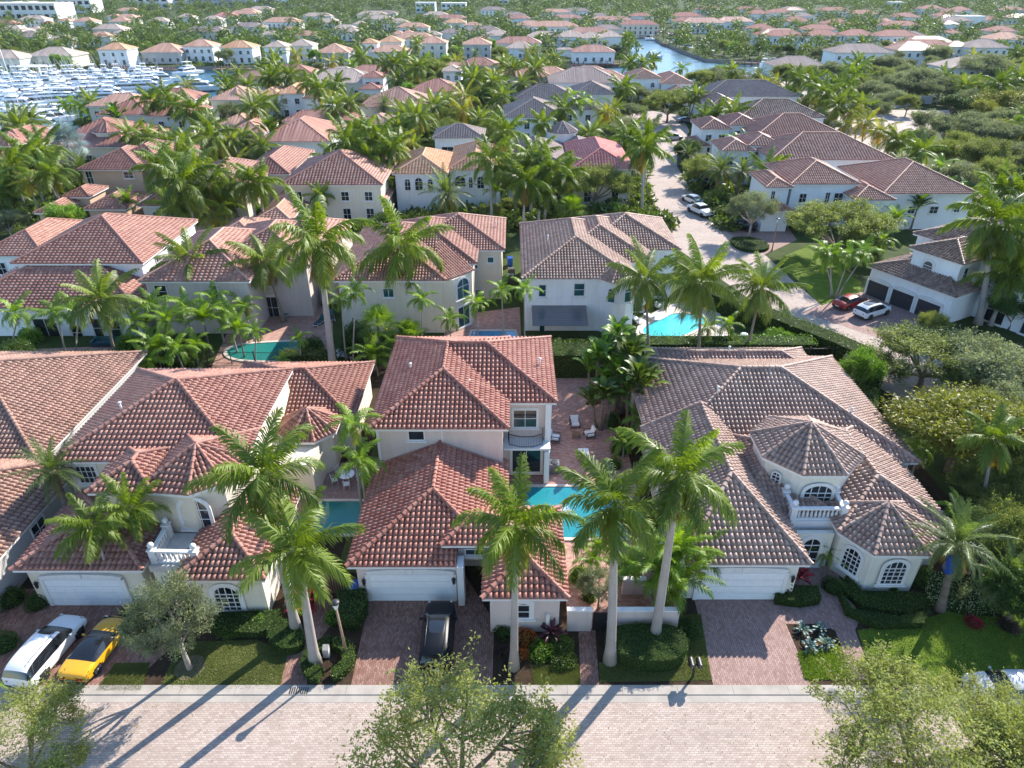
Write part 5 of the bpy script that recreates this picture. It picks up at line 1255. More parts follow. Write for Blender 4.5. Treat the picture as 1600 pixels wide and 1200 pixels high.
hedge('pale variegated hedge beneath the shaggy palm', gp((1448, 905), (1500, 905), (1575, 930), (1565, 965), (1500, 960), (1445, 945)), .7, 'leaf_variegated', .1)
hedge('dark clipped hedge curving around the lawn corner', gp((1308, 930), (1330, 960), (1400, 972), (1450, 962), (1440, 982), (1370, 985), (1320, 962)), .6, 'leaf_dark', .08)
hedge('dark clipped hedge under the red plants beside the right drive', gp((1207, 925), (1275, 925), (1280, 945), (1250, 950), (1210, 945)), .7, 'leaf_dark', .08)
hedge('dark hedge mound by the garden walk left of the lamp', smooth_poly(gp((420, 985), (450, 975), (478, 995), (476, 1018), (450, 1026), (422, 1012))), .7, 'leaf_dark', .08)
hedge('dark bushes along the brick drive right of the lamp', gp((530, 940), (572, 935), (576, 960), (560, 985), (535, 985)), 1.2, 'leaf_dark', .1)
hedge('low dark planting under the arched window', gp((345, 965), (440, 962), (445, 985), (400, 998), (330, 992)), .6, 'leaf_dark', .11)

m = MB(); X, Y = G(466, 1083)
for i in range(9): m.box(-.5 + i * .12, -.2, 0, -.44 + i * .12, .2, .01)
tag(m.build('drain_grate', M['iron'], None, loc=(X, 24.2, .052)), 'dark drain grate in the kerb gutter below the lamp island', 'drain grate')

rs = np.random.RandomState(77); k = 1500; P = np.stack([rs.randn(k) * 6 + rs.choice([-24, -3, 15, 22], k), 23.3 - np.abs(rs.randn(k)) * 2.2, np.full(k, .012)], 1)
V, F, C_ = leaf_cloud(P, rs.randn(k, 3) * .1, .07, rs, rs.rand(k), 4); V[:, 2] = .012 + np.abs(V[:, 2] - .012) * .15
tag(link('fallen_leaves', npmesh('fallen_leaves', V, F, M['leaf_olive'], colr=C_)), 'fallen leaves along the street gutter', None, None, 'stuff')
m = MB()
for i in range(-30, 31): m.box(i * 3.05 - .006, 23.97, .045, i * 3.05 + .006, 24.54, .053)
tag(m.build('kerb_joints', M['rubber']), kind='structure')

rs = np.random.RandomState(8); k = 700; P = np.stack([rs.randn(k) * .38, rs.randn(k) * .3, np.abs(rs.randn(k)) * .16 + .02], 1)
V, F, C_ = leaf_cloud(P, rs.randn(k, 3), .08, rs, rs.rand(k)); sx_, sy_ = G(880, 800, .1)
tag(link('water_splash', npmesh('water_splash', V, F, M['white']), None, (sx_, sy_, .06)), 'white splash of bubbling water in the near left of the rectangular pool', 'water splash')
# ------------------------------------------------------------------ vehicles
x, y = G(76, 1012, .7); car(x - .1, y, R(82), 'suv', 'white', 'white family car with dark sunroof parked on the left drive', sunroof=(5,))
x, y = G(150, 1010, .6); car(x, y + .1, R(83), 'coupe', 'yellow', 'yellow sports car with black glass roof beside the white car')
x, y = G(684, 985, .9); car(x, y, R(91), 'suv', 'black', 'dark blue black car with roof rails on the middle drive', sunroof=(4, 5))
x, y = G(1585, 1076, .7); car(x, y + .1, R(178), 'sedan', 'silver', 'silver car parked by the lawn half hidden by the bottom right tree')
x, y = G(1364, 482, .8); car(x - .5 * 2.9, y + .87 * 2.9, R(29), 'sedan', 'red', 'dark red car on the drive of the garage with three dark doors')
x, y = G(1364, 482, .8); car(x, y, R(29), 'suv', 'white', 'white car with black roof beside the dark red car', sunroof=(3, 4, 5))
x, y = G(1094, 327, .8); car(x, y, R(112), 'pickup', 'white', 'white pickup truck with covered bed parked along the side street', cat='pickup truck')
x, y = G(1082, 310, .7); car(x, y, R(112), 'sedan', 'white', 'white car parked in front of the covered white pickup')
x, y = G(1158, 351, .7); car(x, y, R(150), 'suv', 'black', 'black car in the shade beyond the round hedge island')
x, y = G(1052, 214, .7); car(x, y, R(20), 'suv', 'silver', 'silver van near the round end of the side street')
x, y = G(1098, 285, .7); car(x, y, R(150), 'suv', 'black', 'black car half hidden under the tree by the side street')
x, y = G(1072, 187, .7); car(x, y, R(10), 'sedan', 'grey', 'dark car on the drive beside the cul de sac')
x, y = G(1300, 190, .9); car(x, y, R(-35), 'pickup', 'white', 'white truck on the rear street behind the right hand villas', cat='pickup truck')
x, y = G(1243, 146, .9); car(x, y, R(-25), 'pickup', 'green', 'teal truck at the far end of the rear street', cat='pickup truck')
x, y = G(1210, 93, .7); car(x, y, R(5), 'sedan', 'silver', 'silver car in front of the long red roofed row')
x, y = G(1225, 92, .7); car(x, y, R(5), 'sedan', 'black', 'black car in front of the long red roofed row')
x, y = G(65, 294, .7); car(x, y, R(70), 'sedan', 'red', 'small bright red car on the lawn drive at far left')
# ------------------------------------------------------------------ patio things
armchair(2.95 + .7, G(0, 684, .3)[1], R(80), 'white cushioned armchair on the left of the patio group', 'white cushioned patio armchairs')
X, Y = G(898, 662, .3); armchair(X, Y, R(5), 'white cushioned armchair at the back of the patio group', 'white cushioned patio armchairs')
X, Y = G(921, 678, .3); armchair(X, Y, R(-75), 'white cushioned armchair on the right of the patio group', 'white cushioned patio armchairs')
X, Y = G(900, 680, .2); r = empty('low_patio_table', (X, Y, 0), 0, 'low dark table between the three white armchairs', 'table'); m = MB(); m.box(-.35, -.3, .34, .35, .3, .4); m.build('tabletop', M['wood'], r)
for sx in (-.28, .28):
    for sy in (-.24, .24): m = MB(); m.box(sx - .03, sy - .03, 0, sx + .03, sy + .03, .34); m.build('leg', M['iron'], r)
X, Y = G(912, 706, .7); r = empty('patio_dining_table', (X, Y, 0), 0, 'white square topped table with thin dark legs on the red patio', 'table'); m = MB(); m.box(-.42, -.42, .70, .42, .42, .76); m.build('tabletop', M['white'], r)
for sx in (-.38, .38):
    for sy in (-.38, .38): m = MB(); m.box(sx - .02, sy - .02, 0, sx + .02, sy + .02, .7); m.build('leg', M['iron'], r)
m = MB(); m.lathe([(.04, 0), (.05, .12), (.02, .2), (.02, .26)], n=10); tag(m.build('bottle', M['iron'], None, loc=(X - .05, Y, .762)), 'dark bottle standing on the white square table', 'bottle')
X, Y = G(866, 737); r = empty('air_conditioner', (X, Y, 0), 0, 'grey air conditioning unit beside the sliding door', 'air conditioner'); m = MB(); m.box(-.38, -.38, .03, .38, .38, .95)
for i in range(14): m.box(-.39, -.39, .1 + i * .058, .39, .39, .12 + i * .058)
m.build('housing', M['paint_grey'], r); m = MB(); m.lathe([(.33, .95), (.33, .99), (.28, 1.0), (.05, 1.01)], n=20); m.build('fan_grille', M['iron'], r)
X, Y = G(556, 928); r = empty('wheelie_bin', (X, Y - .2, 0), .1, 'blue wheeled bin at the left corner of the middle garage', 'bin'); m = MB(); m.idx([(-.24, -.28, .05), (.24, -.28, .05), (.24, .24, .05), (-.24, .24, .05), (-.3, -.36, 1.0), (.3, -.36, 1.0), (.3, .34, 1.0), (-.3, .34, 1.0)], [(3, 2, 1, 0), (0, 1, 5, 4), (1, 2, 6, 5), (2, 3, 7, 6), (3, 0, 4, 7), (4, 5, 6, 7)])
M['binblue'] = simple('bin_blue', (.01, .06, .32), .5); m.build('body', M['binblue'], r); m = MB(); m.obox((0, 0, 1.04), .64, .76, .06, 0, R(4)); m.build('lid', M['binblue'], r)
for sx in (-.27, .27): m = MB(); m.tube([(sx - .03, .3, .1), (sx + .03, .3, .1)], .1, 12); m.build('wheel', M['rubber'], r)
X, Y = G(511, 1024); m = MB(); m.idx([(-.18, -.16, 0), (.18, -.16, 0), (.18, .16, 0), (-.18, .16, 0), (-.17, -.15, .62), (.17, -.15, .62), (.17, .15, .78), (-.17, .15, .78)], [(0, 1, 5, 4), (1, 2, 6, 5), (2, 3, 7, 6), (3, 0, 4, 7), (4, 5, 6, 7)]); m.box(-.19, -.17, 0, .19, .17, .08); tag(m.build('utility_box', M['concrete'], None, loc=(X, Y, 0)), 'small pale utility box between the curved hedges', 'utility box')
X, Y = G(542, 1024); lamp_post(X, Y, 3.9, 'tan street lamp standing in the hedge island by the middle drive', -.12)
X, Y = G(1206, 392); lamp_post(X, Y, 4.2, 'street lamp beside the side street and dark planting')
X, Y = G(1089, 165); lamp_post(X, Y, 4.2, 'distant street lamp near the cul de sac house')
X, Y = G(1082, 1058); r = empty('mailbox_post', (X, Y, 0), 0, 'pair of dark mailboxes on one post beside the right drive', 'mailbox')
m = MB(); m.box(-.05, -.05, 0, .05, .05, 1.05); m.box(-.4, -.04, 1.0, .4, .04, 1.08); m.build('post', M['iron'], r)
for sx in (-.22, .22):
    b = MB(); n = 8; pr = [(-.13, 0), (.13, 0)] + [(.13 * math.cos(math.pi * i / n), .2 + .1 * math.sin(math.pi * i / n)) for i in range(n + 1)]
    b.idx([(x_, -.27, z_) for x_, z_ in pr] + [(x_, .27, z_) for x_, z_ in pr], [tuple(range(len(pr))), tuple(reversed(range(len(pr), 2 * len(pr))))] + [(i, i + len(pr), (i + 1) % len(pr) + len(pr), (i + 1) % len(pr)) for i in range(len(pr))])
    o = b.build('mailbox', M['iron'], r, loc=(sx, 0, 1.09)); d = MB(); d.box(-.02, -.30, .12, .02, -.27, .2); d.build('handle', M['rim'], o)
X, Y = G(543, 752); round_table(X, Y, 'round white patio table beside the narrow green pool', 1.25)
for i, (a, d_) in enumerate(((200, .95), (280, .9), (140, .95), (20, .95))):
    wire_chair(X + d_ * math.cos(R(a)), Y + d_ * math.sin(R(a)), R(a - 90), 'white metal garden chair at the round patio table', 'white garden chairs round the patio table')
for i, (px, py, a, lb) in enumerate(((452, 492, -30, 'blue sun lounger near the french doors'), (474, 485, 10, 'blue sun lounger by the terrace wall'), (500, 506, -20, 'blue striped sun lounger beside the tall palm trunk'), (518, 498, 20, 'blue striped sun lounger right of the tall palm trunk'))):
    X, Y = G(px, py); lounger(X, Y, R(a), M['glass_teal'], lb, 'blue sun loungers')
X, Y = G(540, 559); lounger(X, Y, R(70), M['white'], 'white sun lounger on the grass behind the left house')
X, Y = G(994, 502); lounger(X, Y, R(200), M['white'], 'white sun lounger near the wall of the white house', 'white sun loungers by the turquoise pool')
X, Y = G(1017, 498); lounger(X, Y, R(215), M['white'], 'white sun lounger closer to the turquoise pool', 'white sun loungers by the turquoise pool')
X, Y = G(490, 475); r = empty('gas_grill', (X, Y, 0), 0, 'grey gas grill cart against the beige terrace wall', 'grill'); m = MB(); m.box(-.6, -.3, .1, .6, .3, .85); m.build('cabinet', M['paint_grey'], r); m = MB(); m.tube([(-.4, 0, .9), (.4, 0, .9)], .25, 12); m.build('lid', M['rim'], r)
X, Y = G(1076, 484); r = empty('patio_umbrella', (X, Y, 0), 0, 'closed white patio umbrella behind the turquoise pool', 'umbrella'); m = MB(); m.tube([(0, 0, 0), (0, 0, 2.5)], .03, 8); m.lathe([(.3, 0), (.3, .06), (.05, .1)], n=14); m.build('pole', M['rim'], r); m = MB(); m.lathe([(.12, 1.0), (.17, 1.2), (.12, 1.9), (.03, 2.5)], n=12); m.build('canopy', M['white'], r)
for i, (px, py, lb) in enumerate(((1027, 481, 'white bowl planter with spiky plant near the white house wall'), (1039, 481, 'white bowl planter with spiky plant nearer the pool'))):
    X, Y = G(px, py); r = empty('bowl_planter', (X, Y, 0), 0, lb, 'planter', 'white bowl planters'); m = MB(); m.lathe([(.15, 0), (.3, .2), (.42, .45), (.36, .45), (.2, .3)], n=16); m.build('bowl', M['white'], r); link('plant', CR['agave'][0], r, (0, 0, .4))
for i, (px, py) in enumerate(((1096, 538), (1125, 530), (1145, 537), (1162, 527))):
    X, Y = G(px, py); m = MB(); m.sm = True; m.lathe([(.35, 0), (.42, .15), (.4, .38), (.3, .45)], n=14); tag(m.build('patio_pouf', M['white'], None, loc=(X, Y, .012)), 'low white round seat beside the bright pool under small palms', 'stool', 'white round seats by the bright pool')
X, Y = G(170, 540); r = empty('outdoor_sofa', (X, Y, 0), 0, 'long blue grey outdoor sofa against the white house wall at left', 'sofa'); m = MB(); m.box(-1.6, -.4, .1, 1.6, .4, .45); m.build('seat', M['glass_teal'], r); m = MB(); m.box(-1.6, .3, .45, 1.6, .45, .85); m.build('backrest', M['glass_teal'], r)
for sx in (-1.55, 1.55): m = MB(); m.box(sx - .1, -.4, .45, sx + .1, .3, .65); m.build('armrest', M['glass_teal'], r)
X, Y = G(797, 415); r = empty('wheelie_bin', (X, Y, 0), 0, 'blue bin in the narrow passage left of the white house', 'bin'); m = MB(); m.box(-.35, -.4, .1, .35, .4, 1.1); m.build('body', M['binblue'], r); m = MB(); m.obox((0, 0, 1.14), .76, .86, .07); m.build('lid', M['binblue'], r)
for k, (px, py) in enumerate(((797, 440), (799, 430))): X, Y = G(px, py); m = MB(); m.box(-.45, -.45, 0, .45, .45, .95); m.lathe([(.36, .95), (.36, 1.0), (.1, 1.02)], n=16); tag(m.build('air_conditioner', M['paint_grey'], None, loc=(X, Y, 0)), 'grey air conditioner in the passage left of the white house', 'air conditioner', 'air conditioners in the passage')
# ------------------------------------------------------------------ near planting
palm_px(493, 1037, 463, 858, 'royal', 'royal palm rising from the curved hedge left of the lamp post', .98, r=.27, var=0)
palm_px(464, 988, 410, 742, 'royal', 'tall royal palm behind the hedge palm, crown over the left house roof', 1.0, r=.25, var=1)
palm_px(803, 1043, 806, 822, 'royal', 'royal palm in front of the middle house entry with trunk dead centre', .9, r=.23, var=2)
palm_px(953, 1033, 962, 792, 'royal', 'royal palm standing in front of the courtyard wall left of the hedge', .95, r=.27, var=3)
palm_px(1022, 1003, 1062, 742, 'royal', 'royal palm leaning right beside the clipped hedge, split bark', 1.0, r=.26, var=4)
palm_px(184, 940, 146, 822, 'royal', 'slender palm arching over the left garage roof', .68, r=.12, var=0)
palm_px(233, 905, 203, 795, 'royal', 'slender palm in front of the white balcony', .66, r=.11, var=2)
palm_px(566, 803, 551, 664, 'adon', 'small palm with highest crown beside the round patio table', 1.0, var=0)
palm_px(575, 812, 562, 720, 'adon', 'lower small palm beside the round patio table', 1.1, var=1)
palm_h(82, 735, 6.2, 'date', 'greyish palm squeezed between the two left houses', .95)
palm_px(1527, 808, 1556, 686, 'royal', 'single slim palm in front of the yellow green tree on the right', .75, r=.15, var=1)
palm_px(1468, 952, 1494, 848, 'date', 'shaggy pale palm with blue cloth tied on its trunk, right lawn', 1.05, r=.24)
X, Y = G(1485, 900); Y0 = G(1468, 952)[1]; zz = ZY(880, Y0); xx = XP(1486, Y0, zz)
m = MB(); m.sm = True; m.lathe([(.2, -.75), (.33, -.5), (.3, 0), (.36, .35), (.22, .7)], n=10); tag(m.build('tied_cloth', M['binblue'], None, loc=(xx, Y0 - .02, zz)), 'blue cloth wrapped round the shaggy palm below its crown', 'cloth')
palm_px(1552, 955, 1572, 905, 'date', 'leaning stubby palm at the right end of the pale hedge', .9, r=.22)
palm_h(1290, 862, 1.1, 'date', None, .1) if False else None
def plant(kind, px, py, s, label, h=0.0, name='plant', var=0, group=None, cat='plant'):
    X, Y = G(px, py, h); r = link(name, CR[kind][var], None, (X, Y, h if h else .02), (0, 0, rnd.random() * 6), (s, s, s)); tag(r, label, cat, group); return r
plant('cycad', 1293, 862, 1.05, 'large cycad with stiff arching leaves beside the right entry', .9, 'cycad')
plant('ti', 1250, 905, 1.3, 'dark red leaved plant by the right garage corner', .55, 'ti_plant', 0)
plant('ti', 1225, 915, 1.1, 'purple leaved plant by the right garage', .6, 'ti_plant', 1)
plant('ti', 487, 940, 1.9, 'bright red leafed plant beside the slatted gate', .3, 'ti_plant', 0)
plant('ti', 466, 955, 1.4, 'red leafed plant at the foot of the rear royal palm', .2, 'ti_plant', 0)
plant('ti', 864, 993, 1.3, 'dark purple spiky plant in front of the garden wall', .3, 'ti_plant', 1)
for i, (px, py) in enumerate(((1253, 985), (1280, 985), (1265, 1012), (1290, 1008))): plant('agave', px, py, 1.0, 'blue green agave rosette in the mulch bed by the right drive', .05, 'agave', 0, 'agaves in the mulch bed')
def sh(px, py, r_, h, mat, label, name='shrub', leaf=.09, **k): X, Y = G(px, py); return shrub(X, Y, r_, h, mat, label, name, leaf=leaf, **k)
sh(820, 1000, .65, .7, 'leaf_orange', 'orange croton by the palm trunk in front of the middle house'); sh(815, 1025, .4, .45, 'leaf_orange', 'small orange croton at the foot of the centre palm')
sh(846, 1020, .8, .6, 'leaf_lime', 'light green low shrub left of the brick walk'); sh(875, 1010, .8, .7, 'leaf_hedge', 'green shrub next to the brick walk'); sh(785, 990, .5, .6, 'leaf_dark', 'dark shrub at the corner of the middle house wing')
sh(880, 1032, .8, .45, 'leaf_hedge', 'spreading green shrub at the lawn edge by the walk'); sh(792, 1022, .5, .45, 'leaf_purple', 'purple brown shrub left of the centre palm')
sh(522, 968, .6, .6, 'leaf_lime', 'light green shrub at the foot of the walk by the slatted gate'); sh(407, 975, .6, .6, 'leaf_lime', 'bright fern like shrub under the arched window')
sh(20, 940, .8, 1.0, 'leaf_dark', 'round dark bush at the far left edge'); sh(60, 945, .7, .8, 'leaf_dark', 'dark bush left of the white car'); sh(8, 1010, .8, .9, 'leaf_dark', 'low dark bush left of the white car boot'); sh(205, 965, .7, .7, 'leaf_dark', 'dark bush under the small tree beside the yellow car')
sh(232, 980, .9, .6, 'leaf_grey', 'grey green shrub on the gravel bed'); sh(365, 985, .8, .5, 'leaf_hedge', 'green shrub below the arched window'); sh(480, 880, .8, 1.4, 'leaf_hedge', 'tall shrub behind the slatted gate')
sh(1395, 925, .25, .4, 'leaf_dark', 'tiny clipped ball shrub under the bay window'); sh(1363, 915, .35, .6, 'leaf_dark', 'round clipped shrub between the bay windows'); sh(1437, 905, .9, .8, 'leaf_hedge', 'green shrub at the right corner of the bay')
sh(1300, 920, .7, .8, 'leaf_dark', 'dark shrub below the cycad'); sh(1520, 975, .5, .4, 'leaf_red', 'reddish low plants along the front of the pale hedge'); sh(1575, 980, .6, .5, 'leaf_purple', 'brownish low plants at the end of the pale hedge')
# courtyard greenery and travellers palms
palm_h(1060, 860, 3.6, 'areca', 'dense palm clump filling the corner of the courtyard by the right garage', 1.15, cluster=[(0, 0, 0, 0, 3.4), (.8, .5, .2, 0, 2.8), (-.7, -.4, -.2, 0, 2.5), (.2, -.9, 0, -.2, 2.2)])
palm_h(1040, 925, 2.0, 'adon', 'lower palm with drooping yellow green fronds near the garage corner', .8)
palm_h(925, 875, 2.2, 'adon', 'small palm by the courtyard pool edge', .7)
tree(5.35, 29.9, 'sparse', 'thin frangipani like tree with yellow green leaves over the garden gate', .42, .55, name='courtyard_tree', var=0)
M['leaf_trav'] = M['leaf_hedge']
for i, (px, py, h, s_, v) in enumerate(((958, 530, 6.2, 1.0, 0), (985, 560, 5.2, 1.0, 1), (935, 562, 4.6, .95, 1), (965, 590, 4.0, 1.0, 0), (1000, 600, 4.4, 1.0, 1), (945, 625, 3.0, .9, 1))):
    palm_h(px, py, h, 'banana', ('tallest', 'right leaning', 'left drooping', 'middle', 'right hand', 'lowest')[i] + ' bird of paradise in the clump beside the red patio', s_ * .88, var=0 if i in (0, 2, 3) else v, cluster=[(0, 0, 0, 0, h), (.5, .3, .3, .1, h * .8), (-.4, .4, -.3, .1, h * .65)], r=.18, cat='plant')
palm_h(1000, 655, 2.4, 'adon', 'bright palm leaning over the patio edge', .95); palm_h(975, 690, 1.6, 'adon', 'low bright palm at the patio edge', .8)
sh(968, 705, .8, 1.2, 'leaf_dark', 'dark shrub along the right patio edge'); sh(960, 730, .6, .9, 'leaf_hedge', 'rounded shrub at the patio corner'); sh(955, 665, .7, 1.4, 'leaf_dark', 'dark leafy shrub under the bird of paradise clump')
palm_h(938, 862, 1.8, 'areca', 'bushy small palm at the pool end of the courtyard', .7); palm_h(985, 880, 2.6, 'adon', 'small palm between the two front royal palms in the courtyard', .85)
sh(905, 905, .7, 1.0, 'leaf_lime', 'yellow green shrub beside the courtyard wall end'); sh(978, 900, .8, 1.1, 'leaf_dark', 'dark shrub inside the courtyard behind the wall'); sh(920, 935, .5, .9, 'leaf_hedge', 'small shrub just inside the garden gate'); sh(1075, 985, .8, .5, 'leaf_dark', 'low dark planting between the clipped hedge and the right drive')
# street trees close to the camera and on the right
tree_px(720, 1205, 3.4, 400, 'feather', 'oak with spindly leafy twigs at the bottom edge below the middle house', flat=.5, var=0, rot=1.0)
tree_px(1445, 1150, 5.4, 340, 'feather', 'dense rounded oak at the bottom right corner', flat=.62, var=1, rot=2.0)
tree_px(1545, 1135, 4.2, 200, 'feather', 'second oak crown merging into the bottom right corner oak', flat=.6, var=2, rot=3.0)
tree_px(30, 1180, 4.0, 240, 'feather', 'oak at the bottom left corner', var=2, rot=.4)
tree_px(1600, 1160, 4.6, 130, 'feather', 'smaller oak crown at the bottom right edge', var=0, rot=.2)
palm_h(-55, 1085, 3.5, 'adon', 'palm frond tips entering at the left edge', .9)
X, Y = G(297, 1045); tree(X, Y, 'sparse', 'small grey green tree with bent pale trunk in its gravel ring', .82, 1.12, var=1, rot=.6, name='young_oak')
tree_px(1450, 560, 5.5, 190, 'oak', 'large spreading oak with dark trunk on the paved corner at right', flat=.55, var=0)
tree_px(1560, 585, 6.5, 150, 'grey', 'grey green tree at the right edge below the large oak')
tree_px(1500, 690, 5.0, 230, 'olive', 'wide yellow green layered tree right of the brown roofed house', var=0)
tree_px(1345, 575, 5.5, 75, 'lime', 'narrow dense tree with yellow flowers at the back corner of the right house')
tree_px(1560, 830, 5.5, 120, 'oak', 'dark leafy oak at the right edge above the lawn')
tree_px(1600, 920, 5.0, 120, 'dark', 'dark tree cut off by the right edge beside the lawn')
tree_px(1590, 650, 6, 130, 'grey', 'grey leaved tree behind the slim palm at the right edge'); tree_px(1545, 755, 4.2, 110, 'oak', 'low green tree beside the base of the slim palm')
tree_px(1590, 730, 5.5, 110, 'oak', 'oak at the right edge behind the slim palm')
palm_h(1440, 700, 3.0, 'adon', 'leafy palm against the right end of the brown roof', .9); palm_h(1500, 800, 2.5, 'adon', 'low palm at the base of the slim palm', .8)
for i, (x_, y_, kd) in enumerate(((36, 30, 'oak'), (41, 38, 'grey'), (37.5, 46, 'oak'), (45, 47, 'dark'), (48, 34, 'oak'), (43, 56, 'grey'))): tree(x_, y_, kd, 'tree in the grove beyond the right lawn', 1.0, .95, group='grove beyond the right lawn')
# second row palms
for a in (
 (521, 577, 497, 378, 'royal', 'very tall royal palm with thick pale trunk beside the green pool', 1.35, .30),
 (632, 515, 627, 385, 'royal', 'royal palm with huge drooping crown before the cream second row house', 1.45, .30),
 (444, 502, 412, 408, 'coco', 'coconut palm in front of the white french doors', 1.25, .14),
 (322, 500, 297, 408, 'coco', 'coconut palm with pale fronds before the beige house', 1.2, .14),
 (184, 566, 158, 468, 'coco', 'coconut palm leaning over the red roof at left', 1.2, .14),
 (1012, 562, 1008, 436, 'coco', 'coconut palm standing at the left end of the bright pool', 1.15, .14),
 (1090, 562, 1096, 440, 'coco', 'largest coconut palm in front of the bright pool', 1.3, .15),
 (1166, 556, 1190, 450, 'coco', 'coconut palm leaning right over the street hedge', 1.15, .14),
 (1528, 506, 1556, 348, 'royal', 'tall royal palm before the balcony of the right edge house', 1.4, .30),
 (1560, 500, 1590, 372, 'royal', 'tall royal palm closest to the right edge', 1.4, .28)):
    palm_px(*a[:6], a[6], r=a[7])
for i, (bx, by, cx, cy, s_) in enumerate(((541, 566, 533, 468, .9), (552, 570, 556, 458, .95), (660, 545, 659, 468, .95), (704, 553, 704, 500, .95), (747, 535, 745, 474, 1.0), (787, 535, 784, 455, 1.0), (820, 545, 819, 452, .95), (20, 545, 24, 490, 1.3), (105, 560, 88, 490, 1.2), (120, 560, 120, 488, 1.1), (1108, 545, 1106, 512, .9), (1140, 545, 1138, 508, .95), (400, 575, 398, 520, .8), (470, 575, 468, 530, .7), (445, 582, 442, 562, .6))):
    palm_px(bx, by, cx, cy, 'adon', ['small palm left of the two at the cream wall corner', 'small palm right of the pair at the cream wall corner', 'small slim palm before the cream bay', 'low spreading palm at the narrow blue pool', 'slim palm at the left of the blue pool terrace', 'slim palm at the right of the blue pool terrace', 'slim palm beside the white house corner', 'bushy palm at the left edge by the terrace', 'slim palm before the shaded blue terrace', 'second slim palm before the shaded blue terrace', 'stubby palm at the lower edge of the bright pool', 'stubby palm right of the bright pool', 'small palm in the middle of the green pool planting', 'small palm right of the green pool', 'tiny palm by the brownish hedge'][i], s_)
for i, (px, py, h, s_, kd) in enumerate(((212, 505, 4.5, 1.2, 'adon'), (238, 478, 5.2, 1.2, 'adon'), (262, 505, 4.6, 1.1, 'areca'), (290, 482, 5, 1.2, 'adon'), (318, 500, 4.2, 1.1, 'areca'), (335, 470, 5, 1.1, 'adon'), (245, 545, 3.2, 1.2, 'areca'), (275, 545, 3.4, 1.1, 'adon'), (355, 490, 4.5, 1.1, 'adon'), (372, 515, 3.2, 1.0, 'areca'), (305, 540, 3, 1.0, 'adon'), (380, 478, 4.2, 1.0, 'adon'), (230, 565, 2.6, 1.1, 'adon'))):
    palm_h(px, py, h, kd, 'palm in the dense clump left of the green pool', s_, name='clump_palm', group='palms of the clump left of the green pool')
palm_h(590, 510, 4.0, 'fan', 'fan palm bush at the foot of the royal palm by the cream house', 1.3, var=0); palm_h(610, 545, 2.4, 'fan', 'low dark fan palm behind the middle house roof', 1.2, var=1); palm_h(640, 530, 2.6, 'fan', 'broad fan palm under the drooping royal palm', 1.2, var=0); palm_h(585, 560, 2.0, 'areca', 'bushy palm in the shade right of the tall pale trunk', 1.1)
sh(30, 560, 1.6, 2.0, 'leaf_dark', 'large dark bush at the left edge behind the roofs', leaf=.14); sh(50, 535, 1.2, 1.6, 'leaf_lime', 'bright leafy bush by the blue terrace', leaf=.14); sh(205, 548, 1.3, 1.8, 'leaf_lime', 'yellow green bush beneath the leaning coconut palm', leaf=.14)
sh(490, 548, 1.2, 1.5, 'leaf_dark', 'dark round bush beside the green pool', leaf=.12); sh(560, 552, 1.8, 3.4, 'leaf_dark', 'tall dark bush behind the very tall palm', leaf=.14); sh(1215, 540, 2.0, 1.6, 'leaf_lime', 'lime green bush behind the fence near the street hedge', leaf=.16); sh(1130, 548, 1.1, 1.0, 'leaf_lime', 'light green bush right below the pool', leaf=.12)
sh(870, 560, 1.2, 2.0, 'leaf_dark', 'dark bush under the dark awning', leaf=.12)
X, Y = G(1170, 384); shrub(X, Y, 1, .5, 'leaf_dark', 'dark oval hedge ring with a small tree on the side street', 'hedge', leaf=.12, cat='hedge', poly=smooth_poly([(X - 2.2, Y + 3), (X + 2, Y + 2.6), (X + 3, Y - 2), (X - 1, Y - 3.4), (X - 2.6, Y - 1)]))
X, Y = G(1170, 372); tree(X, Y, 'sparse', 'small grey tree growing from the oval hedge ring', 1.15, 1.15, var=0)
X, Y = G(1305, 466); palm(X, Y, 5.2, 'adon', 'group of four stemmed palms on the lawn before the red car', 1.25, name='palm_clump', cluster=[(0, 0, .4, 0, 5.4), (-.5, .1, -1.0, .3, 5.0), (.4, .2, 1.8, .2, 5.6), (-.2, .4, -2.0, .6, 5.6)])
tree_px(1310, 365, 6.5, 150, 'oak', 'dark green rounded tree left of the chocolate roofed house')
tree_px(930, 285, 8, 110, 'oak', 'olive green tree left of the side street in front of the pink roof')
tree_px(1102, 262, 6, 72, 'oak', 'round tree right of the street beside the tall white villas'); tree_px(1075, 232, 5.5, 50, 'dark', 'dark round tree near the silver van')
palm_h(1160, 268, 5.0, 'date', 'yellowing date palm beside the tall white villa wall', 1.3); palm_h(697, 302, 4.5, 'date', 'dense date palm in front of the arched white facade', 1.75, r=.3); palm_h(893, 328, 3.0, 'fan', 'bright fan palm behind the white house roof', 1.6, var=0)
tree_px(1045, 160, 8.5, 75, 'oak', 'spreading tree at the round end of the street', ); tree_px(985, 175, 6, 50, 'grey', 'grey tree left of the cul de sac')
sheet('side_lawn_strip', gp((1110, 320), (1145, 360), (1175, 352), (1140, 310)), .012, 'lawn_bright'); sheet('side_lawn_big', gp((1215, 405), (1290, 485), (1345, 478), (1345, 440), (1260, 385)), .012, 'lawn_bright')
sheet('street_corner_lawn', gp((1000, 330), (1018, 320), (1010, 290), (998, 300)), .012, 'lawn')
def inpoly(x, y, P):
    c = False; j = len(P) - 1
    for i in range(len(P)):
        if (P[i][1] > y) != (P[j][1] > y) and x < (P[j][0] - P[i][0]) * (y - P[i][1]) / (P[j][1] - P[i][1]) + P[i][0]: c = not c
        j = i
    return c
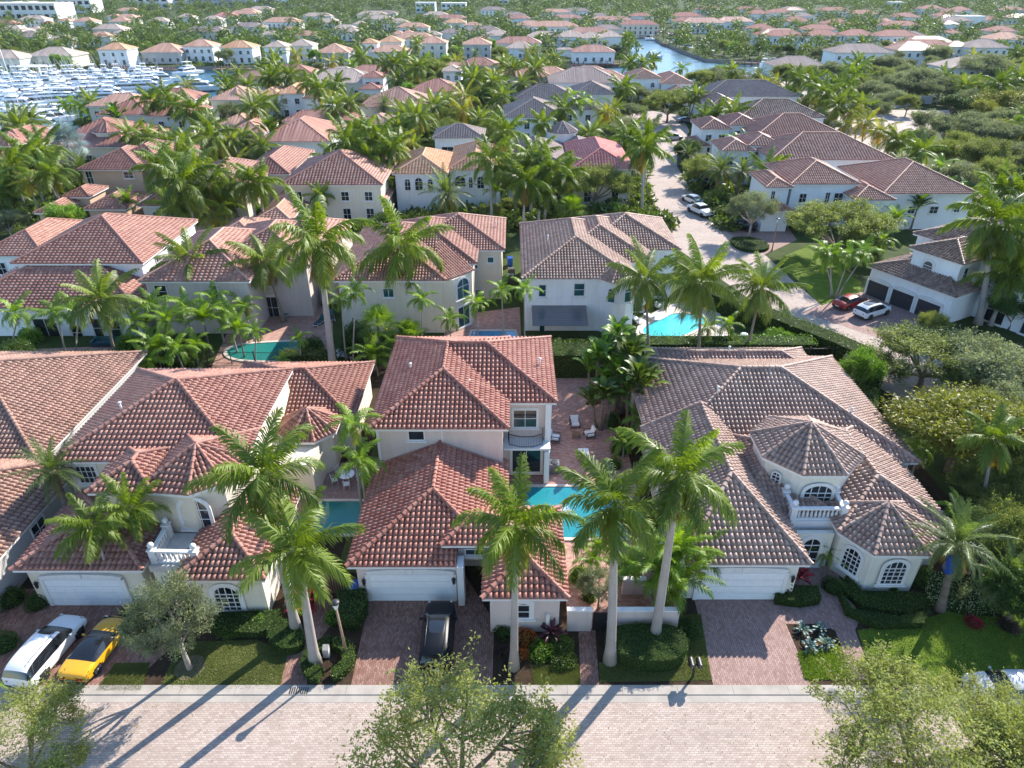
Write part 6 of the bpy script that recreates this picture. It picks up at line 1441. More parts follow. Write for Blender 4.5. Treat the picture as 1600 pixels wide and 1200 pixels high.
ROADP = [gp((955, 215), (965, 180), (1062, 175), (1085, 205), (1062, 260), (1110, 345), (1195, 398), (1345, 510), (1620, 610), (1620, 700), (1310, 560), (1120, 432), (1022, 335), (990, 240)), gp((1190, 112), (1240, 112), (1330, 160), (1490, 165), (1600, 285), (1600, 335), (1500, 310), (1330, 235), (1260, 180))]
# ------------------------------------------------------------------ side streets
sheet('side_street', gp((955, 215), (965, 185), (1010, 172), (1062, 180), (1078, 205), (1058, 235), (1058, 260), (1078, 295), (1110, 345), (1150, 372), (1195, 398), (1240, 440), (1290, 482), (1345, 510), (1400, 535), (1470, 560), (1620, 610), (1800, 680), (1800, 760), (1500, 690), (1380, 610), (1310, 560), (1200, 487), (1120, 432), (1058, 388), (1022, 335), (1016, 300), (1006, 262), (990, 240)), .010, 'road')
sheet('drive_three_doors', [(34, 74), (43.5, 80), (49, 70.5), (41, 66)], .016, 'drive2')
sheet('drive_villas', gp((1110, 345), (1150, 372), (1195, 398), (1245, 375), (1215, 330), (1190, 345), (1150, 330)), .014, 'drive2')
sheet('rear_street', gp((1195, 118), (1235, 118), (1330, 165), (1400, 172), (1490, 172), (1470, 200), (1400, 225), (1440, 255), (1600, 285), (1800, 330), (1800, 370), (1600, 325), (1500, 305), (1400, 265), (1330, 225), (1260, 175)), .010, 'road')
sheet('rear_lawn', gp((1330, 225), (1400, 265), (1500, 305), (1440, 310), (1350, 260)), .012, 'lawn')
sheet('left_lawn', gp((20, 310), (60, 290), (130, 270), (135, 290), (60, 325)), .012, 'lawn_bright')
sheet('green_lawn_far', gp((690, 24), (740, 24), (735, 30), (685, 30)), .012, 'lawn_bright')
sheet('far_left_drive', gp((0, 378), (80, 372), (110, 392), (60, 420), (0, 420)), .012, 'road')
HS = []           # footprints to keep scattered plants off
def foot(x0, y0, x1, y1): HS.append((x0 - 1, y0 - 2.5, x1 + 1, y1 + 1))
for h_ in (A, B, Lh, C, E_, F_, Gh, H_): pass
foot(-60, 24, 34, 91); foot(38, 62, 70, 95)
def wall_windows(h, x0, Y, x1, ze, n=None, twos=True, rs=None, arch=False):
    n = n or max(2, int((x1 - x0) / 3.2)); lv = [(.6, 2.0), (ze - 2.6, 1.5)] if ze > 5 else [(.7, 1.7)]
    for z, hh in lv:
        for i in range(n):
            xx = x0 + (x1 - x0) * (i + .5) / n; h.window(xx, Y, z, min(1.3, (x1 - x0) / n * .55), hh, arch=arch, nx=2, ny=2)
def villa(label, blocks, wall='wall_far', roof='roof_salmon', lod=2, turrets=(), win=True, arch=False, wins=(), name='villa', group=None, glass='glass'):
    """blocks: (px left, px right, eave row, eave height, depth)"""
    b0 = blocks[0]; Y = YP(b0[2], b0[3]); ox = XP((b0[0] + b0[1]) / 2, Y, b0[3])
    h = WHouse(label, name=name, ox=ox, oy=Y + b0[4] / 2, wall=wall, roof=roof, lod=lod, glass=glass, group=group)
    for i, b in enumerate(blocks):
        x0, y0, x1, y1 = h.pb(*b[:5]); foot(x0, y0, x1, y1)
        if win and i < 2: wall_windows(h, x0 + .6, y0 + .43 - .004 * i, x1 - .6, b[3], arch=arch)
    for (px, py, rpx, ze, rise) in turrets:
        Y = YP(py, ze); x = XP(px, Y, ze); t_ = Y * CP + (CAMH - ze) * SP; r_ = rpx / FPX * t_
        h.turret(x, Y + r_ * .9, r_, ze, ze + rise); h.window(x, Y + .32, ze - 2.0, min(1.6, r_ * .8), 1.5, arch=.9, nx=2, ny=2)
    for w_ in wins: h.wpx(*w_[:5], arch=w_[5] if len(w_) > 5 else False, nx=2, ny=2)
    return h.done()
villa('tan house with red tiled hip roof and white trimmed upper window at left', [(120, 222, 265, 6.3, 13), (150, 262, 262, 6.25, 16), (130, 197, 327, 3.4, 9), (52, 90, 333, 3.4, 7), (96, 140, 308, 4.2, 6)], 'wall_tan', 'roof_B', 1, win=False, wins=[(YP(265, 6.3) + .43, 193, 209, 268, 279), (YP(265, 6.3) + .43, 135, 146, 267, 288), (YP(333, 3.4) + .43, 66, 84, 342, 356, .8)])
villa('house with long pale rose roof behind the big royal palm group', [(262, 385, 300, 6.3, 17), (215, 300, 322, 3.4, 10), (372, 452, 272, 6.3, 17)], 'wall_cream', 'roof_B', 1, win=True)
villa('cream house half hidden by palms right of the royal palm group', [(395, 455, 345, 3.5, 12), (330, 400, 372, 3.4, 8)], 'wall_cream', 'roof_salmon', 1)
villa('house with balcony turret and brown roofs in the third row', [(437, 598, 289, 6.3, 17), (418, 480, 323, 3.4, 10), (528, 606, 315, 3.4, 11)], 'wall_cream', 'roof_F', 1, turrets=[(523, 277, 28, 6.4, 1.8)], win=True, wins=[(YP(315, 3.4) + .43, 562, 578, 322, 342)])
villa('white house with row of tall arched windows and orange highlighted roof', [(612, 700, 272, 6.3, 15), (698, 785, 266, 6.3, 18)], 'wall_white', 'roof_orange', 1, win=False, wins=[(YP(272, 6.3) + .43, 632, 642, 279, 298, True), (YP(272, 6.3) + .43, 648, 661, 277, 298, True), (YP(272, 6.3) + .43, 668, 677, 279, 298, True), (YP(266, 6.3) + .43, 710, 728, 274, 292, True), (YP(266, 6.3) + .43, 732, 739, 276, 294, True), (YP(266, 6.3) + .43, 745, 757, 275, 295, True), (YP(266, 6.3) + .43, 764, 770, 276, 295, True)])
villa('plain white box shaped house with grey brown striped roof', [(675, 757, 216, 6.3, 9)], 'wall_white', 'roof_grey', 1, win=False, wins=[(YP(216, 6.3) + .43, 690, 709, 229, 240)])
villa('house with conspicuous pink tiled roof beside the olive tree', [(893, 992, 264, 6.3, 20)], 'wall_cream', 'roof_pink', 1)
villa('brown roofed house with low square turret behind the pink roof', [(790, 888, 262, 6.0, 20), (880, 935, 240, 5.8, 12)], 'wall_white', 'roof_grey', 1, turrets=[(880, 209, 26, 7.8, 1.8)], win=False)
villa('grey brown hip roofed house above the pale street', [(785, 885, 184, 6.0, 17), (872, 938, 172, 6.2, 13)], 'wall_white', 'roof_grey', 1)
villa('brown roofed house with long white eave left of the canal', [(803, 905, 155, 4.2, 14), (895, 962, 148, 5.0, 15)], 'wall_ivory', 'roof_grey', 1)
villa('house with white loggia turret and wide brown roof near the water', [(858, 973, 130, 6.0, 17)], 'wall_white', 'roof_grey', 2, turrets=[(895, 118, 22, 7.0, 2)])
villa('tall white house with arched windows at the end of the street', [(985, 1035, 123, 6.8, 14), (1032, 1085, 131, 5.5, 18), (1045, 1080, 146, 3.6, 9)], 'wall_white', 'roof_salmon', 1, arch=True)
villa('white villa with grey hip roof farthest back on the right of the street', [(1100, 1250, 151, 6.3, 15)], 'wall_white', 'roof_grey', 1)
villa('villa with very dark brown roof right of the street', [(1110, 1160, 166, 6.0, 14), (1155, 1292, 184, 6.3, 14)], 'wall_white', 'roof_D', 1)
villa('villa with light red roof third from the front right of the street', [(1095, 1145, 202, 6.3, 10), (1140, 1190, 196, 6.9, 10), (1180, 1325, 214, 6.3, 15), (1083, 1110, 228, 3.3, 8)], 'wall_white', 'roof_B', 1)
villa('villa with rust brown roof second from the front right of the street', [(1128, 1182, 236, 6.3, 9), (1170, 1225, 228, 7.0, 9), (1205, 1400, 250, 6.3, 15)], 'wall_white', 'roof_F', 1, wins=[(YP(250, 6.3) + .43, 1290, 1304, 262, 272), (YP(250, 6.3) + .43, 1330, 1342, 262, 272)])
villa('front white villa with dark red brown roof and garage right of the street', [(1197, 1240, 293, 6.3, 9), (1236, 1345, 288, 6.6, 13), (1335, 1400, 313, 5.2, 9), (1380, 1530, 303, 5.6, 17), (1190, 1240, 330, 3.3, 7)], 'wall_white', 'roof_F', 0, win=False, wins=[(YP(303, 5.6) + .43, 1418, 1430, 322, 334), (YP(303, 5.6) + .43, 1452, 1466, 322, 334), (YP(303, 5.6) + .43, 1490, 1500, 322, 332), (YP(288, 6.6) + .43, 1250, 1262, 328, 345), (YP(288, 6.6) + .43, 1292, 1312, 330, 348), (YP(293, 6.3) + .43, 1204, 1211, 298, 312), (YP(288, 6.6) + .43, 1248, 1260, 302, 317), (YP(288, 6.6) + .43, 1288, 1296, 300, 322), (YP(288, 6.6) + .43, 1302, 1317, 301, 318), (YP(313, 5.2) + .43, 1352, 1364, 321, 326, .9)])
villa('house with rounded turret and arched windows under the blue palm', [(60, 205, 230, 4.0, 20), (-40, 42, 230, 5.5, 16)], 'wall_cream', 'roof_B', 2, turrets=[(158, 208, 26, 6.2, 2), (5, 228, 24, 6.2, 2)], win=True)
villa('brown roofed house with tall dark windows behind two royal palms', [(148, 235, 180, 5.5, 15), (228, 300, 182, 6.3, 13)], 'wall_ivory', 'roof_B', 2)
villa('rose roofed house with small round window above the marina corner', [(325, 400, 157, 6.2, 13), (338, 395, 196, 3.6, 10)], 'wall_cream', 'roof_salmon', 2, turrets=[(366, 153, 17, 6.6, 2)])
villa('white house with tall dark windows behind the dark royal palm pair', [(398, 440, 150, 6.2, 13), (430, 475, 147, 6.6, 14), (470, 510, 155, 6.0, 12)], 'wall_white', 'roof_orange', 2)
villa('long roofed house at the channel edge behind the palms', [(470, 585, 130, 4.5, 16), (500, 560, 118, 6.2, 10)], 'wall_ivory', 'roof_beige', 2)
villa('house with pointed hip tower roof beside the channel', [(563, 600, 122, 6.2, 9), (560, 595, 140, 3.6, 8)], 'wall_white', 'roof_B', 2)
villa('broad brown roofed house among dense palms in the centre', [(560, 672, 168, 4.5, 18)], 'wall_cream', 'roof_L', 2)
villa('red brown roofed house right of the broad roof', [(640, 722, 145, 4.5, 14)], 'wall_cream', 'roof_B', 2)
villa('narrow white house with arched window and pale roof', [(690, 722, 112, 7.0, 9)], 'wall_white', 'roof_beige', 2, arch=True)
villa('brown roof peeking between coconut palms left of the white box', [(555, 622, 200, 4.0, 12)], 'wall_cream', 'roof_L', 2)
villa('house with pale roof slope and white side wall behind the tall royals', [(400, 515, 222, 5.5, 18), (440, 560, 190, 3.5, 9)], 'wall_white', 'roof_F', 2, win=False)
villa('house with striped roof between the left palms', [(355, 412, 208, 5.0, 11), (365, 410, 228, 3.4, 6)], 'wall_cream', 'roof_F', 2)
villa('roof peeking at the left edge below the marina palms', [(-60, 20, 262, 4.0, 12)], 'wall_cream', 'roof_B', 2)
villa('house with red roof at the left edge beyond the paved court', [(-40, 70, 400, 3.4, 14)], 'wall_white', 'roof_F', 1)
# waterfront rows, each villa its own
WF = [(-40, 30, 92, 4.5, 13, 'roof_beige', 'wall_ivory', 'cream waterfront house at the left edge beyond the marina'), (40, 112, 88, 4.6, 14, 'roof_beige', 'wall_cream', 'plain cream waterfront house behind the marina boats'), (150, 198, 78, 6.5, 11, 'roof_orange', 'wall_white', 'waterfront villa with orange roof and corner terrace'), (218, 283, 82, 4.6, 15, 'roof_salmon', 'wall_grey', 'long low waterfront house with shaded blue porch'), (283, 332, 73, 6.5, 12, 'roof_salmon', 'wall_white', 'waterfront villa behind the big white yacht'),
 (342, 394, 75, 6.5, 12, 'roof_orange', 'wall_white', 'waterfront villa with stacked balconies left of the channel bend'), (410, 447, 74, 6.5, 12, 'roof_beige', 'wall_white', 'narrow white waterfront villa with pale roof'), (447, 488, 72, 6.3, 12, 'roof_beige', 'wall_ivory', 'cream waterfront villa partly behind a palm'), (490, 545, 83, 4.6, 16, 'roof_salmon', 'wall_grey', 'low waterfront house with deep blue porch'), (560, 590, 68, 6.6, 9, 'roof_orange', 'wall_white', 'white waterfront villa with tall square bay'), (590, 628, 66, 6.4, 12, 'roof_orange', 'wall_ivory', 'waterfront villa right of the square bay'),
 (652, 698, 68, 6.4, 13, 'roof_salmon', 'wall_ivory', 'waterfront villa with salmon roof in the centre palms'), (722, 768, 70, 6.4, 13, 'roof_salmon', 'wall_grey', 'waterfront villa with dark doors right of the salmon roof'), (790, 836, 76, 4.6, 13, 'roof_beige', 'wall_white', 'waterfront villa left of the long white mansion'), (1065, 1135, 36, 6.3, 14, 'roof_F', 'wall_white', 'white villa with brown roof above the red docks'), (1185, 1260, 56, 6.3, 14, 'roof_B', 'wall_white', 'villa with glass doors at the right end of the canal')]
for a in WF: villa(a[7], [(a[0], a[1], a[2], a[3], a[4])], a[6], a[5], 2)
villa('long white two storey mansion on the canal with row of windows', [(872, 915, 58, 6.6, 14), (905, 945, 60, 6.4, 13), (940, 975, 58, 6.6, 14)], 'wall_white', 'roof_beige', 2, arch=True)
villa('small open pavilion with tiled roof in front of the mansion', [(870, 896, 78, 3.2, 4)], 'wall_white', 'roof_beige', 2, win=False, name='pavilion')
FAR = [(-10, 35, 49, 5, 'roof_beige'), (15, 62, 58, 4.5, 'roof_grey'), (72, 108, 62, 4.5, 'roof_beige'), (44, 62, 46, 5, 'roof_beige'), (62, 78, 37, 5, 'roof_redrow'), (88, 108, 33, 5, 'roof_salmon'), (112, 146, 34, 5, 'roof_salmon'), (132, 172, 58, 5, 'roof_salmon'), (166, 186, 26, 5, 'roof_salmon'), (168, 200, 34, 5, 'roof_salmon'), (174, 198, 52, 4.5, 'roof_beige'), (228, 262, 34, 4.5, 'roof_beige'), (275, 302, 27, 5, 'roof_beige'), (314, 345, 31, 5, 'roof_beige'), (330, 370, 26, 5, 'roof_pink'), (368, 402, 19, 5, 'roof_salmon'), (404, 436, 55, 4.5, 'roof_beige'), (408, 468, 35, 5.5, 'roof_salmon'), (440, 466, 47, 4.5, 'roof_salmon'), (458, 496, 56, 4.5, 'roof_salmon'), (506, 528, 33, 5, 'roof_beige'), (530, 562, 51, 4.5, 'roof_beige'), (550, 572, 38, 5.5, 'roof_beige'), (602, 638, 36, 5, 'roof_beige'), (610, 632, 54, 5, 'roof_salmon'), (628, 646, 52, 5.5, 'roof_salmon'), (660, 690, 55, 4.5, 'roof_beige'), (686, 722, 52, 5, 'roof_grey'), (692, 728, 36, 5, 'roof_orange'), (724, 752, 40, 5, 'roof_salmon'), (744, 764, 62, 5, 'roof_salmon'), (830, 905, 42, 6.5, 'roof_salmon'), (755, 800, 56, 4.5, 'roof_beige'),
 (1050, 1100, 26, 5, 'roof_redrow'), (1168, 1205, 22, 5, 'roof_redrow'), (1120, 1180, 34, 5, 'roof_F'), (1172, 1215, 46, 5, 'roof_redrow'), (1200, 1240, 20, 5, 'roof_redrow'), (1225, 1270, 34, 5, 'roof_redrow'), (1283, 1330, 17, 5, 'roof_redrow'), (1330, 1375, 22, 5, 'roof_redrow'), (1375, 1400, 34, 5, 'roof_salmon'), (1400, 1440, 27, 5, 'roof_redrow'), (1478, 1505, 52, 5.5, 'roof_redrow'), (1475, 1500, 38, 5, 'roof_F'), (1490, 1520, 16, 5, 'roof_redrow'), (1535, 1570, 32, 5, 'roof_redrow'), (1552, 1610, 62, 6, 'roof_salmon'), (1210, 1295, 104, 4.5, 'roof_grey'), (1305, 1400, 83, 6.3, 'roof_grey'), (1402, 1472, 79, 6.3, 'roof_L'), (1482, 1520, 73, 6.3, 'roof_L'), (1515, 1580, 75, 6.3, 'roof_grey'), (1480, 1580, 107, 6, 'roof_beige'), (1130, 1175, 120, 4, 'roof_grey'), (1290, 1335, 38, 5, 'roof_redrow'), (1440, 1478, 14, 5, 'roof_redrow')]
ords = ['westernmost', 'second', 'third', 'fourth', 'fifth', 'sixth', 'seventh', 'eighth', 'ninth', 'tenth', 'eleventh', 'twelfth', 'thirteenth', 'fourteenth', 'fifteenth', 'sixteenth', 'seventeenth', 'eighteenth', 'nineteenth', 'twentieth']
rn = {'roof_beige': 'beige', 'roof_grey': 'grey brown', 'roof_salmon': 'salmon', 'roof_redrow': 'dull red', 'roof_pink': 'pink', 'roof_orange': 'orange', 'roof_F': 'red brown', 'roof_L': 'dark brown', 'roof_B': 'rose'}
cnt = {}
for a in sorted(FAR):
    zone = 'right of the canal' if a[0] > 1000 else 'beyond the marina palms'; k = (rn[a[4]], zone); cnt[k] = cnt.get(k, 0) + 1
    d = YP(a[2], a[3]); dep = min(14, max(9, (a[1] - a[0]) / FPX * d * .7))
    villa('%s far house with %s roof %s, counted from the left' % (ords[min(19, cnt[k] - 1)], k[0], k[1]), [(a[0], a[1], a[2], a[3], dep)], 'wall_far', a[4], 2, group='far houses between the trees')
YROW = lambda py, z, d: PX(0, YP(py, z) - d, z)[1]
rf = random.Random(21); made = 0
for k in range(900):
    px = rf.uniform(-40, 1640); py = rf.uniform(13, 82); Y = YP(py, 5); wpx = rf.uniform(15, 22) / FPX * 1.0; wid = rf.uniform(17, 26); x = XP(px, Y, 5)
    if made >= 60: break
    if any(a[0] - 7 < x + wid / 2 + 1 and a[2] + 7 > x - wid / 2 and a[1] - 5 < Y + 13 and a[3] + 5 > Y for a in HS): continue
    if py > 50 and 940 < px < 1340: continue
    if px < 560 and py > 50: continue
    if Y > 830: continue
    hw = wid / 2 * FPX / (Y * CP + (CAMH - 5) * SP); rc = rf.choice(['roof_salmon', 'roof_beige', 'roof_grey', 'roof_F'] if px < 1000 else ['roof_redrow', 'roof_redrow', 'roof_F', 'roof_grey'])
    zn = ('at far left', 'left of centre', 'near the centre', 'right of the canal', 'at far right')[min(4, max(0, int(px // 320)))]
    villa('house with %s roof in the %s band of trees %s' % (rn[rc], 'upper' if py < 40 else 'lower', zn), [(px - hw, px + hw, py, rf.choice([4.5, 6.2]), 12), (px - hw * rf.uniform(.5, 1.1), px + hw * rf.uniform(.1, .9), YROW(py, 5, 3.2), 3.4, 8)], rf.choice(['wall_far', 'wall_ivory', 'wall_cream']), rc, 2, group='houses in the far bands of trees'); made += 1
made = 0
for k in range(1500):
    px = rf.uniform(-30, 1000); py = rf.uniform(100, 250); Y = YP(py, 4); wid = rf.uniform(13, 18); x = XP(px, Y, 4)
    if made >= 16: break
    if any(a[0] - 8 < x + wid / 2 + 1 and a[2] + 8 > x - wid / 2 and a[1] - 5 < Y + 12 and a[3] + 3 > Y for a in HS): continue
    if any(inpoly(x + ddx, Y + ddy, P) for P in ROADP + [basin_w] for ddx in (-9, 0, 9) for ddy in (-2, 6, 13)): continue
    hw = wid / 2 * FPX / (Y * CP + (CAMH - 4) * SP); rc = rf.choice(['roof_B', 'roof_F', 'roof_L', 'roof_salmon'])
    villa('%s roofed house half hidden by palms, row %s' % (rn[rc], 'above the marina level' if py < 160 else 'below the marina level'), [(px - hw, px + hw, py, rf.choice([4.0, 6.0]), 11)], 'wall_cream', rc, 2, group='houses half hidden by palms'); made += 1
# long red roofed row on the right
rr = [(1195, 1262, 57), (1262, 1318, 56), (1318, 1372, 56), (1372, 1440, 57)]
for i, (a, b, c) in enumerate(rr): villa(['leftmost', 'second', 'third', 'rightmost'][i] + ' unit of the long red roofed terrace row on the right', [(a, b, c, 6.2, 13)], 'wall_white', 'roof_redrow', 2, group='long red roofed row')
# far blocks
def block_building(label, px0, px1, pyb, h, depth, mat='wall_far', floors=3, n=12, rows=True, name='apartment_block', blue=False):
    Y = YP(pyb); x0, x1 = XP(px0, Y), XP(px1, Y); r = empty(name, ((x0 + x1) / 2, Y + depth / 2, 0), 0, label, 'building'); w_ = (x1 - x0) / 2; d = depth / 2
    m = MB(); m.box(-w_, -d, -.1, w_, d, h); m.build('wall', M[mat], r); m = MB(); m.box(-w_ - .4, -d - .4, h, w_ + .4, d + .4, h + .6); m.build('roof', M['trim'], r)
    if rows:
        f, p = MB(), MB(); ww, hh = 2 * w_ / n * .6, h / floors * .5
        f.box(-ww / 2, -.1, 0, ww / 2, 0, hh); f = f.mesh('window', M['glass_teal' if blue else 'glass'])
        for i in range(n):
            for j in range(floors): link('window', f, r, (-w_ + 2 * w_ * (i + .5) / n, -d - .02, h / floors * (j + .3)))
    foot(x0, Y, x1, Y + depth); return r
block_building('long white boatyard building at the upper left', -60, 92, 33, 13, 30, 'trim', 2, 14); block_building('white block behind the boatyard building', 92, 145, 20, 12, 25, 'trim', 2, 5); block_building('small white building at the top left', 22, 48, 16, 8, 20, 'trim', 2, 3)
block_building('pale blue block at the top left corner', -80, 45, 9, 16, 30, 'wall_grey', 3, 10, blue=True); block_building('white sheds in the upper left distance', 205, 265, 14, 12, 25, 'trim', 2, 5); block_building('second white shed group left of the blue apartments', 265, 293, 13, 12, 20, 'trim', 2, 3)
block_building('blue glass apartment block at the top left', 293, 348, 12, 24, 25, 'wall_grey', 4, 8, blue=True); block_building('second blue glass apartment block at the top', 350, 400, 11, 24, 25, 'wall_grey', 4, 7, blue=True); block_building('pale apartment block right of the blue glass blocks', 400, 470, 10, 22, 25, 'wall_far', 4, 8, blue=True)
block_building('low blue white building behind the centre palms', 650, 680, 20, 9, 15, 'wall_white', 2, 4, blue=True); block_building('second low blue white building behind the centre palms', 690, 728, 21, 9, 15, 'wall_white', 2, 5, blue=True); block_building('white building at the top centre', 770, 810, 7, 10, 20, 'trim', 2, 5); block_building('pale roofed hall at the top right', 1392, 1412, 15, 7, 15, 'trim', 1, 3); block_building('white gabled hall between the right roofs', 1500, 1535, 46, 8, 14, 'wall_white', 1, 3, rows=False)
# bridge
Y = YP(42); xa, xb = XP(955, Y), XP(1022, Y); r = empty('canal_bridge', ((xa + xb) / 2, Y, 0), 0, 'white road bridge crossing the canal', 'bridge'); w_ = (xb - xa) / 2
m = MB(); m.box(-w_, -5, 1.2, w_, 5, 2.0); m.build('deck', M['trim'], r); m = MB(); m.box(-w_, -5.2, 2.0, w_, -4.9, 3.1); m.box(-w_, 4.9, 2.0, w_, 5.2, 3.1); m.build('parapet', M['trim'], r)
for i in range(3): m = MB(); m.box(-.5, -4.5, -2, .5, 4.5, 1.2); m.build('pier', M['concrete'], r, loc=(-w_ * .6 + w_ * .6 * i, 0, 0))
# right hand grey garden wall
Y0 = G(1400, 172)
low_wall('pale grey boundary wall among the trees on the right', [G(1395, 170), G(1438, 162), G(1455, 163)], 2.2, .3, 'wall_grey', 'boundary_wall')
# ------------------------------------------------------------------ marina
for i, (px, py, L_, W_, knd, a, lb) in enumerate((
 (30, 168, 17, 5, 'yacht', 15, 'large white motor yacht at the left end of the near pier'), (68, 158, 16, 4.8, 'yacht', 12, 'large white motor yacht second along the near pier'), (105, 150, 17, 5, 'yacht', 14, 'long bowed white motor yacht in the middle of the marina'), (140, 142, 15, 4.6, 'yacht', 12, 'white motor yacht right of the middle of the marina'), (178, 150, 15, 4.5, 'yacht', 12, 'white motor yacht near the marina palms'), (205, 138, 14, 4.4, 'yacht', 14, 'white motor yacht with tall outriggers'), (240, 132, 14, 4.4, 'yacht', 16, 'white motor yacht beside the double royal palms'), (312, 140, 19, 5.6, 'yacht', 8, 'white houseboat sized yacht with flat roof at the marina end'), (292, 116, 16, 5, 'yacht', 250, 'tall white yacht moored stern in by the villa dock'),
 (20, 150, 13, 4, 'yacht', 10, 'white cruiser behind the left pier'), (60, 140, 13, 4, 'yacht', 12, 'white cruiser in the second rank left'), (95, 135, 13, 4, 'yacht', 12, 'white cruiser in the second rank centre left'), (125, 130, 12, 3.8, 'yacht', 12, 'white cruiser in the second rank centre'), (158, 127, 12, 3.8, 'yacht', 10, 'white cruiser in the second rank centre right'), (190, 125, 12, 3.8, 'yacht', 14, 'white cruiser in the second rank right'), (222, 122, 12, 3.8, 'yacht', 10, 'white cruiser at the right end of the second rank'), (45, 128, 12, 3.6, 'yacht', 8, 'white cruiser at the far left bank'), (85, 123, 11, 3.6, 'yacht', 8, 'white cruiser near the open boat shelter'), (118, 120, 11, 3.6, 'yacht', 10, 'white cruiser farthest back in the marina'), (150, 118, 10, 3.4, 'yacht', 10, 'white cruiser with dark windows farthest back'),
 (50, 180, 9, 3, 'console', 10, 'white open boat by the sail mast'), (75, 186, 9, 3, 'console', 8, 'white open boat under the leaning boom'), (95, 178, 10, 3.2, 'console', 14, 'white open boat behind the left palms'), (40, 196, 11, 3.4, 'yacht', 12, 'white cruiser nearest the left palms'), (75, 200, 11, 3.4, 'yacht', 10, 'white cruiser nearest the blue palm'), (112, 172, 9, 3, 'console', 12, 'white open boat at the right of the near slip'), (12, 186, 11, 3.4, 'yacht', 12, 'white cruiser at the left edge of the near slip'),
 (30, 178, 15, 4, 'sail', 5, 'sailing boat with very tall white mast at left'), (240, 115, 8, 2.6, 'console', 80, 'blue covered boat on the lift before the low villa'), (505, 109, 7, 2.5, 'console', 5, 'small boat at the dock of the blue porch house'),
 (1003, 55, 10, 3.2, 'yacht', 150, 'white cruiser near the bridge'), (1018, 62, 9, 3, 'console', 150, 'small white boat near the red docks'), (1062, 70, 12, 3.6, 'yacht', 160, 'white cruiser at the middle canal dock'), (1074, 76, 12, 3.6, 'yacht', 160, 'second white cruiser at the middle canal dock'), (1052, 66, 9, 3, 'console', 160, 'small boat before the red dock umbrellas'), (1112, 88, 10, 3.2, 'console', 95, 'white boat hanging in the canal boat lift'), (1022, 88, 9, 3, 'console', 130, 'white boat moored at the near canal bank'), (1090, 78, 11, 3.3, 'console', 160, 'dark dock boat before the lift'), (1195, 108, 10, 3.2, 'yacht', 10, 'white cruiser beside the grey roofed house at the canal end'))):
    boat(px, py, R(a), L_, W_, knd, lb, 'boats in the marina and canal')
rb = random.Random(11)
for k, (pa, pb_, n, L0) in enumerate((((-60, 170), (190, 156), 12, 15), ((-60, 152), (250, 139), 15, 13), ((-50, 137), (270, 126), 16, 12), ((-40, 124), (240, 117), 14, 11), ((-40, 205), (105, 186), 8, 11))):
    for i in range(n):
        t_ = (i + .5 + rb.uniform(-.2, .2)) / n; boat(pa[0] + (pb_[0] - pa[0]) * t_, pa[1] + (pb_[1] - pa[1]) * t_, R(rb.uniform(5, 20)), L0 * rb.choice([.9, 1.0, 1.1]), L0 * .3, 'yacht', 'white motor boat in the ' + ('front', 'second', 'third', 'back', 'nearest left')[k] + ' packed rank of the marina', 'packed marina boats')
def pier(label, p0, p1, w_=1.6, posts=6, h=.5):
    a, b = Vector((*p0, 0)), Vector((*p1, 0)); L = (b - a).length; ang = math.atan2(b.y - a.y, b.x - a.x); r = empty('dock', tuple(a), ang, label, 'dock', 'docks along the water')
    m = MB(); m.box(0, -w_ / 2, -.25, L, w_ / 2, -.05); m.build('walkway', M['dock'], r)
    for i in range(posts):
        for s_ in (-1, 1): m = MB(); m.tube([(L * (i + .5) / posts, s_ * w_ * .62, -2.4), (L * (i + .5) / posts, s_ * w_ * .62, h + .9)], .16, 6); m.build('pile', M['dock'], r)
pier('near marina dock on the left', G(-40, 178), G(150, 166)); pier('marina dock between the two ranks of yachts', G(-40, 147), G(250, 134)); pier('back marina dock below the villas', G(-20, 118), G(170, 113))
pier('dock before the villa with orange roof', G(150, 106), G(200, 106)); pier('dock at the low blue porch villa', G(222, 108), G(275, 108)); pier('long timber dock left of the channel bend', G(335, 107), G(392, 107), 3); pier('dock at the porch villa with small boat', G(485, 106), G(545, 106), 2.4); pier('timber dock below the mansion left part', G(872, 101), G(915, 101), 2.4); pier('timber dock below the mansion right part', G(925, 100), G(980, 99), 2.4)
pier('red planked dock by the canal', G(1010, 52), G(1030, 60), 2); pier('dock with red umbrellas on the canal bank', G(1035, 66), G(1068, 76), 2); pier('dock beside the boat lift', G(1098, 88), G(1130, 92), 2); pier('grey dock at the canal end', G(1140, 96), G(1200, 99), 2)
r = empty('boat_shelter', (*G(52, 118), 0), 0, 'open white boat shelter at the marina bank', 'shelter'); m = MB(); m.box(-5, -3, 3.2, 5, 3, 3.6); m.build('roof', M['trim'], r)
for sx in (-4.6, 4.6):
    for sy in (-2.6, 2.6): m = MB(); m.box(sx - .25, sy - .25, 0, sx + .25, sy + .25, 3.2); m.build('post', M['trim'], r)
for i, (px, py) in enumerate(((1018, 50), (1030, 56), (1050, 60), (1062, 62), (1042, 59), (1055, 63))):
    X, Y = G(px, py); r = empty('dock_umbrella', (X, Y, 0), 0, 'red umbrella on the canal dock under the trees', 'umbrella', 'red umbrellas along the canal dock'); m = MB(); m.tube([(0, 0, 0), (0, 0, 2.6)], .05, 6); m.build('pole', M['wood'], r); m = MB(); m.lathe([(1.9, 2.1), (1.0, 2.5), (.1, 2.9)], n=10); m.build('canopy', M['paint_red'], r)
sheet('jet_court', gp((470, 118), (555, 116), (560, 120), (470, 122)), .012, 'deck')
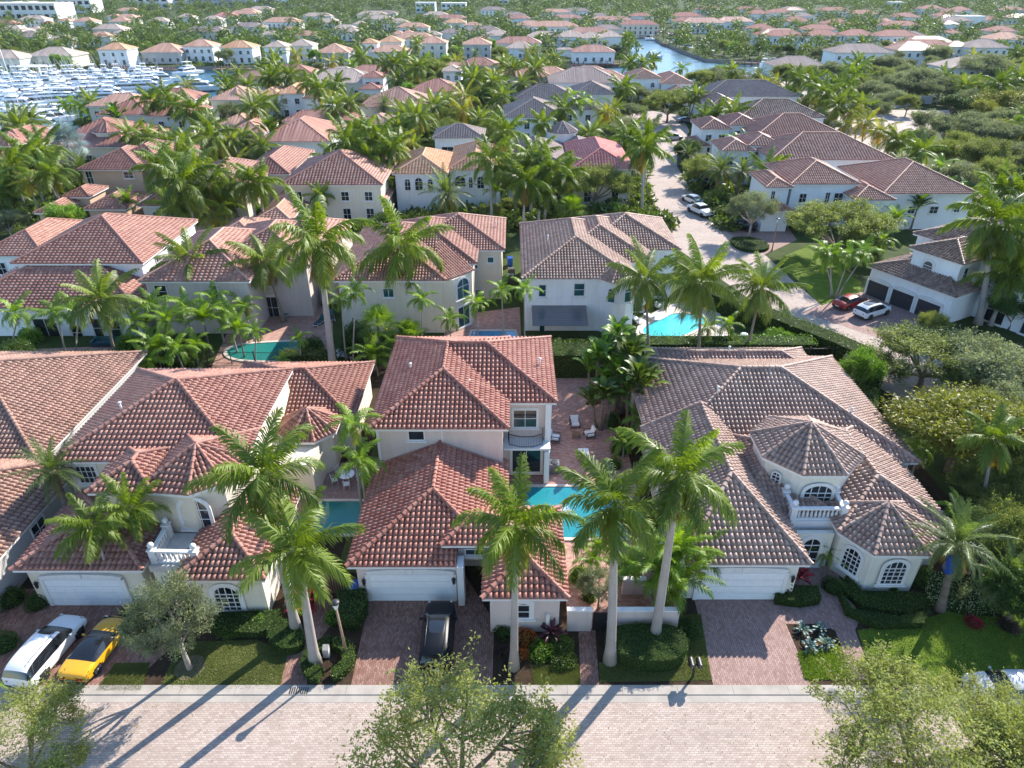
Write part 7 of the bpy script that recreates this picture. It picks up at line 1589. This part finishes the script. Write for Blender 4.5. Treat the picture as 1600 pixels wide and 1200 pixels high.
# ------------------------------------------------------------------ palms and trees of the middle distance
R3 = [(18, 262, 8.5, 'royal', 1.5), (42, 238, 9.5, 'royal', 1.6), (62, 250, 8, 'coco', 1.3), (78, 270, 8, 'royal', 1.3), (10, 300, 5, 'royal', 1.2), (45, 285, 7, 'yellow', 1.0), (105, 226, 6.5, 'blue', 1.9), (100, 355, 4.5, 'lime', 1.0),
 (252, 262, 8.5, 'royal', 1.4), (285, 285, 9.5, 'royal', 1.6), (305, 258, 9, 'royal', 1.4), (325, 290, 8, 'royal', 1.4), (300, 320, 6, 'royal', 1.3), (335, 340, 4.5, 'yellow', 1.0), (360, 292, 7, 'coco', 1.2), (388, 285, 8.5, 'royal', 1.2), (405, 288, 8, 'royal', 1.2), (345, 320, 5, 'royal', 1.1), (200, 318, 3.5, 'areca', 1.3), (270, 320, 5, 'royal', 1.2),
 (540, 222, 10, 'royal', 1.5), (568, 205, 10.5, 'royal', 1.5), (590, 222, 9.5, 'royal', 1.5), (612, 232, 9, 'royal', 1.3), (575, 245, 8, 'royal', 1.3), (580, 290, 5, 'yellow', 1.2), (605, 280, 5, 'coco', 1.1), (548, 290, 4, 'fan', 1.2), (500, 305, 5, 'royal', .8),
 (766, 250, 10, 'royal', 1.4), (790, 205, 10, 'royal', 1.5), (800, 260, 8, 'royal', 1.4), (835, 250, 9.5, 'royal', 1.5), (860, 262, 9, 'royal', 1.5), (820, 285, 8, 'royal', 1.4), (880, 275, 7.5, 'royal', 1.3), (845, 295, 6.5, 'royal', 1.3), (775, 300, 4, 'areca', 1.4),
 (1006, 232, 11, 'royal', 1.5), (1012, 215, 10.5, 'royal', 1.4), (905, 165, 7, 'adon', 2.2), (925, 165, 6.5, 'adon', 2.2), (895, 150, 7, 'adon', 2.0), (948, 175, 6, 'yellow', 1.3), (880, 170, 8, 'royal', 1.4), (960, 168, 6, 'coco', 1.0), (840, 180, 5, 'royal', 1.0),
 (1120, 175, 6.5, 'royal', 1.2), (1142, 165, 6, 'yellow', 1.1), (1100, 180, 6, 'royal', 1.1), (1148, 222, 5, 'adon', 1.8), (1128, 232, 5, 'adon', 1.6), (1165, 218, 5, 'adon', 1.6), (1080, 148, 6, 'royal', 1.0),
 (1270, 128, 9, 'royal', 1.5), (1290, 145, 9, 'royal', 1.6), (1315, 138, 9.5, 'royal', 1.6), (1342, 102, 9.5, 'royal', 1.6), (1328, 118, 9, 'royal', 1.5), (1330, 175, 7, 'yellow', 1.4), (1352, 190, 7, 'yellow', 1.5), (1375, 205, 6.5, 'yellow', 1.4), (1395, 215, 6, 'yellow', 1.3), (1310, 165, 8, 'coco', 1.4), (1345, 165, 8, 'coco', 1.4), (1405, 222, 5.5, 'royal', 1.3), (1438, 235, 5.5, 'royal', 1.4), (1468, 262, 4.5, 'adon', 1.9), (1320, 195, 5, 'yellow', 1.2),
 (1412, 318, 3.2, 'banana', 1.5), (1432, 330, 3.0, 'banana', 1.3), (1452, 312, 3.5, 'banana', 1.5), (1478, 308, 3.5, 'banana', 1.5), (1502, 312, 3.2, 'banana', 1.3), (1400, 345, 2.6, 'areca', 1.4), (1370, 350, 3, 'adon', 1.5), (1350, 365, 3.2, 'areca', 1.6), (1378, 375, 2.6, 'adon', 1.5), (1560, 300, 8.5, 'royal', 1.3), (1592, 305, 8.5, 'royal', 1.4), (1580, 430, 6, 'royal', 1.4), (1500, 210, 3, 'fan', 1.5), (1590, 195, 3.5, 'fan', 1.5),
 (235, 158, 9, 'royal', 1.4), (255, 150, 9.5, 'royal', 1.5), (270, 165, 8.5, 'royal', 1.3), (302, 172, 8.5, 'royal', 1.7), (205, 210, 6, 'coco', 1.4), (232, 218, 6, 'coco', 1.4), (262, 222, 6, 'coco', 1.4), (290, 225, 6, 'coco', 1.4), (325, 215, 6, 'yellow', 1.4), (345, 222, 5.5, 'yellow', 1.4), (360, 220, 5.5, 'coco', 1.3), (380, 215, 5, 'coco', 1.2), (185, 190, 4, 'banana', 2.0), (142, 160, 6, 'coco', 1.3), (115, 163, 5, 'adon', 2.2), (100, 165, 4.5, 'adon', 2.0), (130, 172, 4, 'adon', 1.8), (18, 192, 6, 'coco', 1.4), (48, 186, 5, 'coco', 1.3), (38, 212, 5, 'yellow', 1.2), (315, 195, 5, 'blue', 1.0),
 (425, 122, 9.5, 'royal', 1.4), (452, 118, 10, 'royal', 1.5), (485, 132, 9, 'royal', 1.5), (500, 140, 9, 'royal', 1.4), (432, 165, 5, 'date', 1.5), (410, 165, 4, 'adon', 1.8), (520, 165, 7, 'coco', 1.4), (545, 160, 7, 'coco', 1.4), (530, 130, 5, 'date', 1.4), (425, 215, 5, 'banana', 2.0), (500, 170, 5, 'yellow', 1.1), (520, 225, 3, 'lime', .8), (635, 215, 3.5, 'lime', 1.0),
 (615, 100, 9, 'royal', 1.6), (630, 92, 9.5, 'royal', 1.6), (602, 98, 9, 'royal', 1.4), (632, 180, 6, 'coco', 1.6), (678, 165, 7, 'coco', 1.6), (655, 190, 5.5, 'coco', 1.4), (725, 150, 8, 'yellow', 1.8), (722, 172, 6.5, 'yellow', 1.5), (740, 125, 9, 'coco', 1.4), (770, 128, 8.5, 'coco', 1.4), (785, 150, 7, 'coco', 1.4), (760, 165, 5, 'dark', 1.2), (700, 158, 5, 'coco', 1.3), (800, 108, 8, 'coco', 1.5), (835, 108, 8.5, 'coco', 1.7), (815, 130, 7, 'coco', 1.4), (600, 165, 5, 'date', 1.4), (620, 200, 4.5, 'coco', 1.2), (645, 225, 3.5, 'coco', 1.1),
 (985, 100, 9, 'royal', 1.4), (1005, 100, 9, 'royal', 1.4), (1020, 96, 8.5, 'royal', 1.2), (980, 58, 8, 'royal', 1.2), (930, 62, 7, 'coco', .9), (945, 68, 6, 'coco', .8), (918, 68, 6.5, 'coco', .8), (1160, 118, 5, 'date', 1.4), (1185, 118, 5, 'date', 1.6), (1065, 108, 5, 'adon', 2.4)]
TREEK = ('lime', 'dark', 'grey', 'oak', 'olive')
near_lab = {'royal': 'royal palm', 'coco': 'coconut palm', 'yellow': 'yellowing palm', 'adon': 'small palm', 'date': 'date palm', 'areca': 'bushy palm', 'blue': 'silver blue fan palm', 'fan': 'fan palm', 'banana': 'broad leaved plant'}
def zone(px, py):
    if py > 240:
        if px < 120: return 'in the garden at the left edge'
        if px < 420: return 'among the rose roofed houses on the left'
        if px < 650: return 'behind the brown roofed turret house'
        if px < 900: return 'in the dark group beside the arched white house'
        if px < 1100: return 'standing by the pale side street'
        return 'beside the white villas and chocolate roof on the right'
    if py > 130:
        if px < 200: return 'on the near shore of the marina'
        if px < 400: return 'in the belt behind the tan house'
        if px < 600: return 'behind the white house with dark windows'
        if px < 830: return 'in the dense green belt at the centre'
        if px < 1090: return 'near the round end of the side street'
        if px < 1250: return 'between the villas right of the side street'
        return 'in the row along the rear street'
    if px < 400: return 'by the marina water'
    if px < 600: return 'above the channel left of centre'
    if px < 850: return 'above the channel near the centre'
    return 'along the canal banks'
PALMS = 0; spots = []
for (px, py, h, kd, s_) in R3:
    z = zone(px, py)
    if kd in TREEK:
        X, Y = G(px, py, h * .6); tree(X, Y, kd, 'leafy %s tree %s' % (kd, z), s_, s_, group='trees ' + z); spots.append((X, Y)); continue
    palm_h(px, py, h, kd, near_lab[kd] + ' ' + z, s_ * .88, group=near_lab[kd] + 's ' + z); X, Y = G(px, py, h); spots.append((X, Y)); PALMS += 1
RT = [(1230, 120, 6, 55, 'oak'), (1262, 118, 6, 50, 'oak'), (1300, 112, 5.5, 45, 'grey'), (1385, 105, 8, 60, 'grey'), (1405, 130, 8, 60, 'grey'), (1365, 140, 7, 55, 'grey'), (1360, 170, 7.5, 60, 'grey'), (1395, 155, 6, 45, 'grey'), (1440, 130, 7.5, 70, 'grey'), (1470, 140, 7, 60, 'grey'), (1500, 135, 7, 60, 'oak'), (1540, 115, 7.5, 75, 'grey'), (1580, 120, 7, 60, 'grey'), (1600, 135, 7, 60, 'grey'), (1520, 165, 5.5, 50, 'dark'), (1490, 160, 6, 45, 'dark'), (1550, 165, 5.5, 70, 'olive'), (1590, 170, 5.5, 70, 'olive'), (1450, 190, 7, 60, 'grey'), (1480, 200, 7, 60, 'grey'), (1520, 195, 7.5, 75, 'grey'), (1560, 210, 7, 70, 'grey'), (1545, 240, 8, 90, 'oak'), (1590, 245, 7, 70, 'grey'), (1500, 225, 7, 60, 'oak'), (1440, 215, 6, 40, 'grey'), (1555, 270, 7, 70, 'oak'), (1590, 280, 6, 50, 'dark'), (1475, 235, 6, 50, 'oak'), (1375, 120, 6, 50, 'oak'), (1420, 160, 6, 40, 'oak'), (1350, 130, 6, 40, 'oak'), (1460, 95, 4, 50, 'grey'), (1600, 105, 7, 50, 'oak'),
 (668, 112, 7, 60, 'oak'), (650, 118, 6, 50, 'grey'), (745, 112, 6, 50, 'oak'), (760, 120, 5, 40, 'grey'), (1120, 122, 6, 50, 'grey'), (1145, 128, 6, 50, 'grey'), (1095, 125, 6, 50, 'oak'), (1105, 145, 5, 40, 'grey'), (1130, 112, 6, 40, 'lime'), (975, 200, 5, 60, 'sparse'), (990, 150, 5, 50, 'grey'), (975, 225, 3, 45, 'lime'), (968, 245, 3, 35, 'dark'), (400, 210, 6, 50, 'dark'), (412, 235, 6, 45, 'oak'), (140, 330, 3, 35, 'dark'), (118, 368, 4, 45, 'lime'), (10, 345, 4, 60, 'grey'), (520, 215, 3, 50, 'lime'), (690, 190, 3.5, 50, 'oak'), (710, 195, 3.5, 45, 'dark'), (660, 205, 4, 50, 'dark'), (400, 330, 3.5, 50, 'lime'), (360, 355, 3, 40, 'lime'), (620, 300, 2.5, 30, 'dark'), (800, 320, 2.5, 40, 'oak'), (770, 330, 2.5, 40, 'oak'), (960, 325, 2.5, 30, 'lime'), (1200, 330, 2, 40, 'dark'), (1250, 345, 2.5, 50, 'dark'), (1500, 470, 2, 40, 'dark'), (1590, 480, 4.5, 90, 'dark'), (1560, 460, 2, 40, 'dark'), (1460, 505, 3.5, 50, 'oak'), (1480, 445, 3.5, 40, 'sparse'), (1360, 400, 2.5, 40, 'dark'), (1345, 365, 3, 40, 'oak'), (560, 262, 3, 50, 'dark'), (660, 250, 2.5, 30, 'dark'), (600, 345, 2.5, 45, 'dark'), (30, 330, 3, 60, 'dark'), (930, 180, 4, 40, 'dark'), (1030, 150, 5, 40, 'oak'), (925, 232, 3, 40, 'dark')]
nm_ = {'oak': 'green', 'grey': 'grey green', 'dark': 'dark green', 'olive': 'golden olive', 'lime': 'light green', 'sparse': 'thin leaved'}
for i, (px, py, h, wd, kd) in enumerate(RT):
    z = zone(px, py) if px < 1250 or py > 300 else ('in the wood around the rear street' if py > 90 else zone(px, py))
    tree_px(px, py, h, wd, kd, '%s tree %s' % (nm_[kd], z), group='%s trees %s' % (nm_[kd], z)); spots.append(G(px, py, h * .6))
# scattered palms further away: individuals up to the limit, the rest as one mass
def free(x, y, m=0):
    for a in HS:
        if a[0] - m < x < a[2] + m and a[1] - m < y < a[3] + m: return False
    if inpoly(x, y, basin_w): return False
    for P in ROADP:
        if inpoly(x, y, P): return False
    return True
def infront(x, y):
    for a in HS:
        if a[0] < x < a[2] and a[1] - 16 < y < a[1]: return True
    return False
cand = []
rq = random.Random(3)
for i in range(6500):
    px = rq.uniform(-120, 1720); py = 3 + 330 * rq.random() ** 1.9
    X, Y = G(px, py)
    if Y > 1150 or not free(X, Y): continue
    if (px < 335 and 170 < py < 238) or (985 < px < 1340 and 110 < py < 150) or (890 < px < 1000 and 112 < py < 150): continue
    if infront(X, Y) and rq.random() < (.72 if py < 110 else .92): continue
    if any((X - a) ** 2 + (Y - b) ** 2 < (5.8 if py > 60 else 5.4) ** 2 for a, b in spots): continue
    spots.append((X, Y)); cand.append((Y, X, px, py))
cand.sort()
nind = 290 - PALMS
ind = [c for c in cand if 1][:0]; far = []; k = 0; ntree = 0
for (Y, X, px, py) in cand:
    wood = px > 1240 and py > 60
    ktree = rq.random() < (.75 if wood else .30)
    if ktree and ntree < 190:
        kd = rq.choice(['oak', 'dark', 'grey', 'lime'] if not wood else ['grey', 'grey', 'oak', 'olive']); s_ = rq.uniform(.7, 1.15); z = zone(px, py)
        tree(X, Y, kd, '%s tree %s' % (nm_[kd], z), s_, s_, group='%s trees %s' % (nm_[kd], z)); ntree += 1
    elif k < nind:
        kd = rq.choice(['coco', 'coco', 'royal', 'royal', 'yellow', 'date', 'adon']); z = zone(px, py); s_ = rq.uniform(1.0, 1.5) * (1.5 if kd == 'adon' else 1)
        h = rq.uniform(5, 9) if kd in ('coco', 'royal', 'yellow') else rq.uniform(3, 5)
        root = empty(near_lab[kd].replace(' ', '_'), (X, Y, 0), 0, near_lab[kd] + ' ' + z, 'palm tree', near_lab[kd] + 's ' + z); k += 1
        lx = rq.choice([-1.2, -.6, 0, .5, 1.1]); link('trunk', trunk_mesh(kd, round(h), lx, 0, .2), root); link('crown', CR[kd][rq.randrange(len(CR[kd]))], root, (lx, 0, round(h)), (0, 0, rq.random() * 6.28), (s_, s_, s_))
    else: far.append((X, Y))
# the wood beyond, too many and too far to count: one mass of leafy crowns
LOWP = []
for sd_ in range(4):
    rs = np.random.RandomState(sd_); Vs, Fs, Cs, b = [], [], [], 0
    for i in range(13):
        V, F, C_ = frond_arrays(3.6 * (.8 + .4 * rs.rand()), R(75 - 100 * i / 13), i * 2.4, R(75), 12, 1.0, .22, .6, -.2, i / 15, rs, .2 + .6 * rs.rand()); Vs.append(V); Fs.append(F + b); Cs.append(C_); b += len(V)
    LOWP.append((np.concatenate(Vs), np.concatenate(Fs), np.concatenate(Cs)))
def blob(rs, n=260, Rr=3.6, H=3.4, leaf=.9):
    th = rs.rand(n) * 6.28; z = rs.rand(n); rr = np.sqrt(1 - z ** 2) * (.6 + .45 * rs.rand(n)); P = np.stack([Rr * rr * np.cos(th), Rr * rr * np.sin(th), H * z * (.7 + .4 * rs.rand(n))], 1)
    return leaf_cloud(P, P / 4, leaf, rs, np.full(n, .5))
BL = [blob(np.random.RandomState(s_)) for s_ in range(4)]
def mass(name, pts, label, hmin=4, hmax=8, ptree=.35):
    Vs, Fs, Cs, b = [], [], [], 0
    for X, Y in pts:
        q = rq.random(); a = rq.random() * 6.28; s_ = rq.uniform(1.0, 1.5); h = rq.uniform(hmin, hmax)
        V, F, C_ = (BL if q < ptree else LOWP)[rq.randrange(4)]
        if q < ptree: h *= .45
        V = V * s_; V = np.stack([V[:, 0] * math.cos(a) - V[:, 1] * math.sin(a) + X, V[:, 0] * math.sin(a) + V[:, 1] * math.cos(a) + Y, V[:, 2] + h], 1); C2 = C_.copy(); C2[:, 0] = np.clip(C2[:, 0] + rq.uniform(-.25, .25), 0, 1)
        Vs.append(V); Fs.append(F + b); Cs.append(C2); b += len(V)
        t_ = np.array([[X - .18, Y, 0], [X + .18, Y, 0], [X + .14, Y, h], [X - .14, Y, h], [X, Y - .18, 0], [X, Y + .18, 0], [X, Y + .14, h], [X, Y - .14, h]]); Vs.append(t_); Fs.append(np.array([[0, 1, 2, 3], [4, 5, 6, 7]]) + b); Cs.append(np.tile([.5, 0, .95, 1], (8, 1))); b += 8
    tag(link(name, npmesh(name, np.concatenate(Vs), np.concatenate(Fs), M['far_leaf'], colr=np.concatenate(Cs))), label, None, None, 'stuff')
mass('distant_palm_wood', far, 'distant wood of palms and trees')
pts = []
for i in range(2600):
    px = rq.uniform(-300, 1900); py = -30 + 46 * rq.random(); X, Y = G(px, max(-26, py))
    if Y < 2400 and free(X, Y): pts.append((X, Y))
mass('horizon_wood', pts, 'wood on the horizon', 5, 10, .6)
# low growth filling the gaps between houses
fill = []
for i in range(5200):
    px = rq.uniform(-60, 1660); py = 60 + 300 * rq.random() ** 1.3; X, Y = G(px, py)
    if free(X, Y, -.5): fill.append((X, Y, rq.uniform(.8, 1.8)))
Vs, Fs, Cs, b = [], [], [], 0
BS = [blob(np.random.RandomState(s_ + 50), 90, 1.3, 1.2, .5) for s_ in range(6)]
for X, Y, s_ in fill:
    V, F, C_ = BS[rq.randrange(6)]; a = rq.random() * 6.28; V = np.stack([(V[:, 0] * math.cos(a) - V[:, 1] * math.sin(a)) * s_ + X, (V[:, 0] * math.sin(a) + V[:, 1] * math.cos(a)) * s_ + Y, V[:, 2] * s_], 1); C2 = C_.copy(); C2[:, 0] = np.clip(C2[:, 0] + rq.uniform(-.3, .3), 0, 1); Vs.append(V); Fs.append(F + b); Cs.append(C2); b += len(V)
tag(link('undergrowth', npmesh('undergrowth', np.concatenate(Vs), np.concatenate(Fs), M['far_leaf'], colr=np.concatenate(Cs))), 'low shrubs and undergrowth between the houses', None, None, 'stuff')

# ------------------------------------------------------------------ air
m = MB(); m.box(-2510, -70, -3.4, 2510, 3510, 46); hz = m.build('haze', None); hz.data.materials.clear()
hm = bpy.data.materials.new('haze_air'); hm.use_nodes = True; hm.node_tree.nodes.clear()
ho = hm.node_tree.nodes.new('ShaderNodeOutputMaterial'); hv = hm.node_tree.nodes.new('ShaderNodeVolumePrincipled'); hv.inputs['Color'].default_value = (.80, .88, 1, 1); hv.inputs['Density'].default_value = .00004; hv.inputs['Anisotropy'].default_value = 0
hm.node_tree.links.new(hv.outputs[0], ho.inputs['Volume']); hz.data.materials.append(hm); tag(hz, 'thin bluish air haze', None, None, 'stuff')

# ------------------------------------------------------------------ labels: number look-alikes from the left
ORD = ['first', 'second', 'third', 'fourth', 'fifth', 'sixth', 'seventh', 'eighth', 'ninth', 'tenth', 'eleventh', 'twelfth', 'thirteenth', 'fourteenth', 'fifteenth', 'sixteenth', 'seventeenth', 'eighteenth', 'nineteenth', 'twentieth']
same = {}
for o in sc.objects:
    if o.parent is None and o.get('category') and o.get('label'): same.setdefault((o['label'], o['category']), []).append(o)
big = {}
for (lb, ct), os_ in list(same.items()):
    if len(os_) > 20:
        os_.sort(key=lambda o: PX(o.location.x, o.location.y)[0]); n = len(os_); parts_ = 3 if n <= 54 else 5
        for i, o in enumerate(os_):
            l2 = lb + ', ' + (('left', 'middle', 'right') if parts_ == 3 else ('far left', 'left', 'middle', 'right', 'far right'))[i * parts_ // n] + ' part'; o['label'] = l2
            if not o.get('group'): o['group'] = lb + 's'
            big.setdefault((l2, ct), []).append(o)
        del same[(lb, ct)]
same.update(big)
for (lb, ct), os_ in same.items():
    if 2 <= len(os_) <= 20:
        os_.sort(key=lambda o: PX(o.location.x, o.location.y)[0])
        for i, o in enumerate(os_):
            if not o.get('group'): o['group'] = lb + 's'
            o['label'] = ' '.join((lb + ', ' + ORD[i] + ' from the left').split()[:16])
